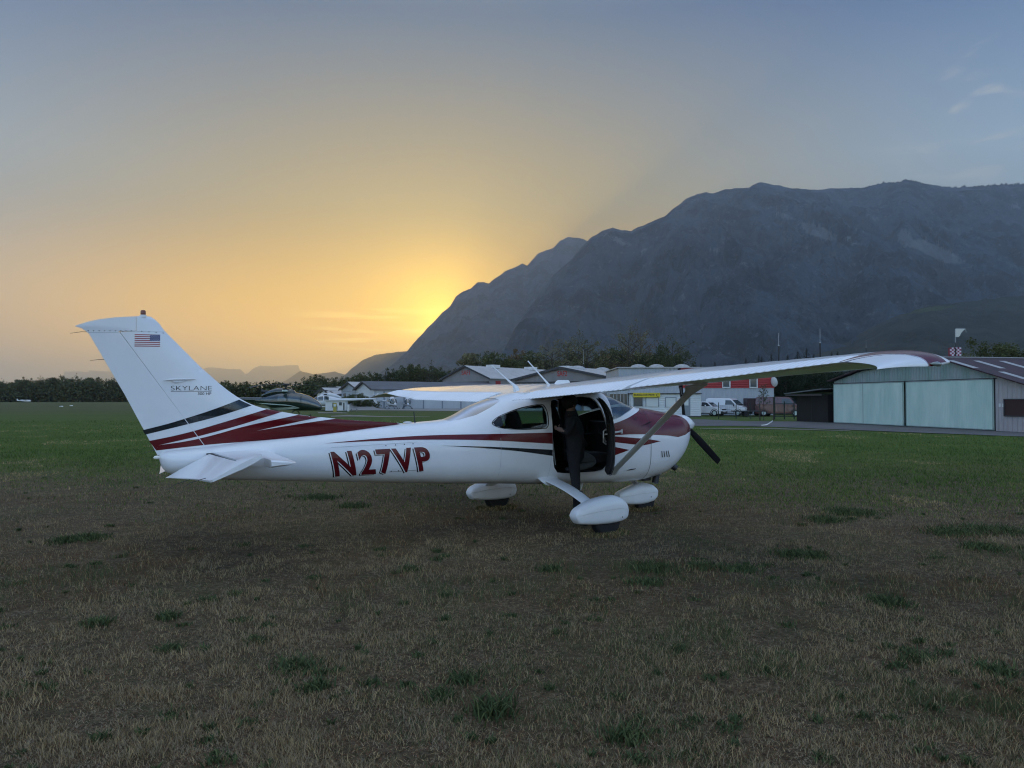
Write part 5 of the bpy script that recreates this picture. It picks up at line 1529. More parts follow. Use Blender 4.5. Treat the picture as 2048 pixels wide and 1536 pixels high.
for k in range(3): MB().box(.5 + k * 1.0, 1.4 + k * 1.0, -.06, -.003, 0, 2.9).build('door_leaf', M_offwhite, E_)
for k in range(6): MB().box(L_ + .003, L_ + .06, 2 + k * 3.9, 2.25 + k * 3.9, 0, 3.3).build('post', M_door2, E_)
E_, L_ = gable_hall('hall', px(683, 172), px(716, 163), 16, 3.9, 5.4, 'grey gabled hall with pale roof behind the white dark-roofed hall', M_lgrey, M_lgrey, M_roofl, cat='hall')
MB().box(1.4, 2.9, -.06, -.003, 1.9, 3.1).build('window', M_winglass, E_)
E_, L_ = gable_hall('shed', px(634, 180), px(660, 176), 9, 3.0, 4.3, 'small white shed with pale roof behind the white helicopter', M_white, M_offwhite, M_roofl, cat='shed')
E_, L_ = gable_hall('shed', px(658, 190), px(690, 186), 9, 3.9, 4.7, 'pale flat looking shed behind the small white shed', M_white, M_offwhite, M_roofl, cat='shed')
# long pale hall between them and SAF1
rz, L_ = frame_along((*px(750, 175), 0), (*px(884, 168), 0))
E_ = empty('hall', (*px(750, 175), 0), rz, 'long pale ribbed hall with dark base under the far wing', 'hall')
MB().box(0, L_, 0, 12, 1.1, 4.4).build('wall', M_offwhite, E_); MB().box(0, L_, -.03, 12, 0, 1.09).build('plinth', M_trim, E_)
MB().box(-.3, L_ + .3, -.3, 12.3, 4.41, 4.6).build('roof', M_roofg, E_)
for z in (2.0, 2.9): MB().box(0, L_, -.05, -.003, z, z + .06).build('rail', M_door2, E_)
# fuel kiosk
kx = px(651, 112); kr = .1
K = empty('fuel_kiosk', (*kx, 0), kr, 'small white flat-roofed kiosk with dark windows behind the dark helicopter', 'kiosk')
MB().box(0, 2.9, 0, 2.6, .1, 1.52).build('wall', M_white, K); MB().box(-.15, 3.05, -.2, 2.8, 1.53, 1.62).build('roof', M_roofl, K)
for x in (1.0, 2.55): MB().box(x, x + .22 if x < 2 else x + .18, -.03, -.003, .55 if x < 2 else .15, 1.25).build('window', M_winglass, K)
MB().box(1.95, 2.35, -.03, -.003, .85, 1.3).build('window', M_winglass, K)
MB().box(-.1, 3.0, .1, 2.6, 0, .095).build('plinth', M_trim, K)
P = empty('fuel_pump', (*px(670, 106), 0), .1, 'yellow fuel pump standing in front of the white kiosk', 'fuel pump')
MB().box(-.22, .22, -.15, .15, 0, 1.25).build('cabinet', mat('pump_yellow', (.35, .30, .06), rough=.6), P); MB().box(-.16, .16, -.17, -.152, .75, 1.1).build('display', M_curtain, P)
MB().tube([(.22, 0, .9), (.36, 0, .6), (.3, 0, .2), (.24, 0, .8)], .025, 6).build('hose', M_trim, P)
tag(MB().box(-.13, .13, -.13, .13, 0, 1.0).box(-.1, .1, -.1, .1, 1.0, 1.18, 1).build('bollard', [M_white, M_trim]), 'white square bollard with dark cap right of the kiosk', 'bollard').location = (*px(697, 112), 0)
PL = empty('planter_bench', (*px(702, 112), 0), .05, 'low grey bench with dark planter right of the white bollard', 'bench')
MB().box(0, .9, -.2, .2, .30, .38).build('seat', M_conc, PL)
for x in (.05, .8): MB().box(x, x + .08, -.18, .18, 0, .295).build('leg', M_conc, PL)
# embankment with a sloping concrete face
em = MB(); a = [px(690, 132), px(760, 132), px(790, 150), px(690, 150)]
em.add([(*a[0], 0), (*a[1], 0), (*a[2], 0), (*a[3], 0), (a[0][0], 140, 1.9), (a[1][0] - 3.5, 140, .9), (a[2][0] - 5, 149, .9), (a[3][0], 149, 1.9)], [(0, 1, 5, 4), (1, 2, 6, 5), (2, 3, 7, 6), (3, 0, 4, 7), (4, 5, 6, 7)])
tag(em.build('embankment', M_conc), kind='structure')

# masts and aerials behind the wing
M_mast = mat('mast_grey', (.03, .03, .032), rough=.6); M_mastw = mat('mast_white', (.45, .46, .47), rough=.5)
def mast(pxx, yt, yj, D, label, r=.085):
    p = at(pxx, 799.5, D)
    E_ = empty('aerial_mast', (p.x, D, 0), 0, label, 'mast', 'aerial masts behind the wing')
    zj = CAM_H + (HORIZON - yj) / F_PX * D; zt = CAM_H + (HORIZON - yt) / F_PX * D
    MB().tube([(0, 0, 0), (0, 0, zj)], r, 10).build('pole', M_mast, E_); MB().tube([(0, 0, zj), (0, 0, zj + .12)], r * 1.3, 10).build('collar', M_mastw, E_); MB().tube([(0, 0, zj + .12), (0, 0, zt)], r * .35, 6).build('aerial', M_mastw, E_)
mast(1558, 666, 692, 96, 'dark mast with thin white aerial, left of the two above the wing')
mast(1641, 657, 686, 96, 'dark mast with thin white aerial, right of the two above the wing', .09)
mast(1167, 700, 728, 150, 'thin pale mast above the roof of the SAF2 hangar', .06)
mast(1733, 680, 695, 120, 'short thin mast just above the near wing tip', .04)
# windsock frame with torn sock above the chequered box
wp = at(1912, 799.5, 62)
Wn = empty('windsock_mast', (wp.x, 62, 0), R(8), 'torn white windsock above a red and white chequered box behind the hangar roof', 'windsock')
zz_ = lambda y: CAM_H + (HORIZON - y) / F_PX * 62
MB().tube([(0, 0, 0), (0, 0, zz_(696))], .06, 8).build('pole', M_mast, Wn)
MB().tube([(-.02, 0, zz_(694)), (-.02, 0, zz_(685))], .02, 6).build('pole', M_mast, Wn)
MB().tube([(-.02, 0, zz_(685)), (0, 0, zz_(658)), (.06, 0, zz_(657.2)), (.88, 0, zz_(657.2)), (.93, 0, zz_(660)), (.97, 0, zz_(664.5))], .022, 6).build('sock_frame', M_mastw, Wn)
m_ = MB(); m_.prism([(.0, zz_(658)), (.86, zz_(657.5)), (.74, zz_(660)), (.62, zz_(662)), (.60, zz_(664)), (.50, zz_(665)), (.47, zz_(668)), (.40, zz_(669)), (.42, zz_(671)), (.28, zz_(672.4)), (.34, zz_(673.6)), (.0, zz_(673.8))], -.03, .03)
m_.build('sock', mat('sock_cloth', (.62, .62, .54), rough=.9), Wn)
M_cr, M_cw = mat('chequer_red', (.22, .03, .06), rough=.6), mat('chequer_white', (.62, .56, .60), rough=.6)
cb = MB(); s_ = .135; z0_ = zz_(711.5)
BM = Matrix.Rotation(R(-28), 4, 'Z')
for face in (0, 1):
    for i in range(6):
        for j in range(5):
            u0 = -.4 + i * s_; z0 = z0_ + j * s_
            q = [(u0, 0, z0), (u0 + s_, 0, z0), (u0 + s_, 0, z0 + s_), (u0, 0, z0 + s_)]
            if face: q = [(.41, p[0] + .41, p[2]) for p in q]
            else: q = [(p[0], 0, p[2]) for p in q]
            cb.add([BM @ Vector(p) for p in q], [(0, 1, 2, 3)], (i + j) % 2)
cb.add([BM @ Vector(p) for p in [(-.4, 0, z0_), (.41, 0, z0_), (.41, .81, z0_), (-.4, .81, z0_), (-.4, 0, z0_ + .675), (.41, 0, z0_ + .675), (.41, .81, z0_ + .675), (-.4, .81, z0_ + .675)]], [(0, 1, 2, 3), (4, 5, 6, 7), (2, 3, 7, 6), (0, 3, 7, 4)], 0)
cb.build('chequered_box', [M_cr, M_cw], Wn, fix=False)
MB().box(-.45, .45, -.3, .3, z0_ - .16, z0_ - .08).build('platform', M_mastw, Wn)

# small white field markers, and the thing lying at the asphalt's edge
for i, (x, y) in enumerate(((123, 813.5), (143, 812))):
    q = g(x, y); m_ = MB(); m_.prism([(-.35, 0), (.35, 0), (.12, .22), (-.22, .2)], -.3, .3)
    tag(m_.build('field_marker', M_white), ['white field marker on the far grass, left of the pair', 'white field marker on the far grass, right of the pair'][i], 'marker', 'white field markers').location = (q.x, q.y, 0)
q = g(1533, 851.5); m_ = MB(); m_.add([(-.35, -.1, 0), (.0, -.06, .03), (.35, 0, .22), (.42, .06, .30), (.25, .12, .16), (-.1, .1, 0)], [(0, 1, 4, 5), (1, 2, 3, 4)]); m_.tube([(-.35, 0, .01), (0, 0, .05), (.4, .02, .30)], .03, 6)
tag(m_.build('crumpled_tape', M_white), 'crumpled white strip lying at the edge of the asphalt', 'litter').location = (q.x, q.y, .02)
# ------------------------------------------------------------------ trees
def leaf_material(name, c1, c2):
    m = bpy.data.materials.new(name); m.use_nodes = True
    nt = m.node_tree; N, L = nt.nodes, nt.links
    b = N['Principled BSDF']; b.inputs['Roughness'].default_value = .8; b.inputs['Specular IOR Level'].default_value = .2
    tc = N.new('ShaderNodeTexCoord'); n = N.new('ShaderNodeTexNoise'); n.inputs['Scale'].default_value = .55; n.inputs['Detail'].default_value = 5
    L.new(tc.outputs['Object'], n.inputs['Vector'])
    r = N.new('ShaderNodeValToRGB'); r.color_ramp.elements[0].position = .38; r.color_ramp.elements[1].position = .62
    r.color_ramp.elements[0].color = (*c1, 1); r.color_ramp.elements[1].color = (*c2, 1)
    L.new(n.outputs['Fac'], r.inputs[0]); L.new(r.outputs[0], b.inputs['Base Color'])
    return m
M_bark = mat('bark', (.07, .055, .04), rough=.9, noise=.4, nscale=3.)
L_dark = leaf_material('leaves_dark', (.035, .044, .018), (.075, .085, .034))
L_mid = leaf_material('leaves_mid', (.055, .068, .026), (.110, .115, .045))
L_olive = leaf_material('leaves_olive', (.12, .115, .055), (.22, .195, .10))
L_autumn = leaf_material('leaves_autumn', (.11, .075, .035), (.19, .13, .06))
L_con = leaf_material('needles', (.012, .022, .012), (.028, .042, .020))

def leaves(centers, radii, n, size, r_, flat=.8):
    """n small leaf quads scattered through ellipsoidal clumps"""
    k = r_.integers(0, len(centers), n)
    C = np.array(centers)[k]; Rr = np.array(radii)[k]
    d = r_.normal(size=(n, 3)); d /= np.linalg.norm(d, axis=1)[:, None]
    rad = r_.random(n) ** .45
    P = C + d * rad[:, None] * Rr
    a = r_.normal(size=(n, 3)); a /= np.linalg.norm(a, axis=1)[:, None]
    b = np.cross(a, r_.normal(size=(n, 3))); b /= np.linalg.norm(b, axis=1)[:, None]
    s = size * (.6 + .8 * r_.random(n))[:, None]
    V = np.stack([P - a * s, P + b * s * .7, P + a * s, P - b * s * .7], 1).reshape(-1, 3)
    return V, np.arange(4 * n).reshape(n, 4)

def tree_proto(kind, seed):
    r_ = np.random.default_rng(seed)
    t = MB()
    cents, rads = [], []
    if kind == 'conifer':
        t.tube([(0, 0, 0), (0, 0, .5), (.0, 0, .98)], [.018, .012, .003], 7)
        Vs, n = [], 2600
        z = .10 + .90 * r_.random(n) ** .8
        tier = (np.sin(z * 52) * .22 + .9)
        rr = (1.02 - z) ** .85 * .235 * tier * r_.random(n) ** .35
        q = r_.random(n) * 2 * math.pi
        P = np.stack([rr * np.cos(q), rr * np.sin(q), z - rr * .35], 1)
        a = np.stack([np.cos(q), np.sin(q), -.35 + .3 * r_.random(n)], 1) * ((.030 + .02 * r_.random(n)) * (1.12 - z))[:, None]
        b = np.stack([-np.sin(q), np.cos(q), .2 * r_.normal(size=n)], 1) * (.016 * (1.1 - z))[:, None]
        V = np.stack([P - a, P + b, P + a, P - b], 1).reshape(-1, 3)
        return t.mesh('trunk'), np_mesh('crown', V, np.arange(4 * n).reshape(n, 4))
    hgt = 1.0
    if kind == 'poplar': nb, spread, lo, n, size, cr = 12, .12, .25, 3000, .016, .10
    elif kind == 'sparse': nb, spread, lo, n, size, cr = 26, .32, .36, 1500, .0095, .10
    elif kind == 'bush': nb, spread, lo, n, size, cr = 18, .50, .12, 9000, .0145, .19
    else: nb, spread, lo, n, size, cr = 20, .30, .30, 3600, .0165, .14
    t.tube([(0, 0, 0), (.01, .005, .3), (0, .01, .62), (.01, 0, .88)], [.024, .017, .010, .003], 8)
    for i in range(nb):
        q = 2.4 * i + r_.random() * .8
        z0 = lo * .6 + (.9 - lo * .6) * (i / nb)
        top = lo + (hgt - lo) * ((i + .7) / nb) ** .85
        sp = spread * math.sin(math.pi * min(max((top - lo * .5) / (1.08 - lo * .5), 0.05), .97)) ** .7 * (.55 + .6 * r_.random())
        if kind == 'sparse': sp *= 1.0 + .25 * r_.random()
        e = (sp * math.cos(q), sp * math.sin(q), top - cr * .3)
        m = (e[0] * .4, e[1] * .4, z0 + (e[2] - z0) * .45)
        t.tube([(0, 0, z0), m, e], [.009 * (1.2 - z0), .006, .0015], 5)
        cents.append(e); rads.append((cr * (.7 + .6 * r_.random()), cr * (.7 + .6 * r_.random()), cr * (.55 + .4 * r_.random())))
        if kind != 'poplar':
            cents.append((m[0] * 1.6, m[1] * 1.6, (m[2] + e[2]) / 2)); rads.append((cr * .7, cr * .7, cr * .5))
            for _ in range(2):
                s2 = (e[0] + r_.normal() * cr * .6, e[1] + r_.normal() * cr * .6, e[2] + abs(r_.normal()) * cr * .5)
                t.tube([m, s2], [.003, .001], 4)
                cents.append(s2); rads.append((cr * .45,) * 3)
    V, Fq = leaves(cents, rads, n, size, r_)
    return t.mesh('trunk'), np_mesh('crown', V, Fq)

PROTO = {}
for kind, k in (('broad', 4), ('sparse', 2), ('poplar', 1), ('bush', 2), ('conifer', 2)):
    PROTO[kind] = [tree_proto(kind, 100 + 7 * i + len(kind)) for i in range(k)]
def tree(kind, i, pxx, ytop, D, leafm, name, label, group, wide=1., rz=None):
    p = at(pxx, 799.5, D)
    h = CAM_H + (HORIZON - ytop) / F_PX * D
    tm, cm = PROTO[kind][i % len(PROTO[kind])]
    T = empty(name, (p.x, D, -.1), (pxx * 1.7) % 6.28 if rz is None else rz, label, 'bush' if name == 'bush' else 'tree', group)
    T.scale = (h * wide, h * wide, h)
    for nm, me, m_ in (('trunk', tm, M_bark), ('crown', cm, leafm)):
        me2 = me if me.materials and me.materials[0] == m_ else (me.copy() if me.materials else me)
        if not me2.materials: me2.materials.append(m_)
        elif me2.materials[0] != m_: me2.materials[0] = m_
        o = bpy.data.objects.new(nm, me2); COL.objects.link(o); o.parent = T
    return T

ORD = ['first', 'second', 'third', 'fourth', 'fifth', 'sixth', 'seventh', 'eighth', 'ninth', 'tenth', 'eleventh', 'twelfth', 'thirteenth', 'fourteenth', 'fifteenth', 'sixteenth', 'seventeenth', 'eighteenth', 'nineteenth', 'twentieth', 'twenty-first', 'twenty-second']
# far wood on the left: separate trees over a mass of undergrowth
W1 = [(-30, 764), (-8, 762), (8, 763), (24, 766), (38, 761), (52, 759), (66, 757.5), (82, 755), (95, 759), (108, 757), (122, 754.5), (138, 756.5), (150, 754), (163, 757), (178, 757.5), (192, 757), (206, 759), (220, 758), (236, 758), (252, 760)]
for i, (x, y) in enumerate(W1):
    tree(('broad', 'bush', 'sparse', 'broad', 'poplar')[i % 5], i, x, y + (0, 2.5, -1, 1, -1.5)[i % 5], 560 + 25 * (i % 3), (L_dark, L_mid, L_dark)[i % 3], 'tree', f'{ORD[i]} tree from the left edge in the far dark wood behind the tail', 'trees of the far wood on the left', (1.0, 1.5, .8, 1.2, 1.35)[i % 5])
W2 = [(446, 764), (462, 766), (478, 768), (492, 765), (506, 770), (540, 772), (618, 757), (634, 752), (652, 757), (668, 760), (686, 757), (702, 756), (716, 749), (728, 752), (742, 748), (756, 750)]
for i, (x, y) in enumerate(W2):
    tree('broad' if i not in (5,) else 'sparse', i, x, y, 250 + 12 * (i % 3), (L_mid, L_dark)[i % 2], 'tree', f'{ORD[i]} tree from the fin in the wood behind the dark helicopter', 'trees behind the dark helicopter', .95)
W3 = [(771, 742, 'conifer'), (784, 744, 'broad'), (800, 741, 'broad'), (816, 734, 'broad'), (832, 733, 'broad'), (846, 737, 'broad'), (859, 731, 'sparse'), (873, 739, 'broad'), (890, 741, 'bush')]
for i, (x, y, k) in enumerate(W3):
    tree(k, i, x, y, 235 + 8 * (i % 3), L_con if k == 'conifer' else (L_mid, L_dark)[i % 2], 'tree', f'{ORD[i]} tree from the left in the wood between the white halls and the SAF1 hangar', 'trees left of the SAF1 hangar', 1.05)
W4 = [(931, 708, 'poplar', L_olive), (944, 706, 'poplar', L_olive), (972, 708, 'broad', L_mid), (992, 705, 'broad', L_mid), (1010, 712, 'bush', L_dark), (1034, 708, 'broad', L_autumn), (1045, 716, 'bush', L_mid), (1066, 703, 'broad', L_mid), (1084, 714, 'bush', L_dark)]
for i, (x, y, k, m) in enumerate(W4):
    tree(k, i, x, y + (i * 29) % 9, 225 + 6 * (i % 3), m, 'tree', f'{ORD[i]} tree from the left above the roof of the SAF1 hangar', 'trees above the SAF1 roof', 1.0)
W5 = [(1104, 692, 'sparse', L_olive, 1.1), (1136, 680, 'sparse', L_olive, 1.0), (1158, 679, 'sparse', L_mid, 1.1), (1150, 703, 'bush', L_dark, 1.0), (1176, 683, 'sparse', L_olive, .9), (1196, 706, 'broad', L_mid, .9), (1213, 704, 'broad', L_autumn, .9), (1232, 697, 'broad', L_mid, .9),
      (1258, 661, 'sparse', L_olive, .85), (1281, 662, 'sparse', L_autumn, .62), (1262, 712, 'bush', L_autumn, 1.2), (1245, 700, 'bush', L_dark, .9), (1300, 698, 'bush', L_dark, .9), (1292, 716, 'bush', L_mid, 1.4), (1322, 690, 'broad', L_dark, .9), (1345, 681, 'sparse', L_mid, 1.15), (1340, 702, 'bush', L_dark, .9), (1376, 718, 'broad', L_dark, 1.1), (1392, 721, 'conifer', L_con, 1.), (1366, 722, 'bush', L_dark, 1.2)]
for i, (x, y, k, m, w) in enumerate(W5):
    tree(k, i, x, y + ((i * 37) % 15 + 1 if k != 'sparse' else 0), 205 + 7 * (i % 4), m, 'tree', f'{ORD[i]} tree from the left in the clump behind the SAF2 hangar and workshop', 'trees behind the SAF2 hangar', w)
W6 = [(1402, 726), (1430, 722), (1492, 714), (1518, 708), (1524, 711), (1543, 706), (1576, 708), (1596, 700), (1614, 694), (1628, 706), (1664, 702), (1676, 701), (1700, 706), (1716, 712)]
for i, (x, y) in enumerate(W6):
    tree('conifer', i, x, y, 165 + 9 * (i % 3), L_con, 'conifer_tree', f'{ORD[i]} dark conifer from the left above the near wing', 'conifers above the near wing', 1.25)
tree('bush', 0, 1985, 687, 92, L_mid, 'tree', 'rounded green tree behind the mint green hangar roof', None, .95)
tree('bush', 1, 2056, 700, 92, L_mid, 'tree', 'green tree cut by the right edge behind the hangar roof', None, .95)
for i, (x, y, w) in enumerate(((1572, 742, .9), (1600, 738, .9), (1632, 741, .9), (1662, 744, .9), (1556, 758, .8))):
    tree('bush', i, x, y, 88 + 2 * i, L_con, 'tree', f'{ORD[i]} dark tree from the left between the workshop and the mint green hangar', 'dark trees behind the black shed', w)
for i, (x, y, w) in enumerate(((712, 787, 1.3), (726, 792, 1.3), (738, 797, 1.2), (698, 792, 1.2), (752, 802, 1.2))):
    tree('bush', i, x, y, 137, L_mid, 'bush', f'{ORD[i]} leafy bush on the bank in front of the white dark-roofed hall', 'bushes on the bank', w)
# undergrowth masses closing the woods below the crowns
def thicket(name, pts, z, th, m, n, size, seed, label):
    r_ = np.random.default_rng(seed); c, rr = [], []
    for (x0, D0), (x1, D1) in zip(pts[:-1], pts[1:]):
        for t in np.arange(0, 1, .045 if n > 6000 else .09):
            D = D0 + (D1 - D0) * t; x = x0 + (x1 - x0) * t
            c.append(((x - 1024) / F_PX * D, D + r_.normal() * th * .3, z * (.35 + .25 * r_.random()))); rr.append((th, th * .6, z * (.45 + .25 * r_.random())))
    V, Fq = leaves(c, rr, n, size, r_)
    V[:, 2] = np.maximum(V[:, 2], 0)
    o = link(name, np_mesh(name, V, Fq), m); return tag(o, label, 'undergrowth', kind='stuff')
thicket('undergrowth', [(-60, 560), (270, 560)], 13.5, 12, L_dark, 16000, .9, 1, 'dark undergrowth at the foot of the far wood')
thicket('undergrowth', [(440, 245), (770, 235)], 6.5, 5, L_dark, 9000, .45, 2, 'dark undergrowth behind the helicopters')
thicket('undergrowth', [(765, 228), (900, 228), (1400, 200)], 5.4, 5, L_dark, 12000, .4, 3, 'dark undergrowth behind the hangars')
thicket('undergrowth', [(1548, 100), (1700, 100)], 4.6, 3, L_con, 9000, .22, 4, 'dark hedge behind the black shed')
# sapling between stakes in front of the workshop
r_ = np.random.default_rng(3)
q = at(1527, 799.5, 63)
T = empty('sapling', (q.x, 63, 0), 0, 'thin sapling with few leaves tied between stakes by the parked vans', 'tree')
t = MB(); t.tube([(0, 0, 0), (.02, 0, .9), (.0, 0, 1.7), (.04, 0, 2.6)], [.03, .025, .018, .006], 6)
c, rr = [], []
for i in range(14):
    a = 2.4 * i; z = 1.1 + i * .1; e = (.42 * math.cos(a) * (1.1 - i / 20), .3 * math.sin(a), z + .45); t.tube([(0, 0, z), (e[0] * .5, e[1] * .5, z + .25), e], [.012, .008, .003], 5); c.append(e); rr.append((.16, .16, .17)); c.append((e[0] * .6, e[1] * .6, z + .3)); rr.append((.1, .1, .12))
t.build('trunk', M_bark, T)
V, Fq = leaves(c, rr, 420, .045, r_); link('crown', np_mesh('crown', V, Fq), leaf_material('sapling_leaves', (.05, .06, .03), (.13, .13, .07)), T)
# ------------------------------------------------------------------ helicopters
M_hgreen = mat('dark_green_gloss', (.010, .020, .018), rough=.12, coat=1.)
M_hwhite = mat('helicopter_white', (.68, .69, .70), rough=.25, coat=.5)
M_hred = mat('helicopter_red', (.42, .04, .03), rough=.3, coat=.5)
M_silver = mat('silver_stripe', (.48, .56, .52), rough=.3)
G_heli = mat('helicopter_glass', (.03, .045, .045), rough=.05, spec=.9, coat=1.)
def helicopter(label, loc, rz, body_m, trim_m, big=1.0, nose=1.0, blades=3, rot0=0., skids=True):
    """x forward. ~10.9 m fuselage for the light type"""
    E_ = empty('helicopter', loc, rz, label, 'helicopter')
    E_.scale = (big,) * 3
    m_ = MB()
    st = [(2.45, 1.02, .05, .10), (2.38, 1.08, .22, .26), (2.10, 1.20, .46, .50), (1.60, 1.38, .68, .72), (1.0, 1.48, .84, .86), (.3, 1.52, .90, .90), (-.5, 1.50, .88, .86), (-1.2, 1.48, .76, .72), (-1.8, 1.52, .52, .50), (-2.4, 1.58, .30, .32), (-3.2, 1.62, .20, .22)]
    st = [(x * nose if x > 0 else x, zc - (max(x, 0) * .10 * (nose - 1)), w, h) for x, zc, w, h in st]
    rows = []
    for x, zc, w, h in st:
        q = np.linspace(0, 2 * math.pi, 28, endpoint=False); c, s = np.cos(q), np.sin(q)
        rows.append(np.stack([np.full(28, x), w * np.abs(c) ** .8 * np.sign(c), zc + h * np.abs(s) ** .8 * np.sign(s) * np.where(s < 0, .92, 1.0)], -1))
    m_.grid(rows, closed_v=True, cap=True); b_ = m_.build('body', body_m, E_, smooth=60)
    # glazing: nose bubble and doors, laid just outside the body
    sts = np.array(st)[::-1]
    def skin(x, qd, off=.012):
        zc, w, h = (np.interp(x, sts[:, 0], sts[:, k]) for k in (1, 2, 3)); q = R(qd); c, s = math.cos(q), math.sin(q)
        return (x, (w + off) * abs(c) ** .8 * math.copysign(1, c), zc + (h + off) * abs(s) ** .8 * math.copysign(1, s) * (.92 if s < 0 else 1))
    for a0, a1 in ((-12, 88), (92, 192)):
        m_ = MB(); m_.grid([[skin(x, q) for q in np.linspace(a0, a1, 14)] for x in np.linspace(1.28 * nose, 2.36 * nose, 12)]); m_.build('windscreen', G_heli, E_, smooth=60)
    for a0, a1 in ((2, 48), (132, 178)):
        for x0, x1 in ((.42 * nose, 1.18 * nose), (-.42, .30 * nose)):
            m_ = MB(); m_.grid([[skin(x, q) for q in np.linspace(a0, a1, 8)] for x in np.linspace(x0, x1, 6)]); m_.build('side_window', G_heli, E_, smooth=60)
    # stripes
    if trim_m:
        for z0, z1, zz1 in ((.50, .62, .10), (1.12, 1.20, .04)):
            for sd in (-1, 1):
                A, Bv = [], []
                for x in np.linspace(-3.0, 1.6, 30):
                    zc, w, h = (np.interp(x, sts[:, 0], sts[:, k]) for k in (1, 2, 3))
                    zz = 1.18 - .10 * (x - .5) * .6 - .10 * max(x - .2, 0) ** 2 if z0 > 1 else .86 + .04 * x
                    tk = zz1 * min(1, (1.7 - x) * 1.2) * min(1, (x + 3.1) * .8)
                    for L_, zq in ((A, zz + tk), (Bv, zz - tk)):
                        r = min(abs(zq - zc) / (h + .01), .999); L_.append((x, sd * (w + .014) * (1 - r ** 2.5) ** (1 / 2.5), zq))
                mm = MB(); mm.grid([A, Bv]); mm.build('stripe', trim_m, E_, smooth=60)
    # engine housing, boom, fins
    m_ = MB(); rows = []
    for x, zc, w, h in ((1.05, 2.16, .18, .10), (.8, 2.30, .40, .26), (.1, 2.42, .52, .36), (-.8, 2.42, .50, .36), (-1.4, 2.32, .42, .30), (-1.9, 2.18, .30, .24), (-2.3, 2.0, .2, .2)):
        rows.append([(x, w * math.cos(q), zc + h * math.sin(q)) for q in np.linspace(0, 2 * math.pi, 20, endpoint=False)])
    m_.grid(rows, closed_v=True, cap=True); m_.build('engine_housing', body_m if trim_m else M_hwhite, E_, smooth=60)
    for sd in (-1, 1): MB().tube([(.35, sd * .47, 2.50), (-.15, sd * .50, 2.50)], .10, 10).build('air_intake', M_silver if trim_m else M_trim, E_, smooth=50)
    MB().tube([(-1.5, 0, 2.35), (-2.15, 0, 2.45), (-2.4, 0, 2.5)], .15, 12).build('exhaust_duct', P_DMETAL, E_, smooth=50)
    m_ = MB(); m_.tube([(-2.2, 0, 1.64), (-4.5, 0, 1.72), (-7.6, 0, 1.84)], [.27, .19, .11], 14); m_.build('tail_boom', body_m, E_, smooth=60)
    m_ = MB(); m_.prism([(-7.2, 1.8), (-7.9, 2.75), (-8.2, 2.75), (-7.8, 1.9), (-8.0, 1.05), (-7.75, 1.05)], -.04, .04); m_.build('tail_fin', body_m, E_)
    m_ = MB(); m_.box(-6.55, -6.15, -.95, .95, 1.75, 1.79); m_.build('tailplane', body_m, E_)
    tr_ = MB(); tr_.tube([(-7.75, .22, .98), (-7.75, .22, 2.72)], .07, 8, flat=(1, .25)); tr_.build('tail_rotor', M_trim, E_)
    # mast, head, blades
    MB().tube([(0, 0, 2.6), (0, 0, 3.05)], .085, 10).build('rotor_mast', P_DMETAL, E_)
    m_ = MB(); m_.lathe([(.10, 2.98), (.34, 3.02), (.36, 3.12), (.18, 3.20), (.02, 3.21)], n=18); hub = m_.build('rotor_head', P_DMETAL, E_, smooth=50)
    for k in range(blades):
        a = rot0 + 2 * math.pi * k / blades
        m_ = MB(); pts = []
        for rr, dz in ((.3, 0.), (1.0, .0), (2.5, -.03), (4.0, -.15), (5.35, -.36)):
            pts.append((rr * math.cos(a), rr * math.sin(a), 3.09 + dz))
        rows = []
        for i, p in enumerate(pts):
            w = .07 if i == 0 else .175
            rows.append([(p[0] - math.sin(a) * w * math.cos(q), p[1] + math.cos(a) * w * math.cos(q), p[2] + .022 * math.sin(q)) for q in np.linspace(0, 2 * math.pi, 10, endpoint=False)])
        m_.grid(rows, closed_v=True, cap=True); m_.build('rotor_blade', P_DMETAL, hub, smooth=60)
    if skids:
        for sd in (-1, 1):
            m_ = MB(); m_.tube([(-1.6, sd * 1.05, .05), (1.5, sd * 1.05, .05), (1.9, sd * 1.05, .14), (2.05, sd * 1.05, .28)], .045, 8); m_.build('skid', P_DMETAL, E_, smooth=50)
        for x in (-1.0, .95):
            m_ = MB(); m_.tube([(x, -1.05, .07), (x, -.8, .55), (x, 0, .72), (x, .8, .55), (x, 1.05, .07)], .045, 8); m_.build('skid_strut', P_DMETAL, E_, smooth=50)
    return E_
hp = at(560, 799.5, 72)
helicopter('dark green helicopter with silver stripes parked beyond the fin', (hp.x + .55, 72, 0), R(-6), M_hgreen, M_silver, 1.0, nose=1.42, blades=3, rot0=R(17))
hp = at(648, 799.5, 118)
helicopter('white helicopter partly hidden behind the white kiosk and dark helicopter', (hp.x - .2, 120, 0), R(196), M_hwhite, None, 1.0, blades=4, rot0=R(8))
hp = at(788, 799.5, 136)
helicopter('white helicopter with red roof housing, left of the pair under the far wing', (hp.x - .6, 137, 0), R(-62), M_hwhite, None, .86, blades=4, rot0=R(30))
hp = at(813, 799.5, 140)
helicopter('white helicopter with wide dark nose glass, right of the pair under the far wing', (hp.x, 141, 0), R(-78), M_hwhite, None, .80, blades=3, rot0=R(50))

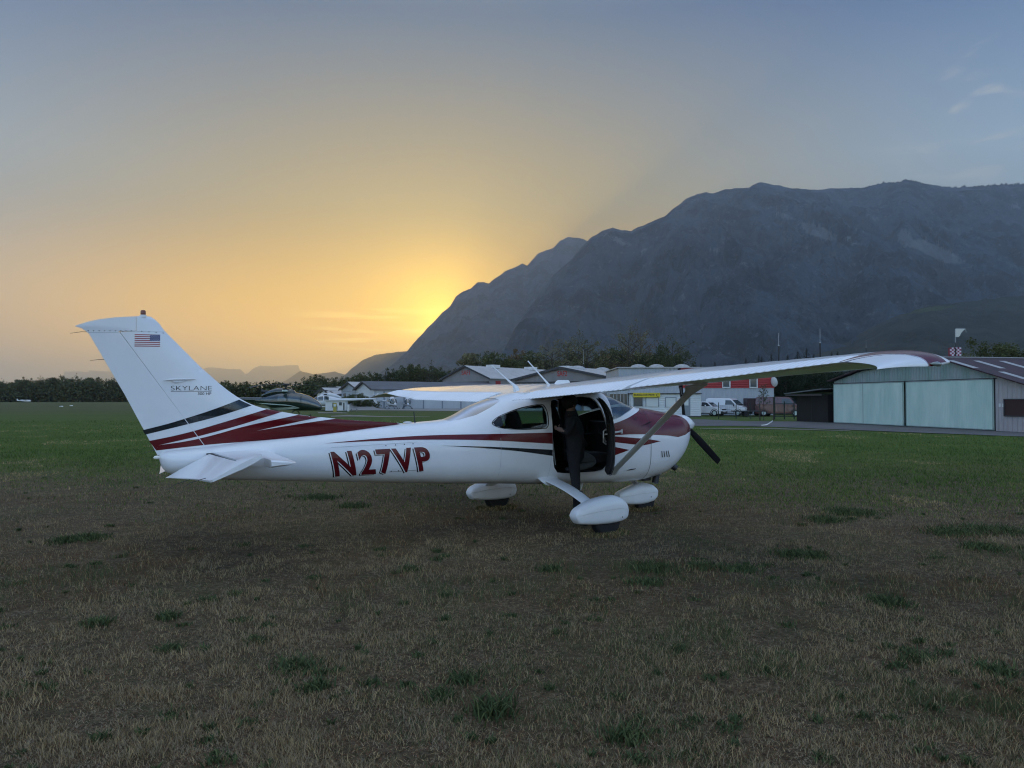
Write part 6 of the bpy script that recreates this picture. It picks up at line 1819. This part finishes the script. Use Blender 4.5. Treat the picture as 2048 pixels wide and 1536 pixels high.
# ------------------------------------------------------------------ road vehicles (x forward, centred)
M_cwhite = mat('car_white', (.62, .63, .64), rough=.25, coat=.8)
M_cred = mat('van_red', (.075, .012, .014), rough=.25, coat=.8)
M_cglass = mat('car_glass', (.02, .025, .03), rough=.05, spec=.9)
M_cplast = mat('car_plastic', (.02, .02, .022), rough=.6)
M_lamp = mat('lamp_glass', (.45, .47, .5), rough=.1, coat=1.)
M_plate = mat('plate', (.55, .56, .55), rough=.4)
def car(label, cat, loc, rz, body_m, lower, roof, W, wheels, r, glass, name, trim_z=.42, plate_txt='', group=None):
    E_ = empty(name, loc, rz, label, cat, group)
    m_ = MB(); yw = W / 2
    def shell(poly, inset, taper):
        P_ = []
        for y, k in ((-yw + inset, .94), (-yw + inset * .3 + .05, .985), (-yw * .75, 1.0), (yw * .75, 1.0), (yw - inset * .3 - .05, .985), (yw - inset, .94)):
            cx_, cz_ = np.mean([p[0] for p in poly]), np.mean([p[1] for p in poly])
            P_.append([(cx_ + (p[0] - cx_) * k, y, cz_ + (p[1] - cz_) * (k if p[1] > cz_ else 1)) for p in poly])
        return P_
    m_.grid(shell(lower, 0.0, 0), closed_v=True, cap=True)
    b_ = m_.build('body', body_m, E_, smooth=35)
    # cabin narrows upward
    zt = max(p[1] for p in roof); zb = min(p[1] for p in roof)
    cab = MB(); L_, R_ = [], []
    for p in roof:
        ins = .06 + .16 * (p[1] - zb) / (zt - zb)
        L_.append((p[0], -yw + ins, p[1])); R_.append((p[0], yw - ins, p[1]))
    cab.grid([L_, R_], closed_v=True, cap=True); c_ = cab.build('cabin', body_m, E_, smooth=20); bevel(c_, .04, 2, 25)
    for nm, poly, kind in glass:
        g = MB()
        if kind == 'side':
            for sd in (-1, 1):
                A_ = [(p[0], sd * (yw - (.06 + .16 * (p[1] - zb) / (zt - zb)) + .006), p[1]) for p in poly]
                MB().add(A_, [tuple(range(len(A_)))]).build(nm, M_cglass, E_, fix=False)
        else:
            (x0, z0), (x1, z1) = poly
            i0, i1 = .06 + .16 * (z0 - zb) / (zt - zb) + .07, .06 + .16 * (z1 - zb) / (zt - zb) + .07
            dx = .012 * kind
            g.add([(x0 + dx, -yw + i0, z0), (x0 + dx, yw - i0, z0), (x1 + dx, yw - i1, z1), (x1 + dx, -yw + i1, z1)], [(0, 1, 2, 3)]); g.build(nm, M_cglass, E_, fix=False)
    xf = max(p[0] for p in lower); xr = min(p[0] for p in lower)
    for sd in (-1, 1):
        MB().blob((xf - .14, sd * (yw - .22), .80), (.12, .17, .09), 12, 8).build('headlight', M_lamp, E_, smooth=60)
        MB().blob((xr + .06, sd * (yw - .12), .95), (.05, .09, .14), 10, 6).build('tail_light', M_cred, E_, smooth=60)
        MB().blob((roof[0][0] - .75 if cat == 'car' else roof[0][0] - .35, sd * (yw + .07), 1.08), (.07, .10, .08), 10, 6).build('mirror', M_cplast if cat != 'car' else body_m, E_, smooth=60)
        for x in wheels:
            w_ = MB(); w_.lathe([(r * .5, -.11), (r * .92, -.11), (r, -.07), (r, .07), (r * .92, .11), (r * .5, .11)], (x, sd * (yw - .10), r), 'y', 24); t_ = w_.build('wheel', P_TYRE, E_, smooth=40)
            w_ = MB(); w_.lathe([(r * .60, -.115), (r * .5, -.09), (r * .12, -.118), (.01, -.118)] if sd < 0 else [(r * .60, .115), (r * .5, .09), (r * .12, .118), (.01, .118)], (x, sd * (yw - .10), r), 'y', 18); w_.build('rim', M_silver, t_, smooth=40)
            w_ = MB(); q = np.linspace(R(-8), R(188), 16); w_.grid([[(x + (r + .05) * math.cos(a), sd * (yw + .006), r + (r + .05) * math.sin(a)) for a in q], [(x + (r + .11) * math.cos(a), sd * (yw + .008), r + (r + .11) * math.sin(a)) for a in q]]); w_.build('wheel_arch', M_cplast, E_)
    MB().box(xf - .12, xf + .03, -yw + .12, yw - .12, .22, trim_z + .08).build('bumper', M_cplast, E_)
    MB().box(xf + .031, xf + .045, -.26, .26, .42, .53).build('number_plate', M_plate, E_)
    MB().box(xf - .05, xf + .012, -yw + .35, yw - .35, .62, .74).build('grille', M_cplast, E_)
    MB().box(-1.1 if cat == 'car' else -1.6, 1.0, -yw - .008, yw + .008, .26, .34).build('sill', M_cplast, E_)
    return E_
g_ = lambda pxx, D: ((pxx - 1024) / F_PX * D, D, 0)
car('white compact car with black wheel arches beside the white office', 'car', g_(1413, 79.5), R(-38), M_cwhite,
    [(1.86, .25), (1.90, .62), (1.78, .84), (1.0, .98), (.7, 1.0), (-1.55, 1.02), (-1.80, .95), (-1.86, .60), (-1.82, .25)],
    [(1.02, .95), (.42, 1.42), (.1, 1.50), (-1.0, 1.50), (-1.55, 1.32), (-1.82, .98)], 1.74, (-1.2, 1.22), .33,
    [('side_window', [(.78, 1.02), (.34, 1.38), (.05, 1.43), (-.22, 1.43), (-.22, 1.02)], 'side'), ('side_window', [(-.30, 1.02), (-.30, 1.43), (-1.0, 1.43), (-1.38, 1.20), (-1.30, 1.03)], 'side'), ('windscreen', [(.96, 1.02), (.46, 1.40)], 1), ('rear_window', [(-1.78, 1.05), (-1.55, 1.32)], -1)], 'parked_car')
car('white delivery van with short bonnet beside the white compact car', 'van', g_(1456, 80.5), R(-40), M_cwhite,
    [(2.25, .28), (2.28, .70), (2.12, .92), (1.35, 1.12), (-2.1, 1.15), (-2.22, 1.0), (-2.25, .28)],
    [(1.40, 1.08), (.72, 1.68), (.45, 1.82), (-1.9, 1.86), (-2.16, 1.74), (-2.22, 1.1)], 1.84, (-1.45, 1.45), .33,
    [('side_window', [(1.12, 1.16), (.66, 1.62), (.05, 1.64), (.05, 1.16)], 'side'), ('windscreen', [(1.34, 1.16), (.76, 1.66)], 1), ('rear_window', [(-2.2, 1.2), (-2.17, 1.65)], -1)], 'parked_van', group='parked vans')
car('dark red van with closed cab beside the black shed', 'van', g_(1562, 78), R(-30), M_cred,
    [(2.35, .28), (2.40, .75), (2.25, 1.0), (1.65, 1.20), (-2.3, 1.22), (-2.4, 1.0), (-2.42, .28)],
    [(1.68, 1.15), (1.05, 1.82), (.75, 1.96), (-2.1, 2.0), (-2.34, 1.9), (-2.4, 1.2)], 1.92, (-1.5, 1.55), .34,
    [('side_window', [(1.35, 1.24), (.95, 1.78), (.25, 1.80), (.25, 1.24)], 'side'), ('windscreen', [(1.62, 1.24), (1.08, 1.80)], 1), ('rear_window', [(-2.38, 1.3), (-2.35, 1.8)], -1)], 'parked_van', group='parked vans')
# box trailer in front of the grey wall
q = g_(1524, 79.5); TR = empty('box_trailer', q, R(-4), 'dark maroon box trailer standing beside the dark red van', 'trailer')
o = MB().box(-1.7, 1.7, -.95, .95, .55, 1.84).build('box', mat('trailer_maroon', (.045, .020, .022), rough=.5, noise=.4, nscale=1.2), TR); bevel(o, .05)
MB().box(-1.72, 1.72, -.97, .97, .46, .545).build('chassis', M_cplast, TR)
for sd in (-1, 1):
    for x in (-.35, .35):
        w_ = MB(); w_.lathe([(.15, -.09), (.26, -.09), (.28, -.05), (.28, .05), (.26, .09), (.15, .09)], (x, sd * .9, .28), 'y', 20); w_.build('wheel', P_TYRE, TR, smooth=40)
MB().tube([(1.7, -.5, .5), (2.6, 0, .5), (1.7, .5, .5)], .04, 6).build('tow_bar', P_DMETAL, TR)
for x in (.85, 1.35): MB().box(x, x + .16, -.975, -.952, 1.2, 1.42).build('label_plate', M_plate, TR)
q = g_(1490, 77); FT = empty('flatbed_trailer', q, R(-8), 'low empty flatbed trailer between the white van and the maroon trailer', 'trailer')
MB().box(-1.3, 1.3, -.8, .8, .48, .60).build('deck', P_DMETAL, FT)
for sd in (-1, 1): w_ = MB(); w_.lathe([(.13, -.08), (.25, -.08), (.27, 0), (.25, .08), (.13, .08)], (0, sd * .85, .27), 'y', 18); w_.build('wheel', P_TYRE, FT, smooth=40)
MB().tube([(1.3, 0, .52), (2.0, 0, .5)], .035, 6).build('tow_bar', P_DMETAL, FT)

# fence posts with wire mesh in front of the vehicles
M_post = mat('green_post', (.012, .028, .022), rough=.6)
F_ = empty('wire_fence', (0, 0, 0), 0, 'dark green wire fence on thin posts in front of the parked vehicles', 'fence')
posts = [(1437, 68), (1472, 68), (1500, 68), (1519, 68)]
for x, D in posts:
    p = at(x, 799.5, D); MB().tube([(p.x, D, 0), (p.x, D, 1.45)], .035, 6).build('post', M_post, F_)
wm = MB()
a, b = at(posts[0][0], 799.5, 68), at(posts[-1][0], 799.5, 68)
for z in np.linspace(.1, 1.2, 7): wm.tube([(a.x, 68, z), (b.x, 68, z)], .006, 4)
for x in np.arange(a.x, b.x, .16): wm.tube([(x, 68, .05), (x, 68, 1.2)], .004, 4)
wm.build('wire_mesh', M_post, F_)
Gt = empty('wire_gate', (0, 0, 0), 0, 'green wire gate with rounded frame next to the black shed', 'gate')
gx0, gx1 = at(1549, 0, 66).x, at(1588, 0, 66).x
for x in (gx0, (gx0 + gx1) * .5, gx1): MB().tube([(x, 66, 0), (x, 66, 1.55 if x > gx0 else 2.2)], .05, 8).build('post', M_post, Gt)
m_ = MB(); m_.tube([(gx0, 66, 1.35), (gx1, 66, 1.35)], .03, 6); m_.tube([(gx0, 66, .25), (gx1, 66, .25)], .03, 6)
for x in np.arange(gx0, gx1, .11): m_.tube([(x, 66, .25), (x, 66, 1.35)], .008, 4)
m_.build('mesh_panel', M_post, Gt)
for k, pxx in enumerate((1519.5, 1547)):
    p = at(pxx, 0, 62.6)
    o = MB().tube([(0, 0, 0), (0, 0, 1.9 if k else 1.0)], .045, 8).build('tree_stake', M_bark)
    tag(o, ('short dark wooden stake left of the sapling', 'tall dark wooden stake right of the sapling')[k], 'stake').location = (p.x, 62.6, 0)
# people-high things on the apron: a dark baggage cart by the long pale hall
q = at(879, 0, 158); CT = empty('hand_cart', (q.x, 158, 0), .3, 'dark loaded hand cart standing by the pale hall under the far wing', 'cart')
MB().box(-.7, .7, -.4, .4, .35, .5).build('deck', P_DMETAL, CT); MB().box(-.5, .2, -.35, .35, .505, 1.2).build('load', M_trim, CT)
for x in (-.45, .45): w_ = MB(); w_.lathe([(.05, -.5), (.2, -.5), (.2, .5), (.05, .5)], (x, 0, .2), 'y', 14); w_.build('wheel', P_TYRE, CT)
# a light aircraft far away under the left wood
q = at(48, 0, 420)
SA = empty('distant_glider', (q.x, 420, 0), R(12), 'small white aircraft far off below the left wood', 'aircraft')
m_ = MB(); m_.tube([(-3.4, 0, 1.2), (-1., 0, 1.15), (1.6, 0, 1.0), (3., 0, 1.05), (3.6, 0, 1.0)], [.12, .35, .6, .45, .1], 12); m_.build('fuselage', M_hwhite, SA, smooth=60)
MB().box(.2, 1.5, -5, 5, 1.7, 1.82).build('wing', M_hwhite, SA); MB().prism([(-3.4, 1.2), (-3.6, 2.2), (-3.1, 2.2), (-2.5, 1.3)], -.05, .05).build('tail_fin', M_hwhite, SA)
# ------------------------------------------------------------------ grass
def blades(name, D0, D1, n, hgt, wid, mats_, pick, label, seed, lean=.8, side=1.12):
    r_ = np.random.default_rng(seed)
    u = r_.random(n)
    D = 1 / (1 / D0 + (1 / D1 - 1 / D0) * u)               # even density on the picture, real positions on the ground
    X = (r_.random(n) * 2 - 1) * (D * .70 * side + .6)
    clump = fbm(X / .22, D / .22, 3, seed + 1)
    mi, keep, hs = pick(X, D, clump, r_)
    X, D, mi, hs = X[keep], D[keep], mi[keep], hs[keep]; n = len(X)
    h = hgt * hs * (.5 + .9 * r_.random(n)) * (1 + .02 * D)
    a = r_.random(n) * 2 * math.pi
    w = wid * (1 + .06 * D) * (.6 + .8 * r_.random(n))
    l = lean * (.3 + r_.random(n)) * h; la = r_.random(n) * 2 * math.pi
    z = ground_z(X, D) * np.clip(1 - (np.hypot(X, D) - 25) / 30, 0, 1) - .018
    P = np.stack([X, D, z], 1)
    s = np.stack([np.cos(a) * w, np.sin(a) * w, 0 * a], 1)
    L_ = np.stack([np.cos(la) * l, np.sin(la) * l, h], 1)
    mid = P + L_ * np.array([.38, .38, .6])
    V = np.stack([P - s, P + s, mid + s * .7, mid - s * .7, P + L_], 1).reshape(-1, 3)
    k = np.arange(n)[:, None] * 5
    Fq = np.concatenate([k + np.array([0, 1, 2, 3]), k + np.array([3, 2, 4, 4])], 0)
    Ft = np.concatenate([k + np.array([0, 1, 2]), k + np.array([0, 2, 3]), k + np.array([3, 2, 4])], 0)
    me = np_mesh(name, V, Ft, np.concatenate([mi, mi, mi]))
    for m in mats_: me.materials.append(m)
    o = bpy.data.objects.new(name, me); COL.objects.link(o)
    return tag(o, label, 'grass', kind='stuff')
def gm(name, c): return mat(name, c, rough=.85, spec=.2)
g_straw, g_brown, g_grey, g_red = gm('straw', (.40, .29, .145)), gm('dead_brown', (.145, .090, .045)), gm('dead_grey', (.29, .225, .14)), gm('dead_rust', (.16, .078, .042))
g_weed, g_weed2 = gm('weed_green', (.095, .112, .042)), gm('weed_dark_green', (.052, .074, .030))
g_green, g_dkgreen, g_yel = gm('blade_green', (.105, .158, .030)), gm('blade_dark_green', (.060, .100, .022)), gm('blade_yellow_green', (.18, .175, .055))
def edge_y(X): return 15.6 - .8 * fbm(X / 3., X * 0 + 2, 3, 9) * 3
def green_prob(X, D):
    """share of green in the sward: little by the camera, all of it past some 25 m"""
    t = np.clip((D - 10.5 - 3.5 * fbm(X / 5., D / 5., 3, 61) + .60 * np.clip(X - 2, 0, 9)) / 13., 0, 1)
    return np.clip(t * t * (3 - 2 * t) + .30 * t * fbm(X / .9, D / 1.6, 4, 62) * 2, 0, 1)
def pick_dry(X, D, c, r_):
    pa = fbm(X / 1.4, D / 1.4, 4, 21); pb = fbm(X / .7, D / .7, 5, 33); pc = fbm(X / 2.6, D / 2.6, 4, 35)
    u = r_.random(len(X))
    mi = np.where(pa > .2, np.where(u < .35, 3, np.where(u < .75, 1, 0)), np.where(u < .40, 0, np.where(u < .62, 1, 2)))
    gshare = np.clip(.02 + 1.0 * pc + 1.2 * np.clip(pb - .12, 0, 1), .02, .8)
    grn = r_.random(len(X)) < gshare; mi = np.where(grn, np.where(r_.random(len(X)) < .6, 4, 5), mi)
    keep = (c > -.50 + .55 * r_.random(len(X))) & ~((pa < -.30) & (r_.random(len(X)) < .5)) & (r_.random(len(X)) > green_prob(X, D))
    return mi, keep, np.where(pa > .12, 1.15, .85) * (1 + .9 * c) * (1 + .6 * np.clip(pb, 0, 1))
blades('dry_grass', 3.1, 24, 380000, .030, .0013, [g_straw, g_brown, g_grey, g_red, g_weed, g_weed2], pick_dry, 'short dry brown and straw coloured grass round the aeroplane', 1)
def pick_thatch(X, D, c, r_):
    pa = fbm(X / 1.4, D / 1.4, 4, 21); pb = fbm(X / .7, D / .7, 5, 33); u = r_.random(len(X))
    mi = np.where(u < .24, 0, np.where(u < .58, 1, np.where(u < .74, 2, 3))); mi = np.where((pb > .1) & (u < .35), 4, mi); mi = np.where((pa > .22) & (u > .72), 3, mi)
    bright = fbm(X / .5, D / .5, 4, 71)
    mi = np.where((bright > .25) & (u < .6), 2, mi); mi = np.where((bright < -.25) & (u < .6), 1, mi)
    return mi, r_.random(len(X)) > green_prob(X, D) * .9, .8 + .4 * u
blades('thatch', 3.0, 24, 330000, .011, .0016, [g_straw, g_brown, g_grey, g_red, g_weed], pick_thatch, 'flattened dead grass litter between the standing blades', 12, lean=2.4)
def pick_green(X, D, c, r_):
    pb = fbm(X / 2.2, D / 3.5, 4, 44); u = r_.random(len(X))
    mi = np.where(u < .45, 0, np.where(u < .75, 1, 2)); mi = np.where(pb < -.12, np.where(u < .6, 1, 0), mi); mi = np.where(pb > .30, np.where(u < .5, 3, 2), mi)
    keep = (r_.random(len(X)) < green_prob(X, D)) & ~((D > 33) & (D > 33 + 0 * X) & (X > 8) & (D > 58 - 1.0 * X))
    return mi, keep, .8 + .5 * np.clip(-pb + .3, 0, 1)
blades('green_grass', 10, 62, 260000, .038, .0032, [g_green, g_dkgreen, g_yel, g_straw], pick_green, 'green grass of the airfield beyond the dry strip', 2)
# darker green weeds standing up in tufts
def tufts():
    r_ = np.random.default_rng(5)
    cs = [(g(985, 1410), .16, 1.5), (g(600, 1328), .17, 1.1), (g(630, 1365), .12, 1), (g(200, 1245), .12, 1), (g(340, 1230), .10, 1), (g(185, 1075), .25, 1), (g(130, 1080), .2, 1), (g(925, 1350), .12, 1), (g(345, 1295), .10, .8), (g(1305, 1135), .28, 1.1), (g(1290, 1160), .2, 1), (g(1590, 1105), .3, 1), (g(1700, 1025), .45, 1.2), (g(1610, 1110), .25, 1.1), (g(1400, 1130), .2, 1),
          (g(1770, 1200), .22, 1), (g(1900, 1065), .4, 1.1), (g(1990, 1060), .5, 1.2), (g(1830, 1310), .16, 1), (g(1985, 1335), .14, 1.1), (g(1250, 1465), .13, 1.1), (g(1960, 1095), .3, 1), (g(710, 1010), .3, 1), (g(640, 995), .4, 1), (g(820, 1135), .12, .9), (g(515, 1280), .08, .9), (g(880, 1380), .1, .9), (g(1650, 1040), .3, 1.2), (g(1100, 1135), .15, 1), (g(1480, 1135), .25, .9)]
    P, S, Hs = [], [], []
    for c, rad, k in cs:
        n = int(300 * min(rad * 5, 2.2))
        P.append(np.stack([c.x + r_.normal(size=n) * rad * .42, c.y + r_.normal(size=n) * rad * .42], 1)); Hs.append(np.full(n, .055 * k))
    for _ in range(260):
        u = r_.random(); D = 1 / (1 / 3.3 + (1 / 17 - 1 / 3.3) * u); X = (r_.random() * 2 - 1) * D * .75
        rad = .02 + .07 * r_.random() ** 2; n = int(20 + 600 * rad)
        P.append(np.stack([X + r_.normal(size=n) * rad * .5, D + r_.normal(size=n) * rad * .5], 1)); Hs.append(np.full(n, .022 + .018 * r_.random()))
    P = np.concatenate(P); Hs = np.concatenate(Hs); n = len(P)
    h = Hs * (.5 + .8 * r_.random(n)); a = r_.random(n) * 6.283; w = .0035 * (1 + .05 * P[:, 1]); la = r_.random(n) * 6.283; l = h * (.4 + .7 * r_.random(n))
    B_ = np.stack([P[:, 0], P[:, 1], ground_z(P[:, 0], P[:, 1]) - .018], 1); s = np.stack([np.cos(a) * w, np.sin(a) * w, 0 * a], 1); L_ = np.stack([np.cos(la) * l, np.sin(la) * l, h], 1)
    mid = B_ + L_ * np.array([.4, .4, .65])
    V = np.stack([B_ - s, B_ + s, mid + s, mid - s, B_ + L_], 1).reshape(-1, 3); k = np.arange(n)[:, None] * 5
    Ft = np.concatenate([k + np.array([0, 1, 2]), k + np.array([0, 2, 3]), k + np.array([3, 2, 4])], 0)
    mi = (r_.random(n) < .6).astype(np.int32)
    me = np_mesh('weeds', V, Ft, np.concatenate([mi] * 3)); me.materials.append(g_weed); me.materials.append(g_weed2)
    o = bpy.data.objects.new('weeds', me); COL.objects.link(o); tag(o, 'dark green tufts of weed scattered through the dry grass', 'weeds', kind='stuff')
tufts()

# longer grass standing round the tyres
def wheel_grass():
    r_ = np.random.default_rng(8); P = []
    for lx, ly, rr in ((-.055, -1.37, .30), (-.055, 1.37, .30), (1.765, 0, .26)):
        n = 1500; a = r_.random(n) * 6.283; q = rr * (.25 + .9 * r_.random(n) ** .8)
        x, y = lx + q * np.cos(a), ly + q * np.sin(a) * .75
        P.append(np.stack([PX0 + c31 * x - s31 * y, PY0 + s31 * x + c31 * y], 1))
    P = np.concatenate(P); n = len(P)
    h = .055 * (.4 + .8 * r_.random(n)); a = r_.random(n) * 6.283; w = np.full(n, .0035); la = r_.random(n) * 6.283; l = h * (.3 + .7 * r_.random(n))
    B_ = np.stack([P[:, 0], P[:, 1], ground_z(P[:, 0], P[:, 1]) - .018], 1); s = np.stack([np.cos(a) * w, np.sin(a) * w, 0 * a], 1); L_ = np.stack([np.cos(la) * l, np.sin(la) * l, h], 1)
    mid = B_ + L_ * np.array([.4, .4, .65])
    V = np.stack([B_ - s, B_ + s, mid + s, mid - s, B_ + L_], 1).reshape(-1, 3); k = np.arange(n)[:, None] * 5
    Ft = np.concatenate([k + np.array([0, 1, 2]), k + np.array([0, 2, 3]), k + np.array([3, 2, 4])], 0)
    me = np_mesh('tyre_grass', V, Ft, np.concatenate([r_.integers(0, 3, n)] * 3)); [me.materials.append(m) for m in (g_brown, g_weed, g_straw)]
    o = bpy.data.objects.new('tyre_grass', me); COL.objects.link(o); tag(o, 'longer grass standing round the aeroplane tyres', 'grass', kind='stuff')
wheel_grass()
# ------------------------------------------------------------------ the evening air
hz = MB().box(-36000, 36000, -9000, 45000, -12, 1860).build('haze', [], None)
hm = bpy.data.materials.new('haze'); hm.use_nodes = True
hm.node_tree.nodes.clear()
ho = hm.node_tree.nodes.new('ShaderNodeOutputMaterial')
hv = hm.node_tree.nodes.new('ShaderNodeVolumePrincipled')
hv.inputs['Color'].default_value = (.90, .94, .96, 1)
hv.inputs['Density'].default_value = 7e-5
hv.inputs['Anisotropy'].default_value = .66
hm.node_tree.links.new(hv.outputs[0], ho.inputs['Volume'])
hz.data.materials.append(hm)
tag(hz, kind='stuff')
